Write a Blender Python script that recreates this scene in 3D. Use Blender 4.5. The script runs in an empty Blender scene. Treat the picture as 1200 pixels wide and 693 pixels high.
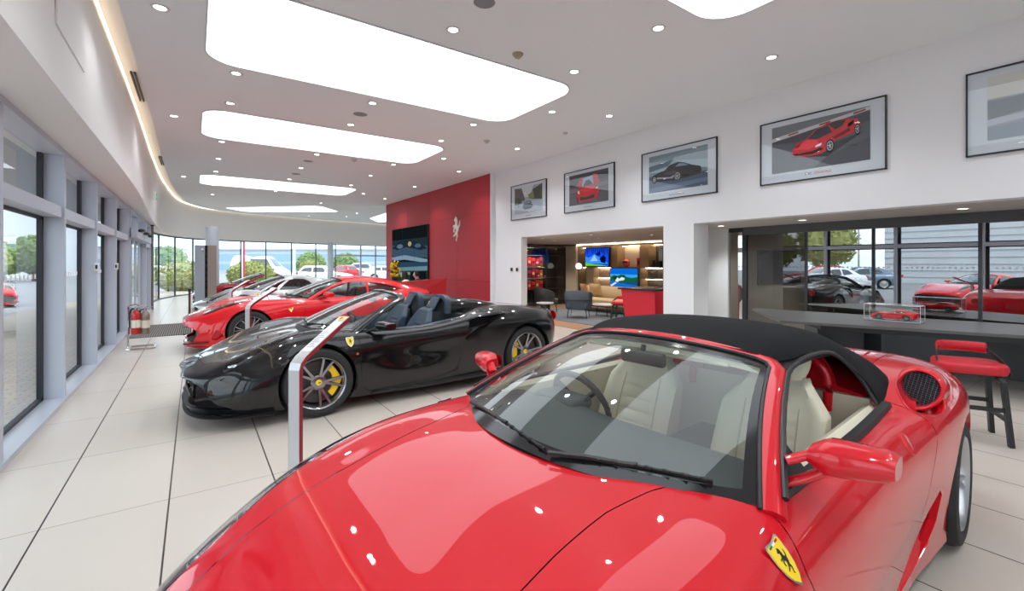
import bpy, bmesh, math, random
import numpy as np
from mathutils import Vector, Matrix
random.seed(7)
PI = math.pi
sc = bpy.context.scene
COL = sc.collection

# ------------------------------------------------------------------ materials
def s2l(c):
    return tuple((x / 12.92 if x <= 0.04045 else ((x + 0.055) / 1.055) ** 2.4) for x in c)
def rgb(r, g, b):
    return s2l((r / 255, g / 255, b / 255))
MATS = {}
def mat(name, col=(0.5, 0.5, 0.5), rough=0.5, metal=0.0, coat=0.0, emis=None, es=0.0, spec=0.5, noise=None, bump=0.0, sheen=0.0, alpha=None):
    if name in MATS: return MATS[name]
    m = bpy.data.materials.new(name); m.use_nodes = True
    nt = m.node_tree; b = nt.nodes['Principled BSDF']
    b.inputs['Base Color'].default_value = (*col, 1)
    b.inputs['Roughness'].default_value = rough
    b.inputs['Metallic'].default_value = metal
    b.inputs['Specular IOR Level'].default_value = spec
    b.inputs['Coat Weight'].default_value = coat
    b.inputs['Coat Roughness'].default_value = 0.02
    if sheen: b.inputs['Sheen Weight'].default_value = sheen
    if emis:
        b.inputs['Emission Color'].default_value = (*emis, 1); b.inputs['Emission Strength'].default_value = es
    if noise or bump:
        tc = nt.nodes.new('ShaderNodeTexCoord')
        n = nt.nodes.new('ShaderNodeTexNoise'); n.inputs['Scale'].default_value = (noise or (200, 0))[0]; n.inputs['Detail'].default_value = 4
        nt.links.new(tc.outputs['Object'], n.inputs['Vector'])
        if noise and noise[1]:
            mx = nt.nodes.new('ShaderNodeMix'); mx.data_type = 'RGBA'
            a = noise[1]
            mx.inputs[6].default_value = (*[max(0, c * (1 - a)) for c in col], 1)
            mx.inputs[7].default_value = (*[min(1, c * (1 + a)) for c in col], 1)
            nt.links.new(n.outputs['Fac'], mx.inputs[0]); nt.links.new(mx.outputs[2], b.inputs['Base Color'])
        if bump:
            bp = nt.nodes.new('ShaderNodeBump'); bp.inputs['Strength'].default_value = bump; bp.inputs['Distance'].default_value = 0.0006
            nt.links.new(n.outputs['Fac'], bp.inputs['Height']); nt.links.new(bp.outputs['Normal'], b.inputs['Normal'])
    MATS[name] = m
    return m
def paint(name, col, metallic=0.0, rough=0.35):
    return mat(name, col, rough, metallic, coat=1.0, spec=0.12)
def emit(name, col, s):
    if name in MATS: return MATS[name]
    m = bpy.data.materials.new(name); m.use_nodes = True
    nt = m.node_tree; nt.nodes.clear()
    e = nt.nodes.new('ShaderNodeEmission'); e.inputs[0].default_value = (*col, 1); e.inputs[1].default_value = s
    o = nt.nodes.new('ShaderNodeOutputMaterial'); nt.links.new(e.outputs[0], o.inputs[0])
    MATS[name] = m; return m
def glass(name, tint=(0.93, 0.97, 0.96), refl=1.0, base=0.0, rough=0.0):
    """thin pane: transparent + fresnel mirror (+ constant mirror share 'base' for coated glass)"""
    if name in MATS: return MATS[name]
    m = bpy.data.materials.new(name); m.use_nodes = True
    nt = m.node_tree; nt.nodes.clear()
    t = nt.nodes.new('ShaderNodeBsdfTransparent'); t.inputs[0].default_value = (*tint, 1)
    g = nt.nodes.new('ShaderNodeBsdfGlossy'); g.inputs['Roughness'].default_value = rough
    f = nt.nodes.new('ShaderNodeFresnel'); f.inputs[0].default_value = 1.5
    # back faces give the same reflectance as front faces
    geo = nt.nodes.new('ShaderNodeNewGeometry')
    sw = nt.nodes.new('ShaderNodeMix'); sw.data_type = 'FLOAT'
    sw.inputs[2].default_value = 1.5; sw.inputs[3].default_value = 1 / 1.5
    nt.links.new(geo.outputs['Backfacing'], sw.inputs[0])
    sub = nt.nodes.new('ShaderNodeMath'); sub.operation = 'MULTIPLY_ADD'
    sub.inputs[1].default_value = 1.6 * refl * (1 - base); sub.inputs[2].default_value = base; sub.use_clamp = True
    # always use ior 1.5 (no internal reflection): flip handled by incoming cosine
    lw = nt.nodes.new('ShaderNodeLayerWeight'); lw.inputs[0].default_value = 0.5
    pw = nt.nodes.new('ShaderNodeMath'); pw.operation = 'POWER'; pw.inputs[1].default_value = 4.2
    nt.links.new(lw.outputs['Facing'], pw.inputs[0])
    ad = nt.nodes.new('ShaderNodeMath'); ad.operation = 'MULTIPLY_ADD'; ad.inputs[1].default_value = 0.62; ad.inputs[2].default_value = 0.05
    nt.links.new(pw.outputs[0], ad.inputs[0]); nt.links.new(ad.outputs[0], sub.inputs[0])
    mx = nt.nodes.new('ShaderNodeMixShader')
    nt.links.new(sub.outputs[0], mx.inputs[0]); nt.links.new(t.outputs[0], mx.inputs[1]); nt.links.new(g.outputs[0], mx.inputs[2])
    for n in (f, geo, sw): nt.nodes.remove(n)
    o = nt.nodes.new('ShaderNodeOutputMaterial'); nt.links.new(mx.outputs[0], o.inputs[0])
    MATS[name] = m; return m

# ------------------------------------------------------------------ objects
def put(o, label=None, cat=None, group=None, kind=None):
    if label: o['label'] = label
    if cat: o['category'] = cat
    if group: o['group'] = group
    if kind: o['kind'] = kind
    return o
def empty(name, loc=(0, 0, 0), rz=0.0, label=None, cat=None, group=None):
    o = bpy.data.objects.new(name, None); COL.objects.link(o)
    o.location = loc; o.rotation_euler = (0, 0, rz); o.empty_display_size = 0.1
    return put(o, label, cat, group)
def copy_tree(o, parent=None):
    c = o.copy(); COL.objects.link(c)
    if parent is not None: c.parent = parent
    for ch in list(o.children): copy_tree(ch, c)
    return c
def struct(o):
    o['kind'] = 'structure'; return o

class MB:
    """collects shapes for ONE mesh object"""
    def __init__(s): s.v = []; s.f = []; s.mi = []; s.m = 0; s.n = None
    def add(s, vs, fs, M=None):
        k = len(s.v)
        if M is not None: vs = [tuple(M @ Vector(p)) for p in vs]
        s.v += [tuple(p) for p in vs]; s.f += [tuple(i + k for i in f) for f in fs]; s.mi += [s.m] * len(fs)
        return s
    def box(s, x0, x1, y0, y1, z0, z1, M=None):
        v = [(x, y, z) for z in (z0, z1) for y in (y0, y1) for x in (x0, x1)]
        return s.add(v, [(0, 2, 3, 1), (4, 5, 7, 6), (0, 1, 5, 4), (2, 6, 7, 3), (0, 4, 6, 2), (1, 3, 7, 5)], M)
    def rbox(s, x0, x1, y0, y1, z0, z1, r=0.02, seg=3, M=None):
        bm = bmesh.new(); bmesh.ops.create_cube(bm, size=1)
        for v in bm.verts:
            v.co = Vector(((x0 + x1) / 2 + v.co.x * (x1 - x0), (y0 + y1) / 2 + v.co.y * (y1 - y0), (z0 + z1) / 2 + v.co.z * (z1 - z0)))
        r = min(r, 0.49 * min(abs(x1 - x0), abs(y1 - y0), abs(z1 - z0)))
        bmesh.ops.bevel(bm, geom=bm.edges[:], offset=r, segments=seg, profile=0.5, affect='EDGES')
        bm.verts.index_update()
        s.add([v.co[:] for v in bm.verts], [[v.index for v in f.verts] for f in bm.faces], M); bm.free(); return s
    def cyl(s, p0, p1, r0, r1=None, n=20, caps=True):
        r1 = r0 if r1 is None else r1
        p0 = Vector(p0); p1 = Vector(p1); d = (p1 - p0).normalized()
        a = d.orthogonal().normalized(); b = d.cross(a)
        v = []
        for p, r in ((p0, r0), (p1, r1)):
            for i in range(n):
                t = 2 * PI * i / n; v.append((p + a * (r * math.cos(t)) + b * (r * math.sin(t)))[:])
        f = [(i, (i + 1) % n, n + (i + 1) % n, n + i) for i in range(n)]
        if caps: f += [tuple(range(n - 1, -1, -1)), tuple(range(n, 2 * n))]
        return s.add(v, f)
    def lathe(s, prof, n=32, M=None, close=False):
        """prof: (r, h) pairs turned about the z axis"""
        v = []; f = []
        for i in range(n):
            t = 2 * PI * i / n
            for r, h in prof: v.append((r * math.cos(t), r * math.sin(t), h))
        k = len(prof)
        for i in range(n):
            j = (i + 1) % n
            for a in range(k - 1 if not close else k):
                b = (a + 1) % k
                f.append((i * k + a, j * k + a, j * k + b, i * k + b))
        return s.add(v, f, M)
    def prism(s, poly, z0, z1, M=None):
        n = len(poly)
        v = [(x, y, z0) for x, y in poly] + [(x, y, z1) for x, y in poly]
        f = [tuple(range(n - 1, -1, -1)), tuple(range(n, 2 * n))] + [(i, (i + 1) % n, n + (i + 1) % n, n + i) for i in range(n)]
        return s.add(v, f, M)
    def flat(s, poly, z, M=None):
        return s.add([(x, y, z) for x, y in poly], [tuple(range(len(poly)))], M)
    def grid(s, P, closeu=False, closev=False, M=None):
        """P[i][j] points"""
        nu = len(P); nv = len(P[0]); v = [tuple(p) for r in P for p in r]; f = []
        for i in range(nu if closeu else nu - 1):
            for j in range(nv if closev else nv - 1):
                a = i; b = (i + 1) % nu; c = j; d = (j + 1) % nv
                f.append((a * nv + c, b * nv + c, b * nv + d, a * nv + d))
        return s.add(v, f, M)
    def sweep(s, path, prof, up=(0, 0, 1), caps=True, ups=None, closed=False, scales=None):
        """prof 2D (side, up) swept along path"""
        path = [Vector(p) for p in path]; n = len(path); P = []
        for i, p in enumerate(path):
            if closed: d = path[(i + 1) % n] - path[i - 1]
            else: d = path[min(i + 1, n - 1)] - path[max(i - 1, 0)]
            d.normalize(); u = Vector(ups[i] if ups else up)
            side = d.cross(u)
            if side.length < 1e-4: side = d.orthogonal()
            side.normalize(); uu = side.cross(d)
            k = scales[i] if scales else 1
            P.append([(p + side * (a * k) + uu * (b * k))[:] for a, b in prof])
        k0 = len(s.v)
        s.grid(P, closeu=closed, closev=True)
        if caps and not closed:
            m = len(prof)
            s.f.append(tuple(k0 + j for j in range(m))); s.mi.append(s.m)
            s.f.append(tuple(k0 + (n - 1) * m + j for j in range(m - 1, -1, -1))); s.mi.append(s.m)
        return s
    def tube(s, path, r, n=10, up=(0, 0, 1), closed=False, scales=None, flatk=1.0):
        pr = [(r * math.cos(2 * PI * i / n), flatk * r * math.sin(2 * PI * i / n)) for i in range(n)]
        return s.sweep(path, pr, up=up, closed=closed, scales=scales)
    def sphere(s, c, r, nu=16, nv=10, sx=1, sy=1, sz=1):
        P = []
        for i in range(nv + 1):
            a = PI * i / nv
            P.append([(c[0] + r * sx * math.sin(a) * math.cos(2 * PI * j / nu), c[1] + r * sy * math.sin(a) * math.sin(2 * PI * j / nu), c[2] + r * sz * math.cos(a)) for j in range(nu)])
        return s.grid(P, closev=True)
    def build(s, name, mats, parent=None, smooth=40, **kw):
        me = bpy.data.meshes.new(name)
        me.from_pydata(s.v, [], s.f)
        if not isinstance(mats, (list, tuple)): mats = [mats]
        for m in mats: me.materials.append(m)
        if len(mats) > 1: me.polygons.foreach_set('material_index', s.mi)
        bm = bmesh.new(); bm.from_mesh(me)
        bmesh.ops.remove_doubles(bm, verts=bm.verts, dist=1e-5)
        if not kw.pop('keepn', False): bmesh.ops.recalc_face_normals(bm, faces=bm.faces)
        bm.to_mesh(me); bm.free()
        if smooth:
            me.polygons.foreach_set('use_smooth', [True] * len(me.polygons))
            me.set_sharp_from_angle(angle=math.radians(smooth))
        me.update()
        o = bpy.data.objects.new(name, me); COL.objects.link(o)
        if parent is not None: o.parent = parent
        return put(o, **kw)

def curve(pts, n=8, closed=False):
    """Catmull-Rom through points"""
    p = [np.array(q, float) for q in pts]; m = len(p); out = []
    for i in range(m if closed else m - 1):
        if closed: a, b, c, d = p[i - 1], p[i], p[(i + 1) % m], p[(i + 2) % m]
        else: a, b, c, d = p[max(i - 1, 0)], p[i], p[i + 1], p[min(i + 2, m - 1)]
        for k in range(n):
            t = k / n
            out.append(0.5 * ((2 * b) + (-a + c) * t + (2 * a - 5 * b + 4 * c - d) * t * t + (-a + 3 * b - 3 * c + d) * t ** 3))
    if not closed: out.append(p[-1])
    return [tuple(q) for q in out]
def circ(cx, cy, r, n=24, a0=0, a1=2 * PI):
    full = abs(a1 - a0 - 2 * PI) < 1e-6
    return [(cx + r * math.cos(a0 + (a1 - a0) * i / (n if full else n - 1)), cy + r * math.sin(a0 + (a1 - a0) * i / (n if full else n - 1))) for i in range(n)]
def rrect(x0, x1, y0, y1, r, n=6):
    out = []
    for cx, cy, a in ((x1 - r, y1 - r, 0), (x0 + r, y1 - r, PI / 2), (x0 + r, y0 + r, PI), (x1 - r, y0 + r, 1.5 * PI)):
        out += [(cx + r * math.cos(a + PI / 2 * i / n), cy + r * math.sin(a + PI / 2 * i / n)) for i in range(n + 1)]
    return out

# ------------------------------------------------------------------ car body shell
def hermite(P, t, sub, crease=None):
    """P (n,3) points with parameters t -> densely sampled, sub per span"""
    n = len(P); m = np.zeros_like(P); sl = (P[1:] - P[:-1]) / (t[1:] - t[:-1])[:, None]
    for i in range(n):
        if i == 0: m[i] = sl[0]
        elif i == n - 1: m[i] = sl[-1]
        else:
            h0 = t[i] - t[i - 1]; h1 = t[i + 1] - t[i]
            m[i] = (sl[i - 1] * h1 + sl[i] * h0) / (h0 + h1)
    out = []
    for i in range(n - 1):
        h = t[i + 1] - t[i]; m0 = m[i]; m1 = m[i + 1]
        if crease is not None:
            m0 = m0 * (1 - crease[i]) + sl[i] * crease[i]; m1 = m1 * (1 - crease[i + 1]) + sl[i] * crease[i + 1]
        ks = sub if isinstance(sub, int) else sub[i]
        for k in range(ks):
            s = k / ks
            out.append((2 * s ** 3 - 3 * s * s + 1) * P[i] + (s ** 3 - 2 * s * s + s) * h * m0 + (-2 * s ** 3 + 3 * s * s) * P[i + 1] + (s ** 3 - s * s) * h * m1)
    out.append(P[-1]); return np.array(out)
def loft(ST, subu, subv, crease=None):
    """ST[s][r] control points -> dense grid"""
    A = np.array(ST, float); ns, nr, _ = A.shape
    d = np.linalg.norm(A[1:] - A[:-1], axis=2).mean(1); t = np.concatenate([[0], np.cumsum(np.maximum(d, 1e-3))])
    B = np.stack([hermite(A[:, r], t, subu) for r in range(nr)], 1)
    e = np.linalg.norm(A[:, 1:] - A[:, :-1], axis=2).mean(0); tv = np.concatenate([[0], np.cumsum(np.maximum(e, 1e-3))])
    return np.stack([hermite(B[i], tv, subv, crease) for i in range(len(B))], 0)
def sdf_poly(x, y, poly):
    p = np.array(poly, float); q = np.roll(p, -1, 0)
    d = np.full(x.shape, 1e9); ins = np.zeros(x.shape, bool)
    for a, b in zip(p, q):
        e = b - a; L = e @ e
        if L < 1e-12: continue
        t = np.clip(((x - a[0]) * e[0] + (y - a[1]) * e[1]) / L, 0, 1)
        d = np.minimum(d, np.hypot(x - a[0] - t * e[0], y - a[1] - t * e[1]))
        c = (a[1] > y) != (b[1] > y)
        with np.errstate(divide='ignore', invalid='ignore'):
            xi = a[0] + (y - a[1]) / (b[1] - a[1] if b[1] != a[1] else 1e-9) * e[0]
        ins ^= c & (x < xi)
    return np.where(ins, -d, d)
class Region:
    """region of the shell; plane 'xy' or 'xz'; side +1/-1/0; zmin/zmax/ymin/nz limits the domain"""
    def __init__(s, name, plane, poly, mode, side=0, zmin=-9, zmax=9, ymin=0, gap=0.0022, xmin=-99, xmax=99):
        s.name, s.plane, s.poly, s.mode, s.side, s.zmin, s.zmax, s.ymin, s.gap, s.xmin, s.xmax = name, plane, poly, mode, side, zmin, zmax, ymin, gap, xmin, xmax
    def field(s, C):
        x, y, z = C[:, 0], C[:, 1], C[:, 2]
        if s.plane == 'xy': f = sdf_poly(x, y * (s.side or 1), s.poly) if s.side else sdf_poly(x, np.abs(y), s.poly)
        elif s.plane == 'yz': f = sdf_poly(np.abs(y) if not s.side else y * s.side, z, s.poly)
        else: f = sdf_poly(x, z, s.poly)
        bad = (z < s.zmin) | (z > s.zmax) | (x < s.xmin) | (x > s.xmax)
        if s.plane in ('xz', 'yz') or s.side: bad |= (np.abs(y) < s.ymin)
        if s.side: bad |= (y * s.side < 0)
        return np.where(bad, np.maximum(np.abs(f), 0.05), f)
def knife(bm, fn, level):
    bm.verts.index_update()
    C = np.array([v.co[:] for v in bm.verts]); F = fn(C) - level
    F[np.abs(F) < 2e-4] = 0.0
    val = {v: F[i] for i, v in enumerate(bm.verts)}
    edges = [e for e in bm.edges if val[e.verts[0]] * val[e.verts[1]] < 0 and abs(val[e.verts[0]] - val[e.verts[1]]) < 0.5]
    faces = set()
    for e in edges:
        a, b = e.verts; fa, fb = val[a], val[b]
        for f in e.link_faces: faces.add(f)
        ne, nv = bmesh.utils.edge_split(e, a, fa / (fa - fb)); val[nv] = 0.0
    for v, q in list(val.items()):
        if q == 0.0:
            for f in v.link_faces: faces.add(f)
    for f in faces:
        if not f.is_valid: continue
        z = [v for v in f.verts if val.get(v, 1) == 0.0]
        if len(z) < 2: continue
        vs = list(f.verts); n = len(vs)
        idx = [i for i, v in enumerate(vs) if val.get(v, 1) == 0.0]
        sg = [val.get(v, 1) for v in vs]
        if not (min(sg) < 0 < max(sg)): continue
        if len(idx) == 2 and (idx[1] - idx[0]) not in (1, n - 1):
            try: bmesh.utils.face_split(f, vs[idx[0]], vs[idx[1]])
            except ValueError: pass
        elif len(idx) > 2:
            # split between consecutive zero verts that enclose negative run
            cur = f
            for a in range(len(idx)):
                i, j = idx[a], idx[(a + 1) % len(idx)]
                if (j - i) % n in (1, n - 1): continue
                run = [sg[(i + 1 + k) % n] for k in range((j - i - 1) % n)]
                if run and all(r < 0 for r in run):
                    try:
                        r = bmesh.utils.face_split(cur, vs[i], vs[j]); break
                    except ValueError: pass
def shell(grid, regions, parts, root, mirror=True, keepz=None, lip=0.03):
    """grid -> named part objects. parts: name -> (material, label). default part 'body_shell'"""
    bm = bmesh.new(); nu, nv, _ = grid.shape
    V = [[bm.verts.new(grid[i, j]) for j in range(nv)] for i in range(nu)]
    for i in range(nu - 1):
        for j in range(nv - 1):
            try: bm.faces.new((V[i][j], V[i][j + 1], V[i + 1][j + 1], V[i + 1][j]))
            except ValueError: pass
    if mirror:
        W = [[bm.verts.new(grid[i, j] * np.array([1, -1, 1])) for j in range(nv)] for i in range(nu)]
        for i in range(nu - 1):
            for j in range(nv - 1):
                try: bm.faces.new((W[i + 1][j], W[i + 1][j + 1], W[i][j + 1], W[i][j]))
                except ValueError: pass
    bmesh.ops.remove_doubles(bm, verts=bm.verts, dist=2e-4)
    bmesh.ops.dissolve_degenerate(bm, edges=bm.edges, dist=1e-5)
    bm.normal_update()
    up = sum((f.normal.z * f.calc_area() for f in bm.faces))
    if up < 0: bmesh.ops.reverse_faces(bm, faces=bm.faces)
    for r in regions:
        if r.mode == 'panel':
            knife(bm, r.field, -r.gap); knife(bm, r.field, r.gap)
        else: knife(bm, r.field, 0.0)
    bm.normal_update(); bm.verts.index_update(); bm.faces.index_update(); bm.faces.ensure_lookup_table()
    N = {v: v.normal.copy() for v in bm.verts}
    C = np.array([f.calc_center_median()[:] for f in bm.faces])
    lab = ['body_shell'] * len(C)
    gaps = np.zeros(len(C), bool)
    for r in [q for q in regions if q.mode != 'hole'] + [q for q in regions if q.mode == 'hole']:
        f = r.field(C)
        for i in np.nonzero(f < (-r.gap if r.mode == 'panel' else 0))[0]:
            lab[i] = '-' if r.mode == 'hole' else (r.name + ('|L' if C[i, 1] > 0 else '|R') if r.mode in ('panel2', 'part2') or (r.mode == 'panel' and r.ymin > 0) or (r.mode == 'part' and r.ymin > 0) else r.name)
        if r.mode == 'panel': gaps |= (np.abs(f) <= r.gap)
    for i in np.nonzero(gaps)[0]:
        if lab[i] != '-' and not lab[i].startswith('side'): lab[i] = 'shut_line'
    groups = {}
    for i, f in enumerate(bm.faces): groups.setdefault(lab[i], []).append(f)
    out = {}
    for nm, fs in groups.items():
        if nm == '-': continue
        base = nm.split('|')[0]
        idx = {}; vs = []; ns = []; F = []
        off = -0.004 if base == 'shut_line' else 0.0
        for f in fs:
            q = []
            for v in f.verts:
                if v not in idx:
                    idx[v] = len(vs); vs.append((v.co + N[v] * off)[:]); ns.append(N[v][:])
                q.append(idx[v])
            F.append(q)
        # lips along hole borders
        if base in ('body_shell', 'hood', 'door', 'bumper') and lip:
            fset = set(fs)
            for f in fs:
                for l in f.loops:
                    e = l.edge
                    others = [g for g in e.link_faces if g is not f]
                    if len(others) == 1 and lab[others[0].index] == '-':
                        a, b = l.vert, l.link_loop_next.vert
                        na = (N[a] + N[b]).normalized()
                        k = len(vs)
                        ea = -(N[a]) * lip; eb = -(N[b]) * lip
                        d = (b.co - a.co).cross(na)
                        if d.length > 0: d.normalize()
                        for p in (a.co, b.co, b.co + eb, a.co + ea): vs.append(p[:]); ns.append((d)[:])
                        F.append([k, k + 3, k + 2, k + 1])
        me = bpy.data.meshes.new(base); me.from_pydata(vs, [], F)
        me.polygons.foreach_set('use_smooth', [True] * len(F))
        m, lb = parts.get(base, parts['body_shell'])
        me.materials.append(m)
        try: me.normals_split_custom_set_from_vertices(ns)
        except Exception as ex: print('normals', ex)
        me.update()
        o = bpy.data.objects.new(base, me); COL.objects.link(o); o.parent = root
        if lb: o['label'] = lb
        out.setdefault(base, []).append(o)
    bm.free()
    return out

# ------------------------------------------------------------------ horse emblem + badge shield
HORSE = [(-.05, 1.0), (.0, .93), (.08, .90), (.13, .82), (.16, .70), (.17, .58), (.15, .47), (.20, .38), (.28, .33), (.36, .36), (.42, .46), (.47, .60), (.50, .70), (.52, .55),
         (.50, .38), (.44, .27), (.36, .22), (.34, .12), (.31, .04), (.24, -.04), (.18, -.12), (.22, -.22), (.22, -.34), (.14, -.44), (.08, -.55), (.12, -.66), (.02, -.62), (-.02, -.55),
         (.06, -.42), (.10, -.30), (.06, -.22), (-.02, -.20), (-.10, -.28), (-.22, -.30), (-.34, -.36), (-.36, -.27), (-.24, -.22), (-.12, -.14), (-.04, -.04), (.02, .06), (-.02, .16),
         (-.10, .22), (-.20, .18), (-.26, .06), (-.24, -.06), (-.33, -.02), (-.35, .10), (-.28, .26), (-.17, .32), (-.28, .34), (-.38, .30), (-.42, .38), (-.32, .43), (-.18, .42),
         (-.10, .50), (-.08, .62), (-.12, .70), (-.20, .68), (-.25, .72), (-.22, .80), (-.12, .88)]
def tri_poly(poly):
    from mathutils.geometry import tessellate_polygon
    return tessellate_polygon([[Vector((x, y, 0)) for x, y in poly]])
def horse(mb, M, t=0.002, s=1.0):
    poly = [(x * s, y * s) for x, y in HORSE]; n = len(poly)
    tri = tri_poly(poly)
    v = [(x, y, 0) for x, y in poly] + [(x, y, t) for x, y in poly]
    f = [tuple(a) for a in tri] + [tuple(i + n for i in a) for a in tri] + [(i, (i + 1) % n, n + (i + 1) % n, n + i) for i in range(n)]
    mb.add(v, f, M)
SHIELD = [(-.30, .50), (0, .46), (.30, .50), (.36, .44), (.36, .1), (.30, -.16), (.18, -.36), (0, -.52), (-.18, -.36), (-.30, -.16), (-.36, .1), (-.36, .44)]
def badge(root, loc, rot, s, name='badge'):
    """shield badge lying in its local xy plane, z outwards"""
    M = Matrix.Translation(loc) @ rot.to_matrix().to_4x4()
    mb = MB(); mb.prism([(x * s * 1.12, y * s * 1.12) for x, y in SHIELD], 0, 0.0015, M)
    b = mb.build(name, mat('chrome', rgb(200, 200, 205), 0.15, 1.0), root)
    y = MB(); y.m = 0; y.prism([(x * s, y_ * s) for x, y_ in SHIELD], 0.001, 0.003, M)
    y.m = 1; horse(y, M @ Matrix.Translation((0, -.04 * s, 0.0032)), 0.0006, .40 * s)
    y.m = 2
    for k, c in ((0, 2), (1, 3), (2, 4)):
        y.m = c; x0 = -.27 * s + .18 * s * k; y.prism([(x0, .42 * s), (x0 + .18 * s, .42 * s), (x0 + .18 * s, .475 * s), (x0, .475 * s)], 0.0028, 0.0034, M)
    y.build('shield', [mat('badge_yellow', rgb(250, 215, 30), 0.3, coat=.5), mat('badge_black', (.01, .01, .01), 0.4), mat('b_green', rgb(0, 120, 60), .4), mat('b_white', rgb(235, 235, 235), .4), mat('b_red', rgb(200, 20, 30), .4)], b, smooth=0)
    return b
# ------------------------------------------------------------------ shared car materials
RED = paint('red_paint', (.60, .006, .016), 0.0, 0.38)
RED2 = paint('bright_red_paint', (.66, .005, .012), 0.0, 0.35)
BLACKP = paint('black_paint', (.005, .005, .0055), 0.0, 0.3)
SILVERP = paint('silver_paint', rgb(176, 176, 178), 0.6, 0.35)
WHITEP = paint('white_paint', rgb(232, 234, 238), 0.0, 0.4)
RUBBER = mat('tyre_rubber', (.018, .018, .019), 0.75, bump=.3, noise=(60, 0))
BLACKPL = mat('black_plastic', (.013, .013, .014), 0.42)
MATTBLACK = mat('matt_black', (.006, .006, .006), 0.8)
SHUT = mat('shut_line_dark', (.012, .004, .004), 0.8)
RIMSILVER = mat('rim_silver', rgb(190, 192, 196), 0.28, 0.85)
RIMDARK = mat('rim_graphite', rgb(148, 148, 152), 0.22, 0.9)
CHROME = mat('chrome_metal', rgb(220, 222, 225), 0.12, 1.0)
DISC = mat('brake_disc_metal', rgb(84, 82, 82), 0.45, 0.6)
YELLOWC = mat('caliper_yellow', rgb(245, 200, 10), 0.35, coat=.5)
REDC = mat('caliper_red', rgb(190, 20, 25), 0.35, coat=.5)
CREAM = mat('cream_leather', rgb(226, 219, 196), 0.5)
CREAM2 = mat('cream_leather_seam', rgb(190, 180, 152), 0.6)
DASH = mat('charcoal_leather', rgb(58, 64, 66), 0.6)
BLUEL = mat('steel_blue_leather', rgb(52, 68, 84), 0.55)
FABRIC = mat('black_hood_fabric', (.0055, .006, .0075), 0.9, bump=.4, noise=(900, 0.25), spec=.25)
WSCREEN = glass('windscreen_glass', (.86, .93, .90), 1.15)
SIDEGL = glass('tinted_side_glass', (.55, .6, .6), 1.1)
DARKGL = glass('dark_car_glass', (.25, .28, .30), 1.3)
LAMPGL = glass('headlamp_cover', (.9, .93, .95), 1.0)
LAMPB = mat('lamp_reflector', rgb(150, 155, 160), 0.2, 0.9)
TAIL = mat('tail_lamp_red', rgb(190, 10, 15), 0.2, coat=1)

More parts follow.
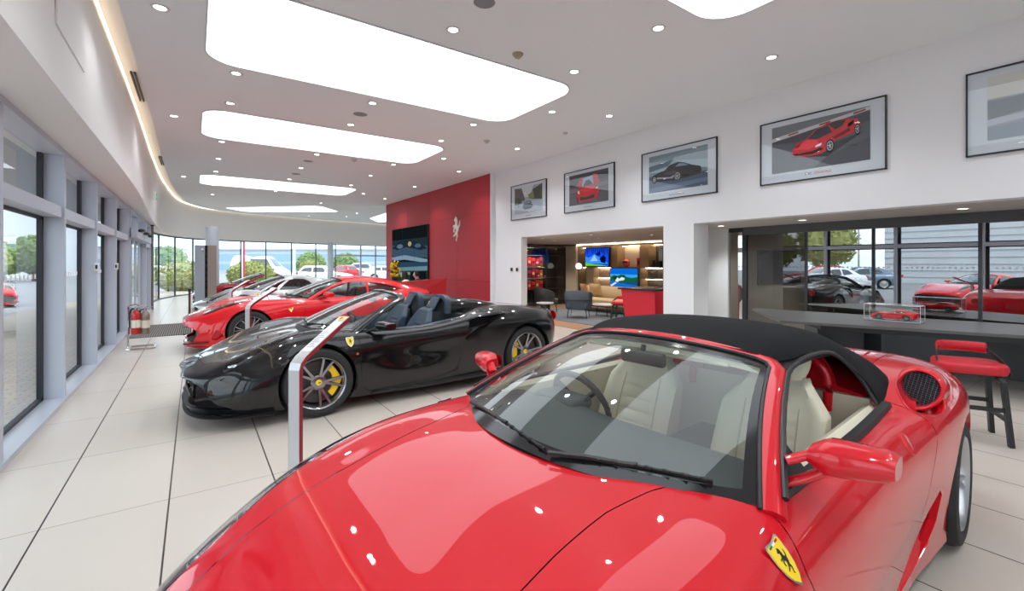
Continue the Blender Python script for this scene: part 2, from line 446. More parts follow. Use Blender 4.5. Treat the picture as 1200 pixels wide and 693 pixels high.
def wheel(root, x, y, zc, R, W, Rr, style, side, rim_mat, cal_mat=None, cap='badge_yellow'):
    """wheel mesh = rim; tyre, disc, caliper and cap are its sub-parts"""
    M = Matrix.Translation((x, y, zc)) @ Matrix.Rotation(-side * PI / 2, 4, 'X')   # local z -> outwards
    h = W / 2
    rim = MB()
    rim.lathe([(Rr - .03, -h + .01), (Rr - .004, -h + .02), (Rr - .02, -.01), (Rr - .022, h - .035), (Rr - .004, h - .02), (Rr + .004, h - .006), (Rr - .006, h + .004), (Rr - .014, h - .002), (Rr - .03, h - .03), (Rr - .034, 0), (Rr - .036, -h + .02)], 40, M)
    rim.lathe([(0.0, h - .05), (.055, h - .045), (.075, h - .055), (.08, h - .10), (0, h - .10)], 28, M)
    def spoke(a, w0, w1, z0, z1, th, r0=.05, r1=None, skew=0, ridge=0.0, w_mid=None):
        r1 = r1 or Rr - .02
        P = []
        for k in range(9):
            s = k / 8; r = r0 + (r1 - r0) * s
            w = w0 + (w1 - w0) * s
            if w_mid is not None: w = w0 * (1 - s) ** 2 + 2 * w_mid * s * (1 - s) + w1 * s * s
            z = z0 + (z1 - z0) * (s ** 0.8) - .008 * math.sin(PI * s)
            aa = a + skew * s
            t = Vector((-math.sin(aa), math.cos(aa), 0)); c = Vector((math.cos(aa), math.sin(aa), 0)) * r
            row = []
            for u, q in ((-.5, -th), (-.5, -.006), (-.36, 0), (0, ridge), (.36, 0), (.5, -.006), (.5, -th)):
                row.append((c + t * (u * w) + Vector((0, 0, z + q)))[:])
            P.append(row)
        rim.grid(P, closev=True, M=M)
    if style == 'five':
        for i in range(5): spoke(PI / 2 + i * 2 * PI / 5, .085, .085, h - .045, h - .012, .035, ridge=-.012, w_mid=.045)
    elif style == 'twin':
        for i in range(5):
            a = PI / 2 + .25 + i * 2 * PI / 5
            spoke(a - .13, .036, .026, h - .05, h - .014, .03, skew=-.08)
            spoke(a + .13, .036, .026, h - .05, h - .014, .03, skew=.08)
    elif style == 'y':
        for i in range(7):
            a = PI / 2 + i * 2 * PI / 7
            spoke(a, .032, .02, h - .05, h - .02, .03, skew=-.16); spoke(a, .032, .02, h - .05, h - .02, .03, skew=.16)
    else:
        for i in range(6): spoke(PI / 2 + i * PI / 3, .06, .05, h - .05, h - .02, .03)
    ro = rim.build('wheel', rim_mat, root)
    t = MB()
    e = R - Rr
    t.lathe([(Rr - .005, -h + .02), (Rr + .1 * e, -h - .002), (Rr + .45 * e, -h - .012), (R - .18 * e, -h + .004), (R - .035 * e, -h + .03), (R, -h + .06), (R, -.03), (R - .008, -.028), (R - .008, -.022), (R, -.02), (R, .02), (R - .008, .022), (R - .008, .028), (R, .03),
             (R, h - .06), (R - .035 * e, h - .03), (R - .18 * e, h - .004), (R - .22 * e, h + .002), (Rr + .45 * e, h + .010), (Rr + .1 * e, h + .004), (Rr - .005, h - .008)], 56, M)
    t.build('tyre', RUBBER, ro)
    d = MB(); rd = Rr * .80
    d.lathe([(.06, h - .10), (rd * .55, h - .10), (rd * .57, h - .095), (rd, h - .095), (rd, h - .125), (.06, h - .125)], 36, M, close=True)
    d.build('brake_disc', DISC, ro)
    if cal_mat:
        c = MB(); r0, r1 = rd * .62, rd * 1.06; a0, a1 = math.radians(-50), math.radians(50)
        P = []
        for k in range(11):
            a = a0 + (a1 - a0) * k / 10; ph = a if x < -1 else a + PI   # behind front axle / before rear axle
            ph = a + (PI if x > -1 else 0)
            kk = 1 - .10 * abs(math.sin(2.5 * a))
            P.append([(r * math.cos(ph), r * math.sin(ph), z) for r, z in ((r0 / kk, h - .085), (r0 / kk, h - .058), (r1 * kk, h - .055), (r1 * kk, h - .085))])
        Mc = Matrix.Translation((x, y, zc)) @ Matrix.Rotation(PI / 2 if side < 0 else -PI / 2, 4, 'X')
        if side < 0: Mc = Matrix.Translation((x, y, zc)) @ Matrix.Rotation(PI / 2, 4, 'X')
        c.grid(P, closev=True, M=Mc); n = len(P)
        k0 = len(c.v) - 4 * n; c.f += [(k0, k0 + 1, k0 + 2, k0 + 3), (k0 + 4 * n - 1, k0 + 4 * n - 2, k0 + 4 * n - 3, k0 + 4 * n - 4)]; c.mi += [0, 0]
        c.build('brake_caliper', cal_mat, ro)
    cp = MB(); cp.m = 0; cp.lathe([(0, h - .040), (.026, h - .041), (.030, h - .047), (.030, h - .055)], 20, M)
    cp.m = 1; horse(cp, M @ Matrix.Translation((0, 0, h - .0398)) @ Matrix.Rotation(PI / 2 if side > 0 else -PI / 2, 4, 'Z'), .0008, .020)
    cp.build('centre_cap', [MATS['badge_yellow'] if cap else RIMDARK, MATS['badge_black']], ro)
    return ro
mat('badge_yellow', rgb(250, 215, 30), 0.3, coat=.5); mat('badge_black', (.01, .01, .01), 0.4)

def wheel_wells(root, ws):
    for x, R, y0, y1 in ws:
        for s in (1, -1):
            m = MB(); P = []
            for k in range(21):
                a = -.35 + (PI + .7) * k / 20
                P.append([(x + r * math.cos(a), s * y, .34 + r * math.sin(a)) for r, y in ((R + .015, y1), (R + .02, y0), (.05, y0))])
            m.grid(P); m.build('wheel_arch_liner', MATTBLACK, root)
def underbody(root, x0, x1, w, z0=.13, z1=.30, wheels=((0, .40), (-2.6, .42))):
    m = MB()
    xs = sorted([x0, x1] + [c for x, r in wheels for c in (x - r, x + r)])
    m.box(x0, x1, -.55, .55, z0, z1)
    for a, b in ((xs[0], xs[1]), (xs[2], xs[3]), (xs[4], xs[5])):
        m.box(a, b, .5, w, z0, z1); m.box(a, b, -w, -.5, z0, z1)
    m.build('underbody', MATTBLACK, root)

def mid(x, *yz): return [(x, y, z) for y, z in yz]
def seat(root, x, y, z, m, m2, name='seat', rec=.36, h=.66, w=.50, hr=True, ribs=True):
    """bucket seat facing +x; cushion, backrest with bolsters and headrest"""
    s = MB()
    # cushion
    P = []
    for i in range(13):
        u = i / 12
        row = []
        for j in range(17):
            t = -1 + 2 * j / 16; b = abs(t) ** 4 * .06
            zz = z + .10 + b - .05 * (1 - u) + (.012 * math.sin(u * 6 * PI) if abs(t) < .55 and ribs else 0)
            if i == 12: zz -= .06
            row.append((x - .02 + .52 * u - .5 * .02, y + t * w / 2, zz))
        P.append(row)
    s.grid(P); s.rbox(x - .05, x + .49, y - w / 2, y + w / 2, z - .10, z + .075, .04)
    # backrest (front surface + back surface)
    F = []; B = []
    for i in range(41):
        v = i / 40; wv = w / 2 * (1.0 - .08 * v - .40 * max(0, v - .72) / .28 * 1.0)
        fr = []; bk = []
        for j in range(17):
            t = -1 + 2 * j / 16; b = (abs(t) ** 3.5) * .09 * (1 - .75 * v)
            rib = .013 * abs(math.sin(v * 8 * PI)) ** .6 - .006 if abs(t) < .5 and .12 < v < .7 and ribs else 0
            px_ = x - rec * v * h / .66 + b + rib + .02 * math.sin(PI * v); zz = z + .08 + h * v
            edge = 1 - (1 - abs(t)) ** .25 if abs(t) > .9 else 0
            fr.append((px_ - .03 * (abs(t) > .97) - .04 * (v > .97), y + t * wv, zz))
            bk.append((x - rec * v * h / .66 - .11 + .05 * v + .03 * abs(t) ** 3, y + t * wv, zz))
        F.append(fr); B.append(bk)
    s.grid([f + b[::-1] for f, b in zip(F, B)], closev=True)
    k = len(s.v) - 34; s.f.append(tuple(range(k, k + 34))); s.mi.append(0)
    if hr:
        tx = x - rec * h / .66 - .035; tz = z + .08 + h
        Q = []
        for i in range(9):
            v = i / 8; ww = .13 * (math.sin(PI * (.18 + .64 * v)) ** .4); dd = .05 * (math.sin(PI * (.1 + .8 * v)) ** .5)
            Q.append([(tx - .07 * v + dd * math.cos(a), y + ww * math.copysign(abs(math.sin(a)) ** .7, math.sin(a)), tz - .02 + .19 * v) for a in [2 * PI * q / 16 for q in range(16)]])
        s.grid(Q, closev=True); k = len(s.v) - 16; s.f.append(tuple(range(k, k + 16))); s.mi.append(0)
    o = s.build(name, m, root, smooth=55)
    sm = MB()
    for t in (-.52, .52):
        sm.tube([(x - rec * v * h / .66 + (abs(t) ** 3.5) * .09 * (1 - .75 * v) + .02 * math.sin(PI * v) + .001, y + t * w / 2 * (1.0 - .08 * v), z + .08 + h * v) for v in [.06 + .7 * i / 12 for i in range(13)]], .0035, 5)
    sm.build('seat_seam', m2, o)
    return o

def door_mirror(root, side, root_p, head_c, size, m, arms=2, tilt=.0):
    """housing on arms; root_p door anchor, head_c housing centre (for side +1)"""
    s = MB(); rx, ry, rz = root_p; hx, hy, hz = head_c; L, D, Hh = size  # L lateral, D depth, H height
    P = []
    n = 14
    for i in range(n + 1):
        u = i / n; yy = hy - L / 2 + L * u
        k = (math.sin(PI * min(1, (.10 + u * .9) if u < .5 else (.10 + .9 * u))) if False else 1)
        prof = min(1.0, .50 + 2.6 * u) if u < .30 else 1 - .26 * ((u - .30) / .70) ** 1.3
        if u > .93: prof *= .90
        if u > .99: prof *= .86
        hh = Hh / 2 * prof; dd = D * (.55 + .45 * prof) if u < .98 else D * .85
        row = []
        for q in range(16):
            a = 2 * PI * q / 16; ca, sa = math.cos(a), math.sin(a)
            xx = dd * .62 * ca if ca > 0 else dd * .38 * math.copysign(abs(ca) ** .5, ca)
            row.append((hx + xx - .06 * u, yy * side, hz + hh * math.copysign(abs(sa) ** .6, sa) + tilt * u + (1 - prof) * hh * .25))
        P.append(row)
    s.grid(P, closev=True); k = len(s.v); m_ = 16
    s.f.append(tuple(range(k - m_, k))); s.f.append(tuple(range(k - m_ * (n + 1), k - m_ * n))[::-1]); s.mi += [0, 0]
    for a in range(arms):
        dz = (.022 if a == 0 else -.045) if arms == 2 else -.01
        s.tube([(rx, ry * side, rz + dz), ((rx + hx) / 2, (ry + hy - L * .3) / 2 * side, (rz + hz) / 2 + dz), (hx + .0, (hy - L * .30) * side, hz + dz * .8)], .022 if arms == 2 else .026, 12, flatk=.62)
    o = s.build('door_mirror', m, root, smooth=50)
    g = MB(); g.flat(rrect(-L * .42, L * .42, -Hh * .36, Hh * .36, .03), 0, Matrix.Translation((hx - D * .385 - .03, hy * side, hz)) @ Matrix.Rotation(PI / 2, 4, 'Z') @ Matrix.Rotation(PI / 2, 4, 'X'))
    g.build('mirror_glass', mat('mirror_silver', rgb(200, 205, 210), 0.03, 1.0), o)
    return o
def steering_wheel(root, c, r, m, tilt=.45):
    s = MB(); M = Matrix.Translation(c) @ Matrix.Rotation(-(PI / 2 - tilt), 4, 'Y')
    s.tube([(M @ Vector((r * math.cos(a), r * math.sin(a), 0)))[:] for a in [2 * PI * i / 32 for i in range(32)]], .016, 8, up=(.3, 0, 1), closed=True)
    for a in (0, 2.2, -2.2):
        s.tube([(M @ Vector((q * math.cos(a + PI), q * math.sin(a + PI), -.02 * (1 - q / r))))[:] for q in (.02, r * .5, r)], .014, 6)
    s.lathe([(0, .0), (.05, -.005), (.065, -.03), (0, -.04)], 18, M)
    o = s.build('steering_wheel', m, root)
    e = MB(); e.lathe([(0, .004), (.018, .003), (.02, -.002)], 14, M); e.build('horn_emblem', MATS['badge_yellow'], o)
    return o
def wiper(root, p0, p1, nrm, bend=.03):
    s = MB(); p0, p1 = Vector(p0), Vector(p1); nrm = Vector(nrm).normalized()
    m_ = p0.lerp(p1, .5) + nrm * bend
    s.sweep([tuple(p) for p in (p0 + nrm * .018, p0.lerp(p1, .25) + nrm * (.022 + bend * .5), m_ + nrm * .012, p0.lerp(p1, .58) + nrm * (.02 + bend * .8))], [(-.008, -.004), (.008, -.004), (.005, .004), (-.005, .004)], ups=[nrm] * 4)
    o = s.build('wiper_arm', BLACKPL, root)
    b = MB(); q0 = p0.lerp(p1, .08); pts = [q0.lerp(p1, t) + nrm * (.010 + bend * math.sin(PI * (.08 + .92 * t)) * .8) for t in (0, .25, .5, .75, 1)]
    b.sweep([tuple(p) for p in pts], [(-.005, 0), (.005, 0), (.003, .007), (-.003, .007)], ups=[nrm] * 5)
    b.sweep([tuple(p - nrm * .010) for p in pts], [(-.002, -.002), (.002, -.002), (.002, .012), (-.002, .012)], ups=[nrm] * 5)
    for i in range(9):
        t = .05 + .9 * i / 8; p = q0.lerp(p1, t) + nrm * (.018 + bend * math.sin(PI * (.08 + .92 * t)) * .8); b.rbox(p.x - .006, p.x + .006, p.y - .012, p.y + .012, p.z - .006, p.z + .002, .002, 1)
    b.build('wiper_blade', mat('wiper_rubber', (.009, .009, .010), .55), o)
    return o


def make_screen(root, pm, base=(-.215, -.285, .725, .876, .018), top=(-1.035, -.10, .515, 1.182, .055), cream=None, border=.05, gl=None, mirror_=True):
    """curved windscreen with border, painted frame, seal, cowl, trims; returns its surface functions"""
    def W(a, b):
        aa = abs(a); hw = base[2] * (1 - b) + top[2] * b - .012 * math.sin(PI * b)
        x0 = base[0] + base[1] * aa ** 2.3; x1 = top[0] + top[1] * aa ** 2.2
        z0 = base[3] - base[4] * aa ** 2; z1 = top[3] - top[4] * aa ** 2.2
        bul = 4 * b * (1 - b)
        return Vector((x0 + (x1 - x0) * b + .012 * bul, a * hw, z0 + (z1 - z0) * b + .020 * bul))
    def Wn(a, b):
        e = 1e-3; du = W(a + e, b) - W(a - e, b); dv = W(a, b + e) - W(a, b - e); n = du.cross(dv).normalized()
        return n if n.z > 0 else -n
    g = MB(); A = [-.95 + 1.9 * i / 40 for i in range(41)]; Bv = [.045 + .895 * j / 24 for j in range(25)]
    g.grid([[W(a, b)[:] for b in Bv] for a in A]); g.build('windscreen', gl or WSCREEN, root, smooth=80)
    f = MB(); A2 = [-1 + 2 * i / 40 for i in range(41)]
    f.grid([[W(a, b)[:] for b in (-.02, .02, .045)] for a in A2]); f.grid([[W(a, b)[:] for b in (.94, .97, 1.0)] for a in A2])
    for s in (1, -1): f.grid([[W(s * a, .045 + .895 * j / 24)[:] for a in (.95, .98, 1.0)] for j in range(25)])
    f.build('windscreen_border', mat('frit_black', (.012, .012, .014), .12, spec=.6), root, smooth=80)
    path = []; n = 26
    for i in range(n): b = -.04 + .98 * i / (n - 1); path.append((1.0, b))
    path += [(.97, .985), (.90, 1.005)]
    for i in range(1, 24): path.append((.90 - 1.8 * i / 24, 1.01))
    path += [(-.90, 1.005), (-.97, .985)]
    for i in range(n): b = .94 - .98 * i / (n - 1); path.append((-1.0, b))
    pts = [W(a, b) for a, b in path]; ups = [Wn(max(-.99, min(.99, a)), max(.01, min(.99, b))) for a, b in path]
    fr = MB(); fr.sweep([p[:] for p in pts], [(-.004, -.02), (.062, -.028), (.072, -.01), (.060, .006), (.03, .013), (.004, .006)], ups=ups)
    fr.build('windscreen_frame', pm, root, smooth=50)
    se = MB(); se.tube([(p + u * .004)[:] for p, u in zip(pts, ups)], .008, 6); se.build('windscreen_seal', BLACKPL, root)
    tr = MB(); tr.sweep([(W(a, .985) + Vector((-.03, 0, -.035)))[:] for a in [-.95 + 1.9 * i / 20 for i in range(21)]], [(-.05, -.012), (.05, -.012), (.05, .012), (-.05, .012)])
    for s in (1, -1): tr.tube([(W(s * .985, b) + Vector((-.02, -s * .012, -.035)))[:] for b in (.0, .25, .5, .75, .98)], .024, 8)
    tr.build('pillar_trim', cream or DASH, root)
    if mirror_:
        im = MB(); p = W(0.03, .86) + Vector((-.05, 0, -.05))
        im.rbox(p.x - .02, p.x + .02, p.y - .12, p.y + .12, p.z - .035, p.z + .03, .018, 4); im.tube([(p + Vector((.0, 0, .02)))[:], (W(.03, .93) + Vector((0, 0, -.01)))[:]], .012, 8)
        im.build('interior_mirror', BLACKPL, root)
    for s in (1, -1):
        v = MB(); q = W(s * .45, .97) + Vector((-.09, 0, -.055)); v.rbox(q.x - .08, q.x + .08, q.y - .15, q.y + .15, q.z - .01, q.z + .008, .008); v.build('sun_visor', cream or DASH, root)
    c = MB(); c.grid([[(W(a, -.02) + Vector((.035 * t, 0, -.010 - .012 * t - .03 * (t > .9))))[:] for t in (-1.2, 0, .5, 1.0)] for a in [-1 + i / 12 for i in range(25)]]); c.build('cowl_panel', BLACKPL, root)
    return W, Wn
def make_dash(root, W, m):
    d = MB(); P = []
    xe = W(0, 0).x - .56
    for i in range(33):
        a = -1 + 2 * i / 32; w0 = W(a * .99, -.01); hw = W(1, 0).y; zb = W(1, 0).z
        bin_ = .03 * math.exp(-((a + .5) / .22) ** 2)
        P.append([(w0.x + .02, w0.y, w0.z - .02), (w0.x * .7 + (xe + .04) * .3, w0.y * .985, zb - .013 + bin_ * .3), (xe, a * hw * .986, zb - .023 + bin_), (xe - .06, a * hw * .982, zb - .038 + bin_), (xe - .09, a * hw * .98, zb - .088 + bin_ * .6), (xe - .04, a * hw * .965, zb - .178), (xe - .02, a * hw * .95, zb - .338)])
    d.grid(P); d.build('dashboard', m, root, smooth=60)
    d = MB(); d.rbox(xe - .12, xe + .05, -.50, -.22, zb - .05, zb + .018, .03, 4); d.build('instrument_hood', m, root)
    steering_wheel(root, (xe - .18, -.36, zb - .055), .175, BLACKPL)

# ================================================================== front red spider
def front_spider():
    root = empty('sports_car', (.765, 1.34, 0), math.radians(180 + 4.8), 'glossy red two-seat spider with black fabric roof and cream seats, nearest the camera', 'car')
    S = []
    S.append([(.97, 0, .46), (.985, 0, .44), (1.0, 0, .42), (1.01, 0, .40), (1.02, 0, .37), (1.03, 0, .33), (1.03, 0, .28), (1.02, 0, .21), (1.0, 0, .13)])
    S.append([(.90, 0, .49), (.92, .14, .485), (.94, .26, .47), (.955, .33, .445), (.975, .38, .41), (.985, .41, .35), (.985, .42, .29), (.975, .41, .21), (.95, .38, .13)])
    S.append([(.84, 0, .52), (.84, .20, .515), (.83, .42, .505), (.83, .55, .485), (.84, .64, .44), (.85, .69, .37), (.85, .71, .30), (.84, .70, .21), (.82, .65, .13)])
    S.append([(.70, 0, .575), (.70, .23, .575), (.70, .46, .575), (.69, .62, .565), (.69, .74, .51), (.69, .81, .42), (.68, .84, .33), (.67, .83, .23), (.66, .79, .13)])
    S.append(mid(.42, (0, .695), (.24, .70), (.46, .705), (.66, .705), (.79, .655), (.87, .56), (.91, .44), (.91, .29), (.86, .13)))
    S.append(mid(.20, (0, .765), (.24, .77), (.47, .775), (.68, .775), (.81, .735), (.885, .65), (.925, .50), (.92, .30), (.87, .13)))
    S.append(mid(0, (0, .82), (.25, .825), (.48, .828), (.69, .822), (.82, .775), (.895, .69), (.93, .52), (.925, .32), (.88, .13)))
    S.append(mid(-.25, (0, .865), (.27, .865), (.50, .862), (.70, .845), (.815, .797), (.88, .71), (.912, .53), (.905, .32), (.87, .13)))
    S.append(mid(-.5, (0, .885), (.30, .885), (.56, .872), (.725, .848), (.805, .805), (.865, .72), (.895, .54), (.885, .32), (.86, .13)))
    S.append(mid(-.9, (0, .88), (.30, .88), (.60, .87), (.745, .848), (.81, .81), (.868, .725), (.895, .54), (.88, .33), (.855, .13)))
    S.append(mid(-1.4, (0, .87), (.30, .87), (.60, .865), (.75, .85), (.825, .815), (.88, .735), (.90, .55), (.88, .33), (.86, .13)))
    S.append(mid(-1.8, (0, .90), (.30, .90), (.58, .885), (.75, .87), (.84, .835), (.90, .755), (.915, .57), (.89, .34), (.87, .13)))
    S.append(mid(-2.1, (0, .97), (.30, .97), (.55, .955), (.73, .925), (.845, .885), (.925, .795), (.94, .6), (.92, .36), (.90, .13)))
    S.append(mid(-2.45, (0, .985), (.30, .985), (.52, .975), (.70, .955), (.85, .92), (.945, .82), (.965, .62), (.955, .38), (.93, .14)))
    S.append(mid(-2.8, (0, .965), (.30, .965), (.52, .96), (.70, .945), (.84, .91), (.935, .81), (.96, .62), (.95, .38), (.92, .16)))
    S.append([(-3.1, 0, .93), (-3.1, .30, .93), (-3.1, .52, .925), (-3.1, .68, .91), (-3.1, .80, .87), (-3.1, .89, .77), (-3.1, .91, .6), (-3.1, .89, .38), (-3.1, .86, .20)])
    S.append([(-3.38, 0, .88), (-3.38, .30, .88), (-3.37, .50, .875), (-3.35, .62, .855), (-3.34, .72, .80), (-3.34, .79, .70), (-3.34, .80, .55), (-3.33, .78, .38), (-3.31, .74, .22)])
    S.append([(-3.48, 0, .85), (-3.49, .24, .85), (-3.49, .40, .84), (-3.50, .48, .80), (-3.51, .52, .74), (-3.52, .55, .64), (-3.52, .55, .52), (-3.50, .53, .38), (-3.47, .50, .24)])
    S.append([(-3.50, 0, .84), (-3.51, 0, .83), (-3.52, 0, .82), (-3.53, 0, .79), (-3.54, 0, .73), (-3.55, 0, .63), (-3.55, 0, .51), (-3.53, 0, .38), (-3.50, 0, .24)])
    G = loft(S, 8, 6, [0, 0, .0, .15, .1, 0, 0, .1, 0])
    hood_poly = [(.93, 0), (.90, .26), (.80, .40), (.60, .475), (.35, .478), (.07, .468), (-.13, .47), (-.30, .50), (-.46, .56), (-.75, .5), (-.75, 0), (-.75, -.5), (-.46, -.56), (-.30, -.50), (-.13, -.47), (.07, -.468), (.35, -.478), (.60, -.475), (.80, -.40), (.90, -.26)]
    cab = [(-.20, 0), (-.235, .3), (-.37, .56), (-.51, .70), (-.66, .737), (-1.0, .742), (-1.75, .742), (-1.86, .70), (-1.90, .55), (-1.92, 0), (-1.90, -.55), (-1.86, -.70), (-1.75, -.742), (-1.0, -.742), (-.66, -.737), (-.51, -.70), (-.37, -.56), (-.235, -.3)]
    door = [(-.56, .90), (-.50, .84), (-.455, .74), (-.50, .50), (-.60, .30), (-.66, .235), (-1.45, .235), (-1.66, .36), (-1.78, .50), (-1.96, .74), (-1.95, .80), (-1.86, .90)]
    lamp = [(.74, .60), (.86, .50), (.90, .56), (.80, .70), (.58, .77), (.34, .755), (.42, .70), (.60, .66)]
    lamp = [(.86, .50), (.74, .55), (.52, .63), (.26, .69), (.08, .735), (.10, .78), (.30, .825), (.52, .835), (.70, .775), (.82, .68), (.88, .60)]
    scoop = [(-1.50, .50), (-1.74, .44), (-1.95, .33), (-2.14, .26), (-1.96, .245), (-1.62, .25)]
    scoop = [(-1.25, .215), (-1.60, .32), (-1.85, .42), (-2.02, .475), (-2.07, .45), (-2.03, .32), (-1.92, .25), (-1.5, .20)]
    intake = curve([(-1.90, .835), (-1.98, .885), (-2.10, .915), (-2.22, .915), (-2.29, .87), (-2.30, .79), (-2.24, .745), (-2.12, .745), (-1.98, .785)], 4, closed=True)
    regs = [Region('cabin', 'xy', cab, 'hole', zmin=.70),
            Region('arch', 'xz', circ(0, .325, .365, 40), 'hole', ymin=.6, zmax=.80),
            Region('arch', 'xz', circ(-2.6, .335, .385, 40), 'hole', ymin=.6, zmax=.82),
            Region('hood', 'xy', hood_poly, 'panel', zmin=.46),
            Region('door', 'xz', door, 'panel', ymin=.60, zmin=.1),
            Region('headlight', 'xy', lamp, 'part', zmin=.42, ymin=.3),
            Region('engine_lid', 'xy', [(-2.15, .56), (-2.0, .62), (-2.3, .60), (-2.75, .58), (-3.2, .54), (-3.38, .42), (-3.40, 0), (-3.38, -.42), (-3.2, -.54), (-2.75, -.58), (-2.3, -.60), (-2.0, -.62), (-2.15, -.56)], 'panel', zmin=.80, xmax=-1.95),
            Region('quarter_panel', 'xz', [(-2.02, 1.1), (-1.98, .90), (-2.005, .895), (-2.045, 1.1)], 'panel', ymin=.55, zmin=.84, gap=.002),
            Region('scoop', 'xz', scoop, 'hole', ymin=.7),
            Region('intake', 'xy', intake, 'hole', zmin=.7, xmax=-1.8)]
    regs = [r for r in regs if r.name != 'quarter_panel']
    pr = {'body_shell': (RED, None), 'hood': (RED, None), 'door': (RED, None), 'engine_lid': (RED, None), 'headlight': (LAMPGL, 'long clear glass headlight'), 'shut_line': (SHUT, None)}
    shell(G, regs, pr, root)
    # lamp bowls under the covers
    for s in (1, -1):
        b = MB(); b.m = 0
        b.flat([(x, y * s) for x, y in [(.88, .49), (.70, .54), (.46, .62), (.08, .71), (.08, .80), (.3, .83), (.52, .83), (.72, .75), (.88, .60)]], 0, Matrix(((1, 0, 0, 0), (0, 1, 0, 0), (-.42, 0, 1, .745), (0, 0, 0, 1))))
        for x, y, z in ((.68, .68, .47), (.52, .74, .545), (.37, .775, .61)):
            b.m = 1; b.lathe([(.055, .02), (.05, .03), (.04, .0), (0, -.02)], 20, Matrix.Translation((x, y * s, z - .01)))
        b.build('headlight_bowl', [mat('lamp_grey', rgb(120, 125, 130), .35, .5), CHROME], root)
    # grille mouths at the nose
    g = MB()
    for s in (1, -1): g.prism([(x, z) for x, z in rrect(.16 * 1, .56, .18, .33, .05)], .0, .02, Matrix.Translation((.965, 0, 0)) @ Matrix.Rotation(s * .22, 4, 'Z') @ Matrix(((0, 0, 1, 0), (s, 0, 0, 0), (0, 1, 0, 0), (0, 0, 0, 1))))
    g.build('front_grille', MATTBLACK, root)
    # side scoop channel
    for s in (1, -1):
        c = MB()
        cx, cz = -1.78, .33
        P = []
        for q, (kx, dy) in enumerate(((1.03, .0), (.9, -.035), (.62, -.06), (.1, -.075))):
            P.append([(cx + (x - cx) * kx - .05 * q, s * (.915 + dy - (.03 if x > -1.75 and q == 0 else 0) - .02), cz + (z - cz) * kx) for x, z in scoop])
        c.grid(P, closev=True); c.build('side_scoop', RED, root)
        c = MB(); c.flat([(x, z) for x, z in [(-1.80, .38), (-1.97, .44), (-2.0, .33), (-1.92, .28)]], 0, Matrix(((1, 0, 0, 0), (0, 0, s, s * .865), (0, 1, 0, 0), (0, 0, 0, 1)))); c.build('scoop_vent', MATTBLACK, root)
    # forward-facing intake on each rear shoulder: bowl, mesh disc and lip running back into the haunch
    from mathutils.bvhtree import BVHTree
    nu_, nv_, _ = G.shape; vs_l = [tuple(G[i, j]) for i in range(nu_) for j in range(nv_)]
    bvh = BVHTree.FromPolygons(vs_l, [(i * nv_ + j, (i + 1) * nv_ + j, (i + 1) * nv_ + j + 1, i * nv_ + j + 1) for i in range(nu_ - 1) for j in range(nv_ - 1)])
    def surf(x, y):
        h = bvh.ray_cast(Vector((x, y, 2)), Vector((0, 0, -1)))[0]; return h.z if h else .8
    C0 = Vector((-2.215, .822, surf(-2.12, .822) - .004)); nn = Vector((.76, .28, .58)).normalized(); ey = (Vector((-.6, .12, .8)) - nn * Vector((-.6, .12, .8)).dot(nn)).normalized(); ex = nn.cross(ey)
    ring = [2 * PI * i / 32 for i in range(32)]
    def RP(a, k=1.0): return C0 + ex * (.082 * k * math.cos(a) * (1 + .12 * math.sin(a))) + ey * (.105 * k * math.sin(a))
    for s in (1, -1):
        fy = lambda p: (p[0], p[1] * s, p[2])
        f = MB(); rows = []
        for kx, dep in ((1.0, .001), (.90, .022), (.72, .060), (.45, .085), (.15, .095)):
            rows.append([fy((-2.13 + (x + 2.13) * kx - .03 * (1 - kx), .83 + (y - .83) * kx, surf(x, y) - dep)) for x, y in intake])
        f.grid(rows, closev=True); f.tube([(p[0], p[1], p[2] + .001) for p in rows[0]], .006, 6, closed=True)
        rows = []
        for t_, k in ((-.02, .90), (.004, .94), (.012, 1.02), (.006, 1.12), (-.03, 1.20), (-.10, 1.24), (-.19, 1.16), (-.30, .92), (-.42, .5)):
            rows.append([fy(RP(a, k) + Vector((t_, 0, -max(0, -t_ - .03) * .22))) for a in ring])
        f.grid(rows, closev=True); f.build('intake_surround', RED, root, smooth=60)
        g = MB(); g.add([fy(RP(a, .95) - nn * .02) for a in ring], [tuple(range(32))]); g.build('intake_backing', MATTBLACK, root, smooth=0)
        w = MB()
        for i in range(-5, 6):
            c = i * .0155 / .082
            if abs(c) < .95: q = math.sqrt(.93 - c * c) if c * c < .93 else 0; w.tube([fy(C0 + ex * .082 * c * 1.0 + ey * .105 * t_ * q + nn * .001) for t_ in (-1, 1)], .0016, 4, up=fy(nn))
        for i in range(-8, 9):
            c = i * .0122 / .105
            if c * c < .90: q = math.sqrt(.93 - c * c); w.tube([fy(C0 + ex * .082 * t_ * q * (1 + .12 * c) + ey * .105 * c + nn * .001) for t_ in (-1, 1)], .0016, 4, up=fy(nn))
        w.build('intake_mesh', mat('mesh_steel', rgb(90, 95, 105), .4, .8), root, smooth=0)
    # ---- windscreen
    W, Wn = make_screen(root, RED, cream=CREAM)
    wiper(root, W(-.70, .015), W(.17, .012), Wn(-.3, .05), .014)
    wiper(root, W(.20, .0), W(.86, .05), Wn(.5, .05), .014)
    # ---- soft top
    T = []
    hdr = [W(a, 1.03) + Vector((0, 0, .012)) for a in (0, .35, .70, .93, 1.02)]
    T.append([hdr[0][:], hdr[1][:], hdr[2][:], hdr[3][:], (hdr[4].x - .005, hdr[4].y, hdr[4].z - .02), (-1.12, .60, 1.06), (-1.05, .70, .93), (-1.02, .745, .83)])
    T.append([(-1.3, 0, 1.228), (-1.3, .2, 1.226), (-1.3, .38, 1.212), (-1.3, .49, 1.192), (-1.3, .555, 1.150), (-1.3, .615, 1.06), (-1.3, .69, .94), (-1.3, .75, .83)])
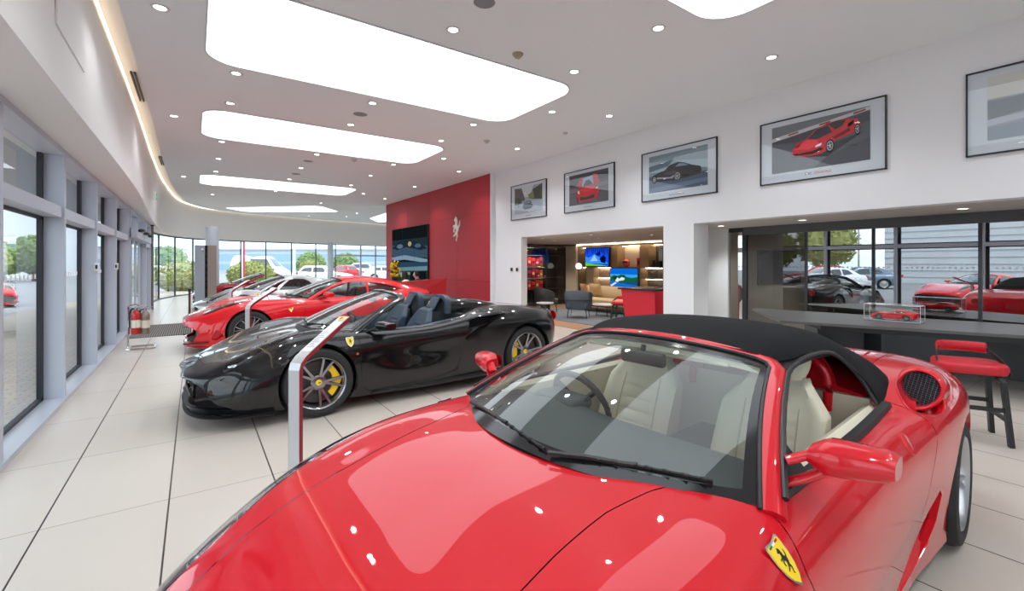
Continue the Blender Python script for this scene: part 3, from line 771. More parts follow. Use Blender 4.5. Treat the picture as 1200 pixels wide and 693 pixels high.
    T.append([(-1.55, 0, 1.238), (-1.55, .2, 1.235), (-1.55, .38, 1.22), (-1.55, .50, 1.196), (-1.56, .565, 1.152), (-1.58, .63, 1.06), (-1.6, .70, .95), (-1.6, .75, .84)])
    T.append([(-1.85, 0, 1.215), (-1.85, .2, 1.21), (-1.85, .38, 1.195), (-1.84, .50, 1.165), (-1.83, .58, 1.115), (-1.83, .65, 1.03), (-1.82, .715, .94), (-1.82, .75, .86)])
    T.append([(-2.15, 0, 1.14), (-2.14, .2, 1.14), (-2.12, .38, 1.125), (-2.08, .52, 1.09), (-2.04, .61, 1.04), (-2.01, .67, .985), (-1.99, .715, .93), (-1.97, .745, .89)])
    T.append([(-2.38, 0, 1.03), (-2.37, .2, 1.03), (-2.34, .38, 1.03), (-2.29, .53, 1.01), (-2.23, .63, .985), (-2.18, .685, .955), (-2.13, .715, .93), (-2.09, .735, .905)])
    T.append([(-2.44, 0, .965), (-2.43, .2, .965), (-2.40, .38, .96), (-2.35, .53, .95), (-2.28, .64, .94), (-2.22, .695, .93), (-2.16, .72, .91), (-2.11, .74, .89)])
    G2 = loft(T, 8, 5)
    win = [(-.8, .5), (-.8, 1.2), (-1.02, 1.125), (-1.16, 1.128), (-1.35, 1.145), (-1.60, 1.135), (-1.73, 1.085), (-1.80, .98), (-1.80, .5)]
    pr2 = {'body_shell': (FABRIC, None)}
    r = shell(G2, [Region('win', 'xz', win, 'hole', ymin=.40, zmax=1.19)], pr2, root, lip=.015)
    for o in r['body_shell']: o.name = 'soft_top'; o.data.name = 'soft_top'
    # inner headliner
    G3 = G2[:, :22] - np.array([0, 0, .03]); h = MB()
    full = [[tuple(p * np.array([1, -1, 1])) for p in row[::-1]] + [tuple(p) for p in row[1:]] for row in G3[2:36]]
    h.grid(full); h.build('headliner', mat('grey_lining', rgb(60, 60, 62), .9), root, smooth=80)
    for s in (1, -1):
        e = MB(); e.tube([(W(s, b) + Vector((-.012, s * .066, -.012)))[:] for b in (.06, .25, .45, .65, .85, .94)] + curve([(-1.15, s * .59, 1.122), (-1.35, s * .580, 1.137), (-1.60, s * .588, 1.125), (-1.725, s * .61, 1.08), (-1.795, s * .67, .985), (-1.80, s * .735, .87)], 6), .010, 8); e.build('window_seal', BLACKPL, root)
        # seam rear quarter window strip / B post
        e = MB(); e.sweep(curve([(-.50, s * .735, .850), (-.9, s * .752, .858), (-1.4, s * .757, .86), (-1.85, s * .757, .877)], 5), [(-.022, -.012), (.022, -.012), (.016, .008), (-.016, .008)]); e.build('belt_moulding', BLACKPL, root)
        # mirror sail triangle
        e = MB(); A_ = Vector((-.56, s * .742, .85)); B_ = Vector((-.80, s * .745, .86)); C_ = Vector((-.75, s * .675, .975))
        t_ = Vector((0, s * .012, 0)); v = [A_ - t_, B_ - t_, C_ - t_, A_ + t_, B_ + t_, C_ + t_]
        e.add([q[:] for q in v], [(0, 1, 2), (3, 4, 5), (0, 1, 4, 3), (1, 2, 5, 4), (2, 0, 3, 5)]); e.build('mirror_sail', BLACKPL, root)
        door_mirror(root, s, (-.655, .742, .915), (-.70, .895, .965), (.195, .11, .105), RED)
        # door card
        d = MB(); xs = [-.55 - 1.3 * i / 14 for i in range(15)]
        d.grid([[(x, s * .735, .852), (x, s * .70, .865), (x, s * .67, .845), (x, s * .655, .70), (x, s * .69, .62), (x, s * .66, .52), (x, s * .70, .25)] for x in xs]); d.build('door_card', CREAM, root)
        # exterior shut handle
        e = MB(); Mh = Matrix.Translation((-1.63, s * .868, .775)) @ Matrix.Rotation(-s * .95, 4, 'X')
        e.lathe([(.048, -.004), (.046, .006), (.030, .010), (0, .011)], 24, Mh); e.build('door_handle', RED, root)
        # shield on the fender
        if True:
            nrm = Vector((.0, s * .75, .66)).normalized(); up = Vector((.12, -s * .62, .70)); up = (up - nrm * up.dot(nrm)).normalized(); rt = up.cross(nrm)
            R_ = Matrix((rt, up, nrm)).transposed()
            badge(root, (-.385, s * .832, .785), R_.to_quaternion(), .098)
        # roll hoop + red fairing behind each seat
        e = MB(); P = []
        for i in range(9):
            t = i / 8; P.append([(-1.90 - .25 * t, s * .36 + (.19 - .05 * t) * math.cos(a), .86 + (.25 - .12 * t) * math.sin(a)) for a in [PI * q / 14 for q in range(15)]])
        e.grid(P); e.flat([(p[1], p[2]) for p in P[0]], 0, Matrix(((0, 0, 1, P[0][0][0]), (1, 0, 0, 0), (0, 1, 0, 0), (0, 0, 0, 1)))); e.build('seat_fairing', RED, root)
        e = MB(); e.tube(curve([(-1.80, s * .19, .80), (-1.80, s * .20, 1.0), (-1.80, s * .36, 1.085), (-1.80, s * .52, 1.0), (-1.80, s * .53, .80)], 6), .022, 10); e.build('roll_hoop', RED, root)
        seat(root, -1.40, s * .37, .36, CREAM, CREAM2, h=.54, rec=.25)
    b = MB(); b.box(-1.95, -1.86, -.72, .72, .25, .88); b.build('rear_bulkhead', CREAM, root)
    make_dash(root, W, DASH)
    c = MB(); c.rbox(-1.75, -.85, -.12, .12, .25, .60, .05, 4); c.build('centre_console', DASH, root)
    c = MB(); c.box(-1.9, -.4, -.75, .75, .20, .25); c.build('cabin_floor', mat('dark_carpet', rgb(40, 40, 42), .95), root)
    c = MB(); c.box(-.45, -.40, -.70, .70, .25, .80); c.build('firewall', MATTBLACK, root)
    wheel_wells(root, ((0, .365, .55, .90), (-2.6, .385, .55, .93)))
    underbody(root, -3.25, .62, .78, .13, .27, ((0, .40), (-2.6, .42)))
    for s in (1, -1):
        wheel(root, 0, s * .80, .325, .325, .225, .245, 'five', s, RIMSILVER, REDC)
        wheel(root, -2.6, s * .81, .338, .338, .28, .25, 'five', s, RIMSILVER, REDC)
        e = MB()
        e.lathe([(.062, 0), (.058, .012), (.03, .018), (0, .02)], 20, Matrix.Translation((-3.50, s * .60, .74)) @ Matrix.Rotation(-PI / 2, 4, 'Y')); e.build('tail_light', TAIL, root)
    return root
# ================================================================== mid-engined cars (black spider, silver coupe, ...)
def roof_shell(root, T, wins, m, gl, name='roof', lip=.012, rear=None, subs=8):
    G = loft(T, subs, 5)
    regs = [Region('side_window', 'xz', w, 'part', ymin=.38, gap=0) for w in wins]
    if rear: regs.append(Region('rear_window', 'xy', rear, 'part', xmax=-1.5))
    r = shell(G, regs, {'body_shell': (m, None), 'side_window': (gl, None), 'rear_window': (gl, None)}, root, lip=0)
    for o in r['body_shell']: o.name = name
    return G
def mid_engine(root, pm, interior, roof=False, cal=None, rimm=None, style='twin', gl=None):
    S = []
    S.append([(1.06, 0, .50), (1.08, 0, .49), (1.09, 0, .475), (1.10, 0, .46), (1.105, 0, .44), (1.10, 0, .38), (1.09, 0, .30), (1.08, 0, .22), (1.06, 0, .15)])
    S.append([(1.0, 0, .525), (1.03, .17, .515), (1.05, .30, .50), (1.07, .40, .485), (1.085, .46, .46), (1.08, .50, .39), (1.07, .52, .30), (1.06, .51, .22), (1.04, .48, .15)])
    S.append([(.94, 0, .555), (.94, .24, .545), (.93, .48, .535), (.92, .62, .52), (.92, .70, .475), (.92, .74, .40), (.91, .77, .31), (.91, .76, .22), (.89, .72, .14)])
    S.append([(.76, 0, .61), (.76, .25, .60), (.76, .48, .60), (.75, .66, .60), (.74, .79, .54), (.74, .85, .44), (.73, .88, .33), (.72, .87, .23), (.70, .84, .13)])
    S.append(mid(.46, (0, .695), (.25, .69), (.47, .70), (.68, .735), (.81, .675), (.89, .57), (.93, .43), (.93, .28), (.89, .13)))
    S.append(mid(.22, (0, .745), (.25, .745), (.48, .765), (.69, .815), (.83, .755), (.905, .64), (.945, .48), (.94, .30), (.90, .13)))
    S.append(mid(0, (0, .78), (.25, .785), (.49, .805), (.70, .845), (.835, .785), (.91, .67), (.95, .50), (.945, .31), (.90, .13)))
    S.append(mid(-.25, (0, .80), (.28, .81), (.52, .825), (.70, .835), (.83, .775), (.90, .665), (.935, .50), (.925, .31), (.89, .13)))
    S.append(mid(-.5, (0, .80), (.30, .81), (.56, .82), (.745, .805), (.835, .755), (.89, .66), (.90, .50), (.90, .31), (.88, .12)))
    S.append(mid(-.9, (0, .80), (.30, .80), (.60, .80), (.765, .79), (.845, .745), (.875, .665), (.885, .50), (.90, .31), (.885, .12)))
    S.append(mid(-1.3, (0, .80), (.30, .80), (.60, .80), (.775, .805), (.86, .765), (.895, .68), (.89, .50), (.90, .31), (.89, .12)))
    S.append(mid(-1.65, (0, .85), (.30, .85), (.60, .85), (.775, .86), (.875, .82), (.925, .72), (.92, .54), (.91, .31), (.89, .12)))
    S.append(mid(-2.0, (0, .95), (.30, .95), (.58, .95), (.74, .945), (.87, .895), (.945, .79), (.96, .58), (.94, .34), (.90, .12)))
    S.append(mid(-2.35, (0, .965), (.28, .97), (.52, .975), (.70, .965), (.85, .915), (.95, .81), (.975, .62), (.96, .38), (.93, .13)))
    S.append(mid(-2.7, (0, .93), (.28, .935), (.50, .945), (.68, .95), (.84, .905), (.945, .80), (.975, .62), (.965, .38), (.94, .14)))
    S.append([(-3.0, 0, .90), (-3.0, .28, .90), (-3.0, .48, .905), (-3.0, .66, .91), (-3.0, .80, .87), (-3.0, .90, .77), (-3.0, .93, .6), (-3.0, .91, .38), (-2.98, .88, .18)])
    S.append([(-3.32, 0, .88), (-3.32, .28, .88), (-3.30, .46, .88), (-3.28, .62, .87), (-3.26, .74, .81), (-3.24, .82, .70), (-3.23, .84, .55), (-3.22, .82, .38), (-3.2, .78, .22)])
    S.append([(-3.42, 0, .86), (-3.42, .22, .86), (-3.42, .38, .85), (-3.42, .48, .82), (-3.44, .54, .74), (-3.45, .58, .64), (-3.46, .58, .50), (-3.46, .56, .38), (-3.44, .52, .24)])
    S.append([(-3.44, 0, .85), (-3.44, 0, .84), (-3.44, 0, .82), (-3.45, 0, .79), (-3.47, 0, .72), (-3.48, 0, .62), (-3.49, 0, .50), (-3.48, 0, .38), (-3.46, 0, .24)])
    G = loft(S, 7, 6, [0, 0, 0, .35, .1, .1, 0, .1, 0])
    m2 = lambda P: P + [(x, -y) for x, y in P[::-1] if y > 0]
    cab = m2([(-.02, 0), (-.07, .3), (-.22, .56), (-.36, .70), (-.50, .745), (-1.0, .765), (-1.45, .770), (-1.74, .76), (-1.78, .60), (-1.80, 0)])
    hood = m2([(.96, 0), (.93, .30), (.80, .46), (.55, .52), (.2, .53), (-.05, .58), (-.30, .66), (-.5, .6), (-.5, 0)])
    door = [(-.40, .90), (-.415, .70), (-.43, .30), (-.50, .17), (-1.30, .19), (-1.58, .26), (-1.66, .45), (-1.64, .60), (-1.71, .66), (-1.72, .80), (-1.70, .95)]
    lamp = [(.80, .685), (.66, .63), (.30, .655), (.10, .70), (.12, .735), (.40, .75), (.66, .78), (.80, .76)]
    mouth = [(-.1, .455), (.54, .455), (.70, .40), (.86, .20), (-.1, .20)]
    scoop = [(-1.69, .60), (-1.735, .70), (-1.76, .835), (-1.90, .865), (-2.27, .885), (-2.10, .80), (-1.85, .66), (-1.74, .59)]
    regs = [Region('cabin', 'xy', cab, 'hole', zmin=.70),
            Region('arch', 'xz', circ(0, .34, .375, 40), 'hole', ymin=.6, zmax=.80),
            Region('arch', 'xz', circ(-2.65, .345, .395, 40), 'hole', ymin=.6, zmax=.84),
            Region('hood', 'xy', hood, 'panel', zmin=.48),
            Region('door', 'xz', door, 'panel', ymin=.60, zmin=.1, gap=.003),
            Region('headlight', 'xy', lamp, 'part', zmin=.42, ymin=.3),
            Region('mouth', 'yz', mouth, 'hole', xmin=.5),
            Region('scoop', 'xz', scoop, 'hole', ymin=.7)]
    pr = {'body_shell': (pm, None), 'headlight': (LAMPGL, None), 'shut_line': (SHUT if pm is not BLACKP else MATTBLACK, None)}
    shell(G, regs, pr, root)
    for s in (1, -1):
        b = MB(); b.m = 0
        b.grid([[(x, y0 * s, z), (x, y1 * s, z - .03)] for x, y0, y1, z in ((.84, .66, .80, .50), (.6, .62, .79, .61), (.35, .64, .77, .70), (.08, .68, .76, .78))])
        for x, y, z in ((.72, .715, .565), (.56, .715, .63), (.40, .71, .68), (.24, .71, .73)):
            b.m = 1; b.lathe([(.045, .02), (.04, .03), (.03, .0), (0, -.02)], 16, Matrix.Translation((x, y * s, z - .02)))
        b.build('headlight_bowl', [mat('lamp_grey', rgb(120, 125, 130), .35, .5), CHROME], root)
        c = MB(); P = []
        for kx, dy in ((1.02, .0), (.96, -.04), (.80, -.10), (.1, -.12)):
            P.append([(-1.9 + (x + 1.9) * kx, s * (.925 + .02 * (x < -1.9) + dy - .20 * max(0, z - .72)), .74 + (z - .74) * kx) for x, z in scoop])
        c.grid(P, closev=True); c.build('side_scoop', BLACKPL, root)
        c = MB(); c.sweep(curve([(-1.72, s * .925, .60), (-1.90, s * .965, .695), (-2.10, s * .955, .80), (-2.30, s * .90, .885)], 5), [(-.012, -.02), (.016, -.014), (.010, .014), (-.012, .010)], up=(0, s, 0)); c.build('scoop_blade', pm, root)
        c = MB(); c.sweep(curve([(-1.78, s * .885, .735), (-1.95, s * .915, .77), (-2.12, s * .90, .80)], 4), [(-.02, -.006), (.02, -.006), (.02, .006), (-.02, .006)]); c.build('scoop_fin', pm, root)
        # splitter wing on the sill
        c = MB(); c.sweep(curve([(-.55, s * .875, .145), (-1.2, s * .90, .135), (-2.0, s * .935, .15), (-2.24, s * .95, .17)], 4), [(-.05, -.02), (.035, -.016), (.035, .006), (-.05, .03)]); c.build('side_skirt', BLACKPL, root)
        door_mirror(root, s, (-.52, .765, .80), (-.66, .93, .855), (.21, .13, .105), pm if pm is not SILVERP else pm, arms=1)
        e = MB(); e.rbox(-1.60, -1.46, s * .865, s * .905, .715, .735, .009); e.build('door_handle', pm, root)
        nrm = Vector((.0, s * .90, .45)).normalized(); up = Vector((.05, -s * .45, .90)); up = (up - nrm * up.dot(nrm)).normalized(); rt = up.cross(nrm)
        badge(root, (-.315, s * .885, .715), Matrix((rt, up, nrm)).transposed().to_quaternion(), .098)
        c = MB(); c.lathe([(.014, 0), (.012, .008), (0, .01)], 12, Matrix.Translation((-.385, s * .905, .585)) @ Matrix.Rotation(-s * PI / 2, 4, 'X')); c.build('side_marker', mat('amber_lens', rgb(220, 90, 60), .2, coat=1), root)
        e = MB(); e.lathe([(.075, 0), (.07, .016), (.03, .02), (0, .02)], 20, Matrix.Translation((-3.40, s * .62, .76)) @ Matrix.Rotation(-PI / 2 - s * .3 * 0, 4, 'Y')); e.build('tail_light', TAIL, root)
        d = MB(); xs = [-.45 - 1.25 * i / 12 for i in range(13)]
        d.grid([[(x, s * .76, .792 + max(0, -x - 1.2) * .13), (x, s * .72, .80 + max(0, -x - 1.2) * .13), (x, s * .69, .76), (x, s * .68, .65), (x, s * .71, .25)] for x in xs]); d.build('door_card', interior, root)
        seat(root, -1.16, s * .37, .30, interior, interior, h=.60, rec=.30, hr=False, w=.50)
        e = MB(); q = -1.16 - .30 * .60 / .66 - .05
        P = []
        for i in range(9):
            v = i / 8; P.append([(q - .10 * v + .035 * math.cos(a), s * .37 + (.125 - .03 * v) * math.sin(a), .945 + .15 * v) for a in [2 * PI * k / 16 for k in range(16)]])
        e.grid(P, closev=True); k = len(e.v) - 16; e.f.append(tuple(range(k, k + 16))); e.mi.append(0); e.build('headrest', interior, root)
        c = MB(); c.m = 0; horse(c, Matrix.Translation((q + .005, s * .37, 1.03)) @ Matrix.Rotation(PI / 2, 4, 'Z') @ Matrix.Rotation(PI / 2 - .3, 4, 'X') , .002, .03); c.build('headrest_emblem', mat('stitch_pale', rgb(220, 220, 190), .6), root)
        if not roof:
            e = MB(); P = []
            for i in range(12):
                t = i / 11; hh = (1 - t) ** .8; P.append([(-1.66 - .95 * t, s * .39 + (.20 - .05 * t) * math.cos(a) * (1 if abs(math.cos(a)) < .99 else 1), .90 + .03 * t + (.20 * (1 - t ** 1.6) + .005) * math.sin(a) ** .6) for a in [PI * q_ / 14 for q_ in range(15)]])
            e.grid(P); e.build('seat_fairing', pm, root)
            e = MB(); e.sweep([(-1.64, s * .39 + .195 * math.copysign(abs(math.cos(a)) ** .45, math.cos(a)), .90 + .215 * max(0, math.sin(a)) ** .5) for a in [PI * q_ / 20 for q_ in range(21)]], [(-.045, -.02), (.045, -.02), (.035, .016), (-.035, .016)], ups=[(0, math.cos(a), math.sin(a)) for a in [PI * q_ / 20 for q_ in range(21)]]); e.build('roll_hoop', interior, root)
            e = MB(); e.flat([(-.18, 0), (.18, 0), (.17, .12), (.13, .185), (-.13, .185), (-.17, .12)], 0, Matrix(((0, 0, 1, -1.66), (1, 0, 0, s * .39), (0, 1, 0, .90), (0, 0, 0, 1)))); e.build('hoop_pad', DASH, root)
    # splitter + mouth interior
    c = MB(); pts = [(1.06, 0, .135), (1.06, .30, .135), (1.02, .55, .132), (.90, .76, .13), (.66, .89, .125), (.40, .925, .12)]
    pts = [(x, -y, z) for x, y, z in pts[:0:-1]] + pts
    c.sweep(curve(pts, 4), [(-.07, -.006), (.03, -.006), (.034, .0), (-.03, .010)]); c.build('front_splitter', BLACKPL, root)
    c = MB(); c.grid([[(1.03 - .34 * abs(y) ** 2.2, y, .15), (.86 - .28 * abs(y) ** 2.5, y, .15), (.82 - .28 * abs(y) ** 2.5, y, .50)] for y in [-.86 + 1.72 * i / 20 for i in range(21)]]); c.build('front_grille', mat('grille_mesh', (.03, .03, .032), .45, .3), root)
    c = MB()
    for s in (1, -1):
        c.sweep(curve([(1.03, s * .10, .40), (1.0, s * .13, .30), (1.0, s * .20, .21)], 4), [(-.012, -.03), (.012, -.03), (.012, .03), (-.012, .03)])
        c.sweep(curve([(.98, s * .42, .225), (.90, s * .55, .26), (.84, s * .66, .27)], 4), [(-.03, -.008), (.03, -.008), (.03, .008), (-.03, .008)])
    c.tube([(1.035, -.55, .30), (1.06, 0, .30), (1.035, .55, .30)], .012, 6); c.build('grille_strut', BLACKPL, root)
    W, Wn = make_screen(root, pm, (-.03, -.36, .745, .835, .03), (-.945, -.085, .525, 1.182, .055), gl=gl)
    wiper(root, W(-.55, .02), W(.15, .04), Wn(-.3, .05), .012); wiper(root, W(.12, .01), W(.80, .05), Wn(.4, .05), .012)
    if roof:
        hdr = [W(a, 1.03) + Vector((0, 0, .010)) for a in (0, .35, .70, .93, 1.04)]
        T = [[h[:] for h in hdr] + [(-1.0, .61, 1.06), (-.85, .70, .93), (-.72, .765, .79)],
             [(-1.2, 0, 1.215), (-1.2, .2, 1.212), (-1.2, .38, 1.20), (-1.2, .50, 1.178), (-1.2, .57, 1.13), (-1.2, .64, 1.03), (-1.2, .71, .92), (-1.2, .775, .79)],
             [(-1.5, 0, 1.20), (-1.5, .2, 1.198), (-1.5, .38, 1.185), (-1.5, .50, 1.155), (-1.5, .575, 1.10), (-1.5, .645, 1.02), (-1.5, .72, .92), (-1.5, .78, .82)],
             [(-1.85, 0, 1.14), (-1.85, .2, 1.14), (-1.85, .38, 1.13), (-1.85, .50, 1.10), (-1.85, .57, 1.05), (-1.85, .65, .99), (-1.85, .71, .93), (-1.85, .77, .89)],
             [(-2.3, 0, 1.045), (-2.3, .2, 1.045), (-2.3, .36, 1.04), (-2.3, .47, 1.02), (-2.3, .54, .995), (-2.3, .60, .97), (-2.3, .66, .95), (-2.3, .71, .94)],
             [(-2.95, 0, .93), (-2.95, .2, .93), (-2.95, .34, .93), (-2.95, .44, .92), (-2.95, .52, .915), (-2.95, .58, .905), (-2.95, .62, .90), (-2.95, .66, .89)]]
        roof_shell(root, T, [[(-.82, .815), (-1.10, 1.075), (-1.25, 1.115), (-1.48, 1.10), (-1.62, 1.04), (-1.72, .93), (-1.60, .855), (-1.2, .825)]], pm, DARKGL, rear=m2([(-2.05, 0), (-2.05, .30), (-2.9, .28), (-2.9, 0)]))
    b = MB(); b.box(-1.80, -1.74, -.74, .74, .2, .90); b.build('rear_bulkhead', DASH, root)
    make_dash(root, W, DASH)
    c = MB(); c.rbox(-1.6, -.6, -.11, .11, .2, .52, .05, 4); c.build('centre_console', DASH, root)
    c = MB(); c.box(-1.75, -.3, -.76, .76, .17, .21); c.build('cabin_floor', MATS['dark_carpet'], root)
    c = MB(); c.box(-.36, -.32, -.70, .70, .2, .78); c.build('firewall', MATTBLACK, root)
    wheel_wells(root, ((0, .375, .55, .92), (-2.65, .395, .55, .94)))
    underbody(root, -3.2, .72, .80, .12, .26, ((0, .41), (-2.65, .43)))
    for s in (1, -1):
        wheel(root, 0, s * .825, .34, .34, .245, .262, style, s, rimm or RIMDARK, cal)
        wheel(root, -2.65, s * .80, .345, .345, .305, .264, style, s, rimm or RIMDARK, cal)
    return root

# ================================================================== front-engined grand tourer
def front_engine(root, pm, interior, cal=None):
    S = []
    S.append([(.93, 0, .56), (.945, 0, .55), (.955, 0, .54), (.96, 0, .525), (.965, 0, .50), (.96, 0, .44), (.95, 0, .34), (.94, 0, .24), (.92, 0, .13)])
    S.append([(.88, 0, .60), (.90, .16, .585), (.92, .28, .57), (.935, .38, .55), (.945, .43, .515), (.945, .47, .44), (.935, .48, .34), (.93, .48, .24), (.91, .46, .13)])
    S.append([(.80, 0, .64), (.80, .22, .635), (.80, .44, .62), (.80, .58, .60), (.81, .66, .55), (.82, .71, .46), (.82, .74, .35), (.82, .74, .24), (.80, .72, .13)])
    S.append([(.64, 0, .69), (.64, .24, .685), (.64, .47, .68), (.64, .64, .675), (.64, .77, .62), (.64, .84, .50), (.64, .87, .37), (.63, .87, .25), (.62, .85, .13)])
    S.append(mid(.40, (0, .755), (.25, .75), (.47, .755), (.67, .785), (.82, .725), (.90, .60), (.94, .44), (.94, .29), (.90, .13)))
    S.append(mid(.18, (0, .80), (.25, .80), (.48, .81), (.69, .845), (.84, .79), (.92, .67), (.96, .50), (.95, .31), (.91, .13)))
    S.append(mid(0, (0, .825), (.26, .825), (.49, .835), (.70, .865), (.84, .81), (.925, .69), (.96, .52), (.95, .32), (.91, .13)))
    S.append(mid(-.3, (0, .86), (.28, .86), (.52, .86), (.71, .865), (.84, .81), (.91, .69), (.94, .52), (.93, .32), (.89, .13)))
    S.append(mid(-.7, (0, .87), (.30, .87), (.56, .87), (.735, .86), (.84, .81), (.885, .70), (.90, .52), (.89, .32), (.87, .13)))
    S.append(mid(-1.1, (0, .87), (.30, .87), (.60, .87), (.76, .85), (.845, .80), (.88, .70), (.89, .52), (.89, .32), (.87, .13)))
    S.append(mid(-1.7, (0, .86), (.30, .86), (.60, .86), (.775, .845), (.86, .80), (.895, .71), (.895, .53), (.89, .32), (.88, .13)))
    S.append(mid(-2.2, (0, .90), (.30, .90), (.60, .89), (.775, .875), (.88, .83), (.93, .74), (.94, .57), (.92, .34), (.90, .13)))
    S.append(mid(-2.6, (0, .97), (.30, .97), (.56, .965), (.73, .945), (.87, .895), (.955, .79), (.98, .61), (.96, .37), (.93, .13)))
    S.append(mid(-2.95, (0, .985), (.30, .985), (.52, .98), (.70, .955), (.85, .90), (.945, .79), (.975, .62), (.96, .38), (.93, .14)))
    S.append([(-3.3, 0, .965), (-3.3, .30, .965), (-3.3, .50, .96), (-3.3, .66, .94), (-3.3, .79, .88), (-3.3, .88, .77), (-3.3, .91, .6), (-3.3, .89, .38), (-3.28, .86, .18)])
    S.append([(-3.58, 0, .95), (-3.58, .28, .95), (-3.57, .46, .945), (-3.55, .60, .92), (-3.53, .71, .85), (-3.51, .78, .73), (-3.5, .80, .56), (-3.48, .78, .38), (-3.45, .74, .22)])
    S.append([(-3.67, 0, .93), (-3.67, .22, .93), (-3.67, .38, .92), (-3.66, .48, .88), (-3.65, .54, .80), (-3.64, .58, .68), (-3.64, .58, .54), (-3.62, .56, .38), (-3.58, .52, .24)])
    S.append([(-3.68, 0, .92), (-3.68, 0, .91), (-3.68, 0, .90), (-3.67, 0, .86), (-3.66, 0, .78), (-3.66, 0, .67), (-3.66, 0, .53), (-3.64, 0, .38), (-3.60, 0, .24)])
    G = loft(S, 7, 6, [0, 0, 0, .3, .1, .1, 0, .1, 0])
    m2 = lambda P: P + [(x, -y) for x, y in P[::-1] if y > 0]
    cab = m2([(-.72, 0), (-.76, .3), (-.86, .56), (-.95, .70), (-1.08, .735), (-1.5, .75), (-2.2, .755), (-2.75, .70), (-3.0, .5), (-3.05, 0)])
    hood = m2([(.84, 0), (.80, .34), (.62, .50), (.3, .54), (-.2, .56), (-.7, .64), (-1.0, .66), (-1.1, .6), (-1.1, 0)])
    door = [(-.95, 1.0), (-.93, .80), (-.88, .50), (-.90, .22), (-1.9, .20), (-2.12, .35), (-2.18, .60), (-2.16, 1.0)]
    lamp = [(.66, .60), (.50, .585), (.22, .66), (.08, .73), (.10, .77), (.34, .78), (.56, .74), (.66, .69)]
    mouth = [(-.1, .45), (.50, .47), (.72, .43), (.82, .36), (.72, .19), (-.1, .17)]
    duct = [(.66, .34), (.86, .33), (.78, .20), (.60, .20)]
    slash = [(.50, .42), (.58, .24), (.50, .23), (.40, .30)]
    regs = [Region('cabin', 'xy', cab, 'hole', zmin=.70),
            Region('arch', 'xz', circ(0, .345, .385, 40), 'hole', ymin=.6, zmax=.84),
            Region('arch', 'xz', circ(-2.72, .35, .40, 40), 'hole', ymin=.6, zmax=.88),
            Region('hood', 'xy', hood, 'panel', zmin=.52),
            Region('door', 'xz', door, 'panel', ymin=.60, zmin=.1, gap=.003),
            Region('headlight', 'xy', lamp, 'part', zmin=.42, ymin=.3),
            Region('mouth', 'yz', mouth, 'hole', xmin=.5),
            Region('slash', 'xz', slash, 'hole', ymin=.7)]
    shell(G, regs, {'body_shell': (pm, None), 'headlight': (LAMPGL, None), 'shut_line': (SHUT, None)}, root)
    W, Wn = make_screen(root, pm, (-.70, -.30, .735, .895, .03), (-1.62, -.09, .50, 1.232, .055))
    wiper(root, W(-.55, .02), W(.15, .04), Wn(-.3, .05), .012); wiper(root, W(.12, .01), W(.80, .05), Wn(.4, .05), .012)
    hdr = [W(a, 1.03) + Vector((0, 0, .010)) for a in (0, .35, .70, .93, 1.04)]
    T = [[h[:] for h in hdr] + [(-1.60, .60, 1.09), (-1.45, .70, .96), (-1.30, .76, .845)],
         [(-1.9, 0, 1.27), (-1.9, .2, 1.267), (-1.9, .38, 1.25), (-1.9, .50, 1.22), (-1.9, .57, 1.17), (-1.9, .64, 1.07), (-1.9, .71, .95), (-1.9, .775, .84)],
         [(-2.3, 0, 1.265), (-2.3, .2, 1.262), (-2.3, .38, 1.245), (-2.3, .50, 1.21), (-2.3, .57, 1.155), (-2.3, .645, 1.06), (-2.3, .72, .95), (-2.3, .775, .875)],
         [(-2.7, 0, 1.205), (-2.7, .2, 1.20), (-2.7, .36, 1.185), (-2.7, .48, 1.15), (-2.7, .56, 1.10), (-2.7, .62, 1.03), (-2.7, .67, .985), (-2.7, .71, .955)],
         [(-3.1, 0, 1.11), (-3.1, .2, 1.105), (-3.1, .34, 1.09), (-3.1, .45, 1.065), (-3.1, .52, 1.035), (-3.1, .58, 1.0), (-3.1, .62, .98), (-3.1, .66, .95)],
         [(-3.5, 0, .99), (-3.5, .2, .985), (-3.5, .32, .98), (-3.5, .42, .965), (-3.5, .48, .955), (-3.5, .53, .945), (-3.5, .56, .935), (-3.5, .60, .92)]]
    roof_shell(root, T, [[(-1.20, .87), (-1.50, 1.06), (-1.68, 1.14), (-1.9, 1.165), (-2.12, 1.155), (-2.14, .885)], [(-2.18, .895), (-2.17, 1.15), (-2.45, 1.12), (-2.75, 1.05), (-2.95, .985), (-2.6, .93)]], pm, SIDEGL, rear=m2([(-2.55, 0), (-2.6, .36), (-3.3, .36), (-3.35, 0)]))
    for s in (1, -1):
        b = MB(); b.m = 0
        b.grid([[(x, y0 * s, z), (x, y1 * s, z - .05)] for x, y0, y1, z in ((.68, .58, .72, .60), (.4, .58, .80, .74), (.05, .70, .79, .80))])
        b.m = 1
        for x, y, z in ((.52, .65, .665), (.38, .69, .71), (.25, .72, .745)): b.lathe([(.045, .02), (.04, .03), (.03, .0), (0, -.02)], 16, Matrix.Translation((x, y * s, z - .03)))
        b.build('headlight_bowl', [MATS['lamp_grey'], CHROME], root)
        door_mirror(root, s, (-1.18, .765, .88), (-1.30, .93, .93), (.21, .13, .11), pm, arms=1)
        nrm = Vector((.0, s * .93, .36)).normalized(); up = Vector((.0, -s * .36, .93)); rt = up.cross(nrm)
        badge(root, (-.66, s * .885, .70), Matrix((rt, up, nrm)).transposed().to_quaternion(), .098)
        e = MB(); e.lathe([(.075, 0), (.07, .016), (.03, .02), (0, .02)], 20, Matrix.Translation((-3.62, s * .62, .80)) @ Matrix.Rotation(-PI / 2, 4, 'Y')); e.build('tail_light', TAIL, root)
        seat(root, -1.95, s * .37, .32, interior, interior, h=.60, rec=.28, hr=False)
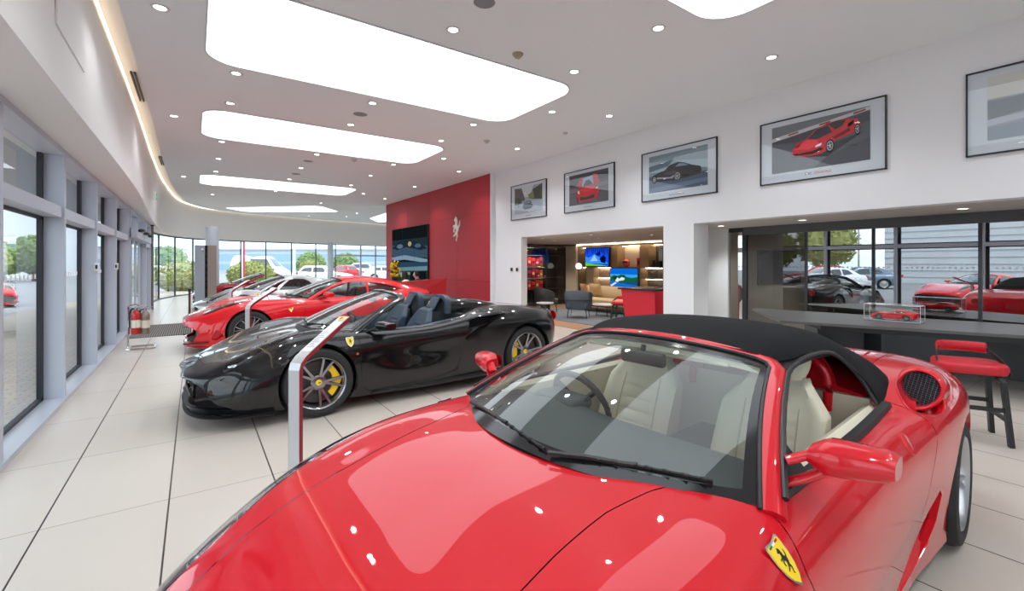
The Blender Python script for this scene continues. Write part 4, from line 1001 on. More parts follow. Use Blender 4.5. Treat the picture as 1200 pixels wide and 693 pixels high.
        d = MB(); d.grid([[(x, s * .75, .83), (x, s * .71, .84), (x, s * .69, .70), (x, s * .72, .25)] for x in [-.95 - 1.3 * i / 12 for i in range(13)]]); d.build('door_card', interior, root)
        d = MB(); d.sweep(curve([(.93, s * .62, .17), (.80, s * .78, .18), (.62, s * .88, .20)], 4), [(-.04, -.008), (.04, -.008), (.04, .01), (-.04, .01)]); d.build('front_winglet', BLACKPL, root)
        d = MB(); d.grid([[(.62, s * .86, .22), (.62, s * .90, .42)], [(.40, s * .86, .22), (.40, s * .88, .42)]]); d.build('duct_lining', pm, root)
    c = MB(); c.grid([[(.92 - .3 * abs(y) ** 2.2, y, .15), (.78 - .3 * abs(y) ** 2.5, y, .15), (.74 - .3 * abs(y) ** 2.5, y, .50)] for y in [-.82 + 1.64 * i / 16 for i in range(17)]]); c.build('front_grille', MATS['grille_mesh'], root)
    c = MB(); pts = [(.93, 0, .115), (.93, .30, .115), (.89, .55, .115), (.78, .76, .115), (.56, .88, .12)]
    pts = [(x, -y, z) for x, y, z in pts[:0:-1]] + pts
    c.sweep(curve(pts, 4), [(-.07, -.008), (.02, -.010), (.02, .0), (-.03, .022)]); c.build('front_splitter', pm, root)
    make_dash(root, W, DASH)
    c = MB(); c.box(-3.0, -.9, -.76, .76, .17, .21); c.build('cabin_floor', MATS['dark_carpet'], root)
    c = MB(); c.box(-1.0, -.96, -.70, .70, .2, .82); c.build('firewall', MATTBLACK, root)
    c = MB(); c.box(-3.0, -2.4, -.66, .66, .2, .86); c.build('parcel_shelf', DASH, root)
    wheel_wells(root, ((0, .385, .55, .93), (-2.72, .40, .55, .95)))
    underbody(root, -3.4, .62, .80, .12, .26, ((0, .42), (-2.72, .43)))
    for s in (1, -1):
        wheel(root, 0, s * .825, .345, .345, .26, .262, 'y', s, RIMDARK, cal)
        wheel(root, -2.72, s * .81, .35, .35, .305, .264, 'y', s, RIMDARK, cal)
    return root

# ================================================================== plain road cars outside
def road_car(root, pm, kind='hatch', detail=True):
    van = kind == 'van'
    L = {'hatch': (-3.35, 2.55), 'saloon': (-3.75, 2.75), 'suv': (-3.6, 2.7), 'van': (-4.3, 3.1)}[kind]
    xr, wb = L; zb = .92 if kind in ('hatch', 'saloon') else (1.05 if kind == 'suv' else 1.15); R = .33 if kind != 'suv' else .37
    top = {'hatch': 1.45, 'saloon': 1.42, 'suv': 1.68, 'van': 1.95}[kind]; zs = .24
    S = []
    S.append([(.80, 0, .68), (.81, 0, .66), (.82, 0, .62), (.83, 0, .54), (.83, 0, .40), (.80, 0, zs)])
    S.append([(.72, 0, .74), (.74, .30, .72), (.77, .48, .68), (.79, .54, .56), (.79, .55, .40), (.76, .52, zs)])
    S.append([(.50, 0, .80), (.50, .40, .79), (.50, .68, .76), (.52, .80, .62), (.52, .82, .42), (.50, .80, zs)])
    S.append(mid(.0, (0, zb - .02), (.42, zb - .03), (.72, zb - .06), (.86, .74), (.89, .48), (.85, zs)))
    S.append(mid(-.6, (0, zb + .05), (.45, zb + .04), (.76, zb), (.87, .78), (.89, .50), (.85, zs)))
    S.append(mid((xr - .6) / 2, (0, zb + .05), (.45, zb + .04), (.77, zb + .02), (.88, .80), (.89, .50), (.85, zs)))
    S.append(mid(-wb, (0, zb + .06), (.45, zb + .05), (.77, zb + .04), (.88, .82), (.90, .50), (.86, zs)))
    S.append([(xr + .15, 0, zb + .06), (xr + .15, .40, zb + .05), (xr + .15, .70, zb + .02), (xr + .12, .80, .80), (xr + .12, .82, .5), (xr + .15, .78, zs + .03)])
    S.append([(xr, 0, zb + .02), (xr, 0, zb), (xr, 0, zb - .04), (xr - .03, 0, .78), (xr - .03, 0, .5), (xr, 0, zs + .03)])
    G = loft(S, 6, 4)
    shell(G, [Region('arch', 'xz', circ(0, R, R + .05, 30), 'hole', ymin=.6, zmax=.9), Region('arch', 'xz', circ(-wb, R, R + .05, 30), 'hole', ymin=.6, zmax=.9)], {'body_shell': (pm, None)}, root, lip=.03)
    xa, xb, xc, xd = {'hatch': (-.62, -1.35, -2.9, -3.3), 'saloon': (-.7, -1.5, -2.65, -3.45), 'suv': (-.55, -1.2, -3.1, -3.5), 'van': (-.15, -.95, -4.1, -4.28)}[kind]
    T = [mid(xa, (0, zb + .04), (.4, zb + .03), (.66, zb + .01), (.72, zb), (.75, zb - .03)),
         mid((xa + xb) / 2, (0, (zb + top) / 2 + .06), (.36, (zb + top) / 2 + .05), (.60, (zb + top) / 2 + .02), (.68, (zb + top) / 2 - .1), (.78, zb - .02)),
         mid(xb, (0, top), (.34, top - .01), (.56, top - .04), (.66, (zb + top) / 2 + .05), (.79, zb)),
         mid((xb + xc) / 2, (0, top + .02), (.34, top + .01), (.57, top - .03), (.67, (zb + top) / 2 + .05), (.79, zb)),
         mid(xc, (0, top - .03), (.34, top - .04), (.54, top - .08), (.65, (zb + top) / 2 + .03), (.78, zb)),
         mid(xd, (0, zb + .05), (.34, zb + .05), (.56, zb + .04), (.65, zb + .02), (.72, zb))]
    wins = [[(xa - .35, zb + .03), (xb - .02, top - .12), ((xb + xc) / 2 + .05, top - .10), ((xb + xc) / 2 + .05, zb + .04)]]
    if not van: wins.append([((xb + xc) / 2 - .05, zb + .04), ((xb + xc) / 2 - .05, top - .10), (xc + .1, top - .16), (xc - .15, zb + .12)])
    G = loft(T, 6, 4)
    regs = [Region('side_window', 'xz', w, 'part', ymin=.42) for w in wins]
    m2 = lambda P: P + [(x, -y) for x, y in P[::-1] if y > 0]
    regs.append(Region('windscreen', 'xy', m2([(xa - .03, 0), (xa - .05, .60), (xb + .04, .50), (xb + .06, 0)]), 'part'))
    if not van: regs.append(Region('rear_window', 'xy', m2([(xc - .05, 0), (xc - .05, .48), (xd + .08, .52), (xd + .06, 0)]), 'part'))
    r = shell(G, regs, {'body_shell': (pm, None), 'side_window': (DARKGLO, None), 'windscreen': (DARKGLO, None), 'rear_window': (DARKGLO, None)}, root, lip=0)
    for o in r['body_shell']: o.name = 'roof'
    wheel_wells(root, ((0, R + .05, .5, .86), (-wb, R + .05, .5, .86)))
    underbody(root, xr + .15, .5, .78, zs, zs + .2, ((0, R + .08), (-wb, R + .08)))
    for s in (1, -1):
        for x in (0, -wb):
            m = MB(); M = Matrix.Translation((x, s * .76, R)) @ Matrix.Rotation(-s * PI / 2, 4, 'X')
            m.lathe([(0, .09), (.04, .09), (R * .6, .07), (R * .66, .095), (R * .7, .10)], 20, M); w = m.build('wheel', RIMSILVER, root)
            m = MB(); m.lathe([(R * .7, .10), (R * .85, .11), (R * .97, .09), (R, .05), (R, -.1), (R * .6, -.1)], 24, M); m.build('tyre', RUBBER, w)
        m = MB(); m.rbox(.52, .77, s * .56 - .10, s * .56 + .14, .60, .70, .03); m.build('headlight', mat('lamp_clear', rgb(215, 220, 225), .15, .3, coat=1), root)
        m = MB(); m.rbox(xr - .02, xr + .14, s * .66 - .10, s * .66 + .10, .78, .95, .03); m.build('tail_light', TAIL, root)
        m = MB(); m.rbox(xa - .55, xa - .38, s * .90 - .09, s * .90 + .08, zb + .02, zb + .15, .04); m.build('door_mirror', pm, root)
    m = MB(); m.box(.79, .835, -.4, .4, .34, .52); m.build('front_grille', MATTBLACK, root)
    return root
DARKGLO = mat('dark_reflective_glass', (.02, .025, .03), .05, spec=.8, coat=1)
# ================================================================== the showroom
WHITEW = mat('white_wall_paint', rgb(228, 231, 234), 0.85)
CEILM = mat('ceiling_paint', rgb(226, 232, 236), 0.9)
FASC = mat('fascia_paint', rgb(228, 227, 225), 0.75)
ALU = mat('anodised_frame', rgb(188, 194, 206), 0.45, 0.1)
ALUD = mat('dark_gasket', rgb(28, 32, 38), 0.5)
WINGL = glass('window_glass', (.93, .97, .97), .9)
WARM = rgb(255, 232, 200)

def tile_material():
    m = bpy.data.materials.new('floor_tiles'); m.use_nodes = True; nt = m.node_tree; b = nt.nodes['Principled BSDF']; L = nt.links.new
    tc = nt.nodes.new('ShaderNodeTexCoord'); sp = nt.nodes.new('ShaderNodeSeparateXYZ'); L(tc.outputs['Object'], sp.inputs[0])
    def joint(axis, off, pitch, w):
        a = nt.nodes.new('ShaderNodeMath'); a.operation = 'ADD'; a.inputs[1].default_value = off; L(sp.outputs[axis], a.inputs[0])
        d = nt.nodes.new('ShaderNodeMath'); d.operation = 'DIVIDE'; d.inputs[1].default_value = pitch; L(a.outputs[0], d.inputs[0])
        f = nt.nodes.new('ShaderNodeMath'); f.operation = 'FRACT'; L(d.outputs[0], f.inputs[0])
        s = nt.nodes.new('ShaderNodeMath'); s.operation = 'SUBTRACT'; s.inputs[1].default_value = .5; L(f.outputs[0], s.inputs[0])
        q = nt.nodes.new('ShaderNodeMath'); q.operation = 'ABSOLUTE'; L(s.outputs[0], q.inputs[0])
        g = nt.nodes.new('ShaderNodeMath'); g.operation = 'GREATER_THAN'; g.inputs[1].default_value = .5 - w / pitch / 2; L(q.outputs[0], g.inputs[0])
        fl = nt.nodes.new('ShaderNodeMath'); fl.operation = 'FLOOR'; L(d.outputs[0], fl.inputs[0])
        return g, fl
    jx, fx = joint(0, .735 + 60, .6, .009); jy, fy = joint(1, -3.73 + 119.5, 1.195, .006)
    cb = nt.nodes.new('ShaderNodeCombineXYZ'); L(fx.outputs[0], cb.inputs[0]); L(fy.outputs[0], cb.inputs[1])
    wn = nt.nodes.new('ShaderNodeTexWhiteNoise'); wn.noise_dimensions = '3D'; L(cb.outputs[0], wn.inputs['Vector'])
    no = nt.nodes.new('ShaderNodeTexNoise'); no.inputs['Scale'].default_value = 1.6; no.inputs['Detail'].default_value = 6; L(tc.outputs['Object'], no.inputs['Vector'])
    ad = nt.nodes.new('ShaderNodeMath'); ad.operation = 'ADD'; L(wn.outputs[0], ad.inputs[0]); L(no.outputs['Fac'], ad.inputs[1])
    cr = nt.nodes.new('ShaderNodeMix'); cr.data_type = 'RGBA'; cr.inputs[6].default_value = (*rgb(196, 187, 176), 1); cr.inputs[7].default_value = (*rgb(206, 198, 188), 1)
    hf = nt.nodes.new('ShaderNodeMath'); hf.operation = 'MULTIPLY'; hf.inputs[1].default_value = .5; L(ad.outputs[0], hf.inputs[0]); L(hf.outputs[0], cr.inputs[0])
    m1 = nt.nodes.new('ShaderNodeMix'); m1.data_type = 'RGBA'; L(jy.outputs[0], m1.inputs[0]); L(cr.outputs[2], m1.inputs[6]); m1.inputs[7].default_value = (*rgb(120, 112, 104), 1)
    m2 = nt.nodes.new('ShaderNodeMix'); m2.data_type = 'RGBA'; L(jx.outputs[0], m2.inputs[0]); L(m1.outputs[2], m2.inputs[6]); m2.inputs[7].default_value = (*rgb(52, 48, 45), 1)
    L(m2.outputs[2], b.inputs['Base Color']); b.inputs['Roughness'].default_value = .28; b.inputs['Specular IOR Level'].default_value = .45
    return m
# outer curve of the far glazing (plan) and the inner fascia / ceiling edge curves
GLZ = curve([(-1.36, 17.3), (-1.42, 20), (-1.36, 23.5), (-.95, 26), (.2, 28.2), (1.9, 29.2), (4.1, 29.8), (7.2, 30.8), (13.5, 32.5)], 8)
FB = curve([(-.80, -5), (-.80, 4), (-.80, 10), (-.98, 16), (-1.03, 20), (-.93, 23.6), (-.45, 26), (.55, 27.8), (2, 28.6), (4.1, 29.1), (7.2, 30.2), (13.5, 31.7)], 8)
FT = curve([(-.84, -5), (-.84, 4), (-.84, 10), (-.88, 15), (-.84, 19), (-.60, 23.5), (-.15, 25.6), (.55, 27.0), (1.95, 28.0), (4.1, 28.7), (7.2, 29.6), (13.5, 31.2)], 8)
CE = curve([(-.63, -5), (-.63, 4), (-.63, 10), (-.66, 15), (-.62, 19), (-.38, 23.3), (.05, 25.3), (.75, 26.7), (2.05, 27.75), (4.1, 28.45), (7.2, 29.3), (13.5, 30.9)], 8)

fl = MB(); fl.flat([(-1.36, -5), (14, -5), (14, 32.7)] + [p for p in GLZ[::-1]], 0); struct(fl.build('floor', tile_material(), smooth=0))
ce = MB(); ce.flat([(14, -5)] + CE + [(14, 31.0)], 4.18)
ce.grid([[(x, y, 4.18) for x, y in CE], [(x, y, 4.30) for x, y in CE]]); struct(ce.build('ceiling', CEILM, smooth=30))
rc = MB(); rc.grid([[(x, y, 4.30) for x, y in CE], [(x, y, 4.30) for x, y in FT]]); struct(rc.build('trim_1', mat('cove_white', rgb(232, 230, 226), .8), smooth=30))
fa = MB(); fa.grid([[(a[0] + (b[0] - a[0]) * t + .0, a[1] + (b[1] - a[1]) * t, 4.30 + (2.80 - 4.30) * t) for a, b in zip(FT, FB)] for t in (0, .25, .5, .75, 1)])
k = min(len(FB), 57)
def off(P, d):
    out = []
    for i, p in enumerate(P):
        a = P[max(i - 1, 0)]; b = P[min(i + 1, len(P) - 1)]; dx, dy = b[0] - a[0], b[1] - a[1]; L = math.hypot(dx, dy); out.append((p[0] - dy / L * d, p[1] + dx / L * d))
    return out
SO = off(FB, .75)
fa.grid([[(x, y, 2.80) for x, y in FB], [(x, y, 2.80) for x, y in SO]]); struct(fa.build('trim_2', FASC, smooth=40))
o = MB(); o.sweep([(x + .035 * 0, y, 4.235) for x, y in off(FT, -.02)], [(-.006, -.012), (.006, -.012), (.006, .012), (-.006, .012)]); o.build('cove_light_strip', emit('cove_led', WARM, 5), label='long warm white light strip along the ceiling cove above the curved fascia', cat='light strip')
# access hatch on the fascia
hx = MB(); hx.box(-.812, -.80, 4.55, 5.55, 3.25, 3.75, None); hx.build('access_panel', FASC, label='flush square access panel in the white fascia at upper left', cat='access panel')

# ---- luminous ceiling panels
def light_panel(x0, x1, y0, y1, label, r=.38, poly=None):
    P = poly or rrect(x0, x1, y0, y1, r, 8)
    t = MB(); t.prism(P, 4.168, 4.179); f = t.build('light_panel', mat('panel_rim', rgb(190, 192, 195), .5), smooth=30, label=label, cat='ceiling light', group=None)
    cx = sum(p[0] for p in P) / len(P); cy = sum(p[1] for p in P) / len(P)
    t = MB(); t.flat([(cx + (x - cx) * .994, cy + (y - cy) * .988) for x, y in P], 4.166); t.build('diffuser', PANEL, f, smooth=0)
PANEL = emit('skylight_panel', rgb(240, 248, 255), 2.6)
light_panel(.10, 4.72, -3.65, -1.5, 'glowing ceiling light panel behind the viewpoint, mirrored in the front red car')
light_panel(.10, 4.72, .70, 2.83, 'glowing ceiling light panel cut off by the top edge of the photo')
light_panel(.10, 4.72, 5.0, 7.12, 'largest complete glowing ceiling light panel, nearest the viewer')
light_panel(.10, 4.72, 9.28, 11.42, 'second glowing ceiling light panel behind the largest one')
light_panel(.12, 4.72, 16.2, 18.3, 'third glowing ceiling light panel, a narrow strip in view')
light_panel(0, 0, 0, 0, 'fourth glowing ceiling light panel close to the curved far fascia', poly=[(1.2, 25.3), (1.5, 25.0), (4.4, 22.2), (4.8, 22.2), (5.9, 23.8), (5.85, 24.2), (2.4, 26.6), (2.0, 26.6), (1.25, 25.6)])
light_panel(0, 0, 0, 0, 'small angular glowing ceiling panel beside the red feature wall', poly=[(8.1, 23.2), (8.5, 22.8), (10.2, 24.6), (9.8, 28.4), (9.5, 28.6), (8.3, 26.5)])

# ---- recessed downlights
def bulb(x, y, z, e, col=(.98, .985, 1), r=.045, cone=125):
    L = bpy.data.lights.new('downlight_bulb', 'SPOT'); L.energy = e; L.color = col; L.shadow_soft_size = r; L.spot_size = math.radians(cone); L.spot_blend = .7
    o = bpy.data.objects.new('downlight_bulb', L); COL.objects.link(o); o.location = (x, y, z)
DL = [(-.29, 5.94), (.47, 7.38), (.48, 8.82), (-.30, 10.16), (2.38, 4.59), (4.24, 3.23), (6.02, 2.85), (4.26, 4.63), (2.39, 7.46), (2.42, 8.85), (4.32, 7.5), (4.32, 8.89), (5.11, 10.37), (4.33, 11.77), (2.41, 11.74), (2.40, 13.67), (.48, 11.7), (.49, 13.65), (.50, 15.59), (-.27, 17.07), (.52, 18.35), (5.07, 6.08), (6.05, 5.66), (6.17, 14.75), (6.18, 11.56), (4.31, 13.66), (.56, 20.86), (2.41, 18.55), (2.42, 15.68), (6.32, 18.17), (5.2, 17.31), (4.49, 21.06), (6.97, 26.36), (6.94, 24.26), (5.15, 27.09), (6.05, 8.5), (4.3, 15.7), (-.3, 1.7), (.47, 3.3), (2.4, 3.2), (6.0, 0.0), (4.3, -.8), (2.4, -.9), (.4, -.9), (6.0, -2.6)]
t = MB(); t.lathe([(.055, .0), (.062, -.008), (.078, -.008), (.082, 0)], 24); dl = t.build('downlight', mat('downlight_trim', rgb(200, 200, 200), .4), cat='ceiling light', group='round recessed downlights in the showroom ceiling')
dl['label'] = 'small round recessed downlight set in the pale showroom ceiling'
t = MB(); t.flat(circ(0, 0, .05, 20), -.003); ln = t.build('lamp', emit('downlight_lamp', rgb(255, 250, 240), 14), dl, smooth=0)
for i, (x, y) in enumerate(DL):
    o = dl if i == 0 else copy_tree(dl)
    o.location = (x, y, 4.179)
    bulb(x, y, 4.16, 95 if x > 0 else 35)
# speakers, detectors and vents
def disc(name, x, y, r, h, m, label, cat, z=4.18, group=None):
    t = MB(); t.lathe([(0, -h), (r * .7, -h), (r * .95, -h * .6), (r, 0)], 28, Matrix.Translation((x, y, z))); return t.build(name, m, label=label, cat=cat, group=group)
SPK = mat('speaker_grille', rgb(128, 130, 134), .7)
disc('ceiling_speaker', 2.39, 3.93, .11, .008, SPK, 'round grey ceiling speaker at the top edge above the big light panel', 'speaker')
disc('ceiling_speaker', 2.39, 8.14, .12, .008, SPK, 'round grey ceiling speaker between the largest and second light panels', 'speaker')
disc('ceiling_speaker', 2.39, 12.65, .12, .008, SPK, 'round grey ceiling speaker just behind the second light panel', 'speaker')
disc('ceiling_speaker', 2.44, 14.66, .12, .008, SPK, 'furthest round grey ceiling speaker in front of the third light panel', 'speaker')
SMD = mat('detector_plastic', rgb(190, 188, 184), .5)
for x, y, lb in ((3.32, 4.65, 'domed smoke detector on the ceiling right of the big light panel'), (5.12, 8.33, 'flat beige detector on the ceiling beyond the big light panel corner'), (3.3, 11.77, 'small dark domed detector behind the second light panel')):
    t = MB(); t.lathe([(0, -.055), (.03, -.055), (.04, -.035), (.055, -.03), (.06, -.012), (.07, -.01), (.07, 0)], 24, Matrix.Translation((x, y, 4.18))); t.build('smoke_detector', SMD if y > 5 else mat('detector_beige', rgb(160, 150, 130), .5), label=lb, cat='smoke detector')
disc('ceiling_sensor', 6.1, 6.9, .05, .03, SMD, 'little white ceiling sensor left of the downlight over the framed pictures', 'sensor')
for y0, y1, lb in ((5.6, 6.25, 'pair of short black air slots in the cove at the top edge'), (8.5, 9.9, 'pair of long black air slots in the cove above the left windows'), (14.8, 16.0, 'furthest pair of black air slots in the cove')):
    t = MB(); 
    for dx in (0, .045): t.box(-.755 + dx, -.735 + dx, y0, y1, 4.27, 4.299)
    t.build('air_slot', mat('slot_bronze', rgb(70, 58, 40), .5), smooth=0, label=lb, cat='air vent')

# ---- left glazing: bays of fins, glass and a transom
YB = [-5 + .0, -3.19, -1.14, .91, 2.96, 5.01, 7.06, 9.11, 11.16, 13.21]
def bay(n, y0, y1, name=None):
    t = MB()
    t.box(-1.38, -1.18, y1 - .035, y1 + .035, .05, 2.80)                       # fin
    f = t.build('window_%d' % n, ALU, smooth=0); struct(f)
    g = MB(); 
    for z0, z1 in ((.05, 2.05), (2.17, 2.80)):
        g.box(-1.385, -1.345, y0 + .035, y0 + .075, z0, z1); g.box(-1.385, -1.345, y1 - .115, y1 - .035, z0, z1); g.box(-1.385, -1.345, y0, y1, z0, z0 + .035); g.box(-1.385, -1.345, y0, y1, z1 - .03, z1)
    g.build('gasket', ALUD, f, smooth=0)
    g = MB(); g.box(-1.385, -1.20, y0 + .03, y1 - .03, 2.05, 2.17); g.build('transom', ALU, f, smooth=0)
    g = MB(); g.box(-1.39, -1.17, y0, y1, 2.74, 2.82); g.build('head', ALU, f, smooth=0)
    for z0, z1 in ((.05, 2.06), (2.16, 2.80)):
        g = MB(); g.add([(-1.365, y0 + .04, z0), (-1.365, y1 - .04, z0), (-1.365, y1 - .04, z1), (-1.365, y0 + .04, z1)], [(0, 1, 2, 3)]); p = g.build('pane', WINGL, f, smooth=0)
    g = MB(); q = y0 + .2
    while q < y1 - .2:
        g.box(-1.363, -1.361, q, q + .05, 1.38, 1.43); q += .13
    g.build('glass_marking', mat('frosted_marks', rgb(225, 230, 235), .8), p, smooth=0)
    return f
for i in range(len(YB) - 1): bay(i + 1, YB[i], YB[i + 1])
bay(10, 17.31, 19.36)
t = MB(); t.box(-1.42, -1.16, -5, 13.2, 0, .05); t.box(-1.42, -1.16, 17.35, 19.4, 0, .05); struct(t.build('trim_3', mat('sill_metal', rgb(190, 195, 204), .35, .3), smooth=0))
t = MB(); t.box(-1.40, -1.12, 19.36, 19.46, 0, 2.80); struct(t.build('trim_4', mat('bronze_frame', rgb(120, 105, 98), .5), smooth=0))
# entrance with automatic doors
d = MB(); d.box(-1.40, -1.16, 13.2, 13.32, 0, 2.8); d.box(-1.40, -1.16, 17.2, 17.32, 0, 2.8); d.box(-1.40, -1.05, 13.2, 17.3, 2.12, 2.34); d.box(-1.38, -1.2, 15.2, 15.32, 2.34, 2.8); d.box(-1.39, -1.17, 13.2, 17.3, 2.74, 2.82)
d = d.build('door_1', ALU, smooth=0); struct(d)
for y0, y1 in ((13.34, 14.25), (14.28, 15.2), (15.3, 16.2), (16.25, 17.18)):
    t = MB(); xx = -1.31 if y0 in (13.34, 16.25) else -1.25
    t.box(xx - .02, xx + .02, y0, y0 + .05, .03, 2.1); t.box(xx - .02, xx + .02, y1 - .05, y1, .03, 2.1); t.box(xx - .02, xx + .02, y0, y1, .03, .12); t.box(xx - .02, xx + .02, y0, y1, 2.02, 2.1); lf = t.build('door_leaf', ALU, d, smooth=0)
    t = MB(); t.add([(xx, y0 + .04, .1), (xx, y1 - .04, .1), (xx, y1 - .04, 2.04), (xx, y0 + .04, 2.04)], [(0, 1, 2, 3)]); t.build('pane', WINGL, lf, smooth=0)
t = MB(); t.add([(-1.36, 13.3, 2.34), (-1.36, 17.2, 2.34), (-1.36, 17.2, 2.76), (-1.36, 13.3, 2.76)], [(0, 1, 2, 3)]); t.build('pane', WINGL, d, smooth=0)
for i, (y, lb) in enumerate(((13.6, 'black oval door sensor nearest the viewer on the entrance header'), (14.9, 'middle black oval door sensor on the entrance header'), (16.2, 'furthest black oval door sensor on the entrance header'))):
    t = MB(); t.sphere((-1.0, y, 2.30), .09, sx=.8, sy=1.8, sz=.45); t.build('door_sensor', BLACKPL, label=lb, cat='sensor')
for y, lb in ((9.11, 'white access control box on the window fin nearer the viewer'), (11.16, 'white access control box on the fin just before the entrance')):
    t = MB(); t.rbox(-1.20, -1.15, y - .10, y - .035, 1.43, 1.55, .008); b_ = t.build('control_box', mat('box_white', rgb(225, 225, 225), .5), label=lb, cat='control box'); t = MB(); t.box(-1.19, -1.165, y - .103, y - .099, 1.46, 1.52); t.build('screen', BLACKPL, b_, smooth=0)
t = MB(); t.rbox(-.87, -.845, 15.6, 15.95, 3.25, 3.47, .006); e = t.build('exit_sign', mat('sign_white', rgb(220, 235, 225), .4, emis=rgb(200, 235, 215), es=.3), label='small green fire exit sign with running figure on the curved fascia', cat='sign')
t = MB(); t.box(-.843, -.841, 15.62, 15.93, 3.27, 3.45); t.build('sign_face', emit('exit_green', rgb(60, 170, 110), .9), e, smooth=0)
t = MB(); M = Matrix(((0, 0, 1, -.840), (1, 0, 0, 15.70), (0, 1, 0, 3.36), (0, 0, 0, 1)))
t.flat([(-.02, .07), (.0, .09), (.02, .07), (.0, .05)], 0, M); t.flat([(-.02, .045), (.02, .04), (.035, 0), (.02, -.005), (.01, .02), (.0, -.01), (.035, -.06), (.02, -.07), (-.02, -.02), (-.045, -.065), (-.06, -.055), (-.03, .0)], 0, M); t.flat([(.09, .02), (.14, .02), (.14, .05), (.19, 0), (.14, -.05), (.14, -.02), (.09, -.02)], 0, M); t.build('pictogram', emit('exit_white', (1, 1, 1), 1.0), e, smooth=0)
t = MB(); t.lathe([(0, -.05), (.06, -.04), (.09, 0)], 20, Matrix.Translation((-1.15, 19.0, 2.80))); t.build('dome_camera', BLACKPL, label='small black dome camera under the soffit near the glazed corner', cat='camera')

# ---- curved far glazing (frameless panes)
JT = [(-1.40, 19.46), (-1.42, 21.2), (-1.38, 23.0), (-1.25, 24.65), (-.75, 26.55), (-.07, 27.85), (.9, 28.76), (2.08, 29.27), (3.34, 29.6), (4.74, 30.01), (6.2, 30.5), (7.47, 30.88), (9.23, 31.36), (10.34, 31.66), (12.0, 32.1), (13.5, 32.5)]
for i in range(len(JT) - 1):
    (x0, y0), (x1, y1) = JT[i], JT[i + 1]; framed = x0 > 7
    t = MB(); dx, dy = x1 - x0, y1 - y0; L = math.hypot(dx, dy); n = (-dy / L, dx / L); u = (dx / L, dy / L)
    w = .05 if framed else .022
    P = [(x1 - u[0] * w - n[0] * .03, y1 - u[1] * w - n[1] * .03), (x1 + u[0] * w - n[0] * .03, y1 + u[1] * w - n[1] * .03), (x1 + u[0] * w + n[0] * .03, y1 + u[1] * w + n[1] * .03), (x1 - u[0] * w + n[0] * .03, y1 - u[1] * w + n[1] * .03)]
    t.prism(P, 0, 2.8)
    def rail(z0, z1, q=.03): t.prism([(x0 - n[0] * q, y0 - n[1] * q), (x1 - n[0] * q, y1 - n[1] * q), (x1 + n[0] * q, y1 + n[1] * q), (x0 + n[0] * q, y0 + n[1] * q)], z0, z1)
    rail(0, .04); rail(2.74, 2.81)
    if framed: rail(2.03, 2.12)
    f = t.build('window_%d' % (11 + i), ALU if framed else mat('slim_mullion', rgb(50, 60, 64), .5), smooth=0); struct(f)
    g = MB(); g.add([(x0, y0, .03), (x1, y1, .03), (x1, y1, 2.75), (x0, y0, 2.75)], [(0, 1, 2, 3)]); g.build('pane', WINGL, f, smooth=0)
t = MB(); t.lathe([(.17, 0), (.17, 2.8)], 28, Matrix.Translation((6.75, 29.1, 0))); t.build('round_column', mat('column_pale', rgb(190, 200, 208), .5), label='slim pale round column at the far glazing left of the framed doors', cat='column')
t = MB(); t.lathe([(.20, 0), (.20, 2.8)], 28, Matrix.Translation((.50, 18.9, 0))); t.build('round_column', MATS['column_pale'], label='pale round column rising behind the tall grey cabinet', cat='column')
# tall grey cabinet
t = MB(); t.rbox(-.0, .27, 17.6, 18.2, 0, 2.13, .015); c = t.build('tall_cabinet', mat('cabinet_grey', rgb(158, 164, 174), .45, .1), label='tall free-standing grey metal column cabinet beside the red coupe nose', cat='cabinet')
t = MB(); t.rbox(.34, .58, 17.62, 18.2, 0, 2.13, .015); t.build('side_panel', mat('cabinet_taupe', rgb(150, 134, 126), .45, .1), c)
t = MB(); t.box(.26, .36, 17.68, 18.18, 0, 2.12)
t.build('dark_recess', MATTBLACK, c, smooth=0)
t = MB()
for k_ in range(9): t.rbox(.285, .335, 17.66, 17.69, .2 + .2 * k_, .32 + .2 * k_, .004)
t.build('recess_fitting', BLACKPL, c)
t = MB(); t.rbox(.16, .23, 17.59, 17.602, 1.92, 2.02, .004); t.build('cabinet_plate', CHROME, c)
# floor mat
t = MB(); t.m = 0; t.box(-1.12, -.06, 12.15, 14.5, .0005, .006)
t.m = 1
for i in range(26): t.box(-1.11 + .04 * i, -1.09 + .04 * i, 12.16, 14.49, .006, .011)
t.build('entrance_mat', [mat('mat_dark', rgb(66, 62, 60), .9), mat('mat_rib', rgb(132, 126, 122), .7)], smooth=0, label='ribbed grey entrance mat set in the floor inside the doors', cat='mat')
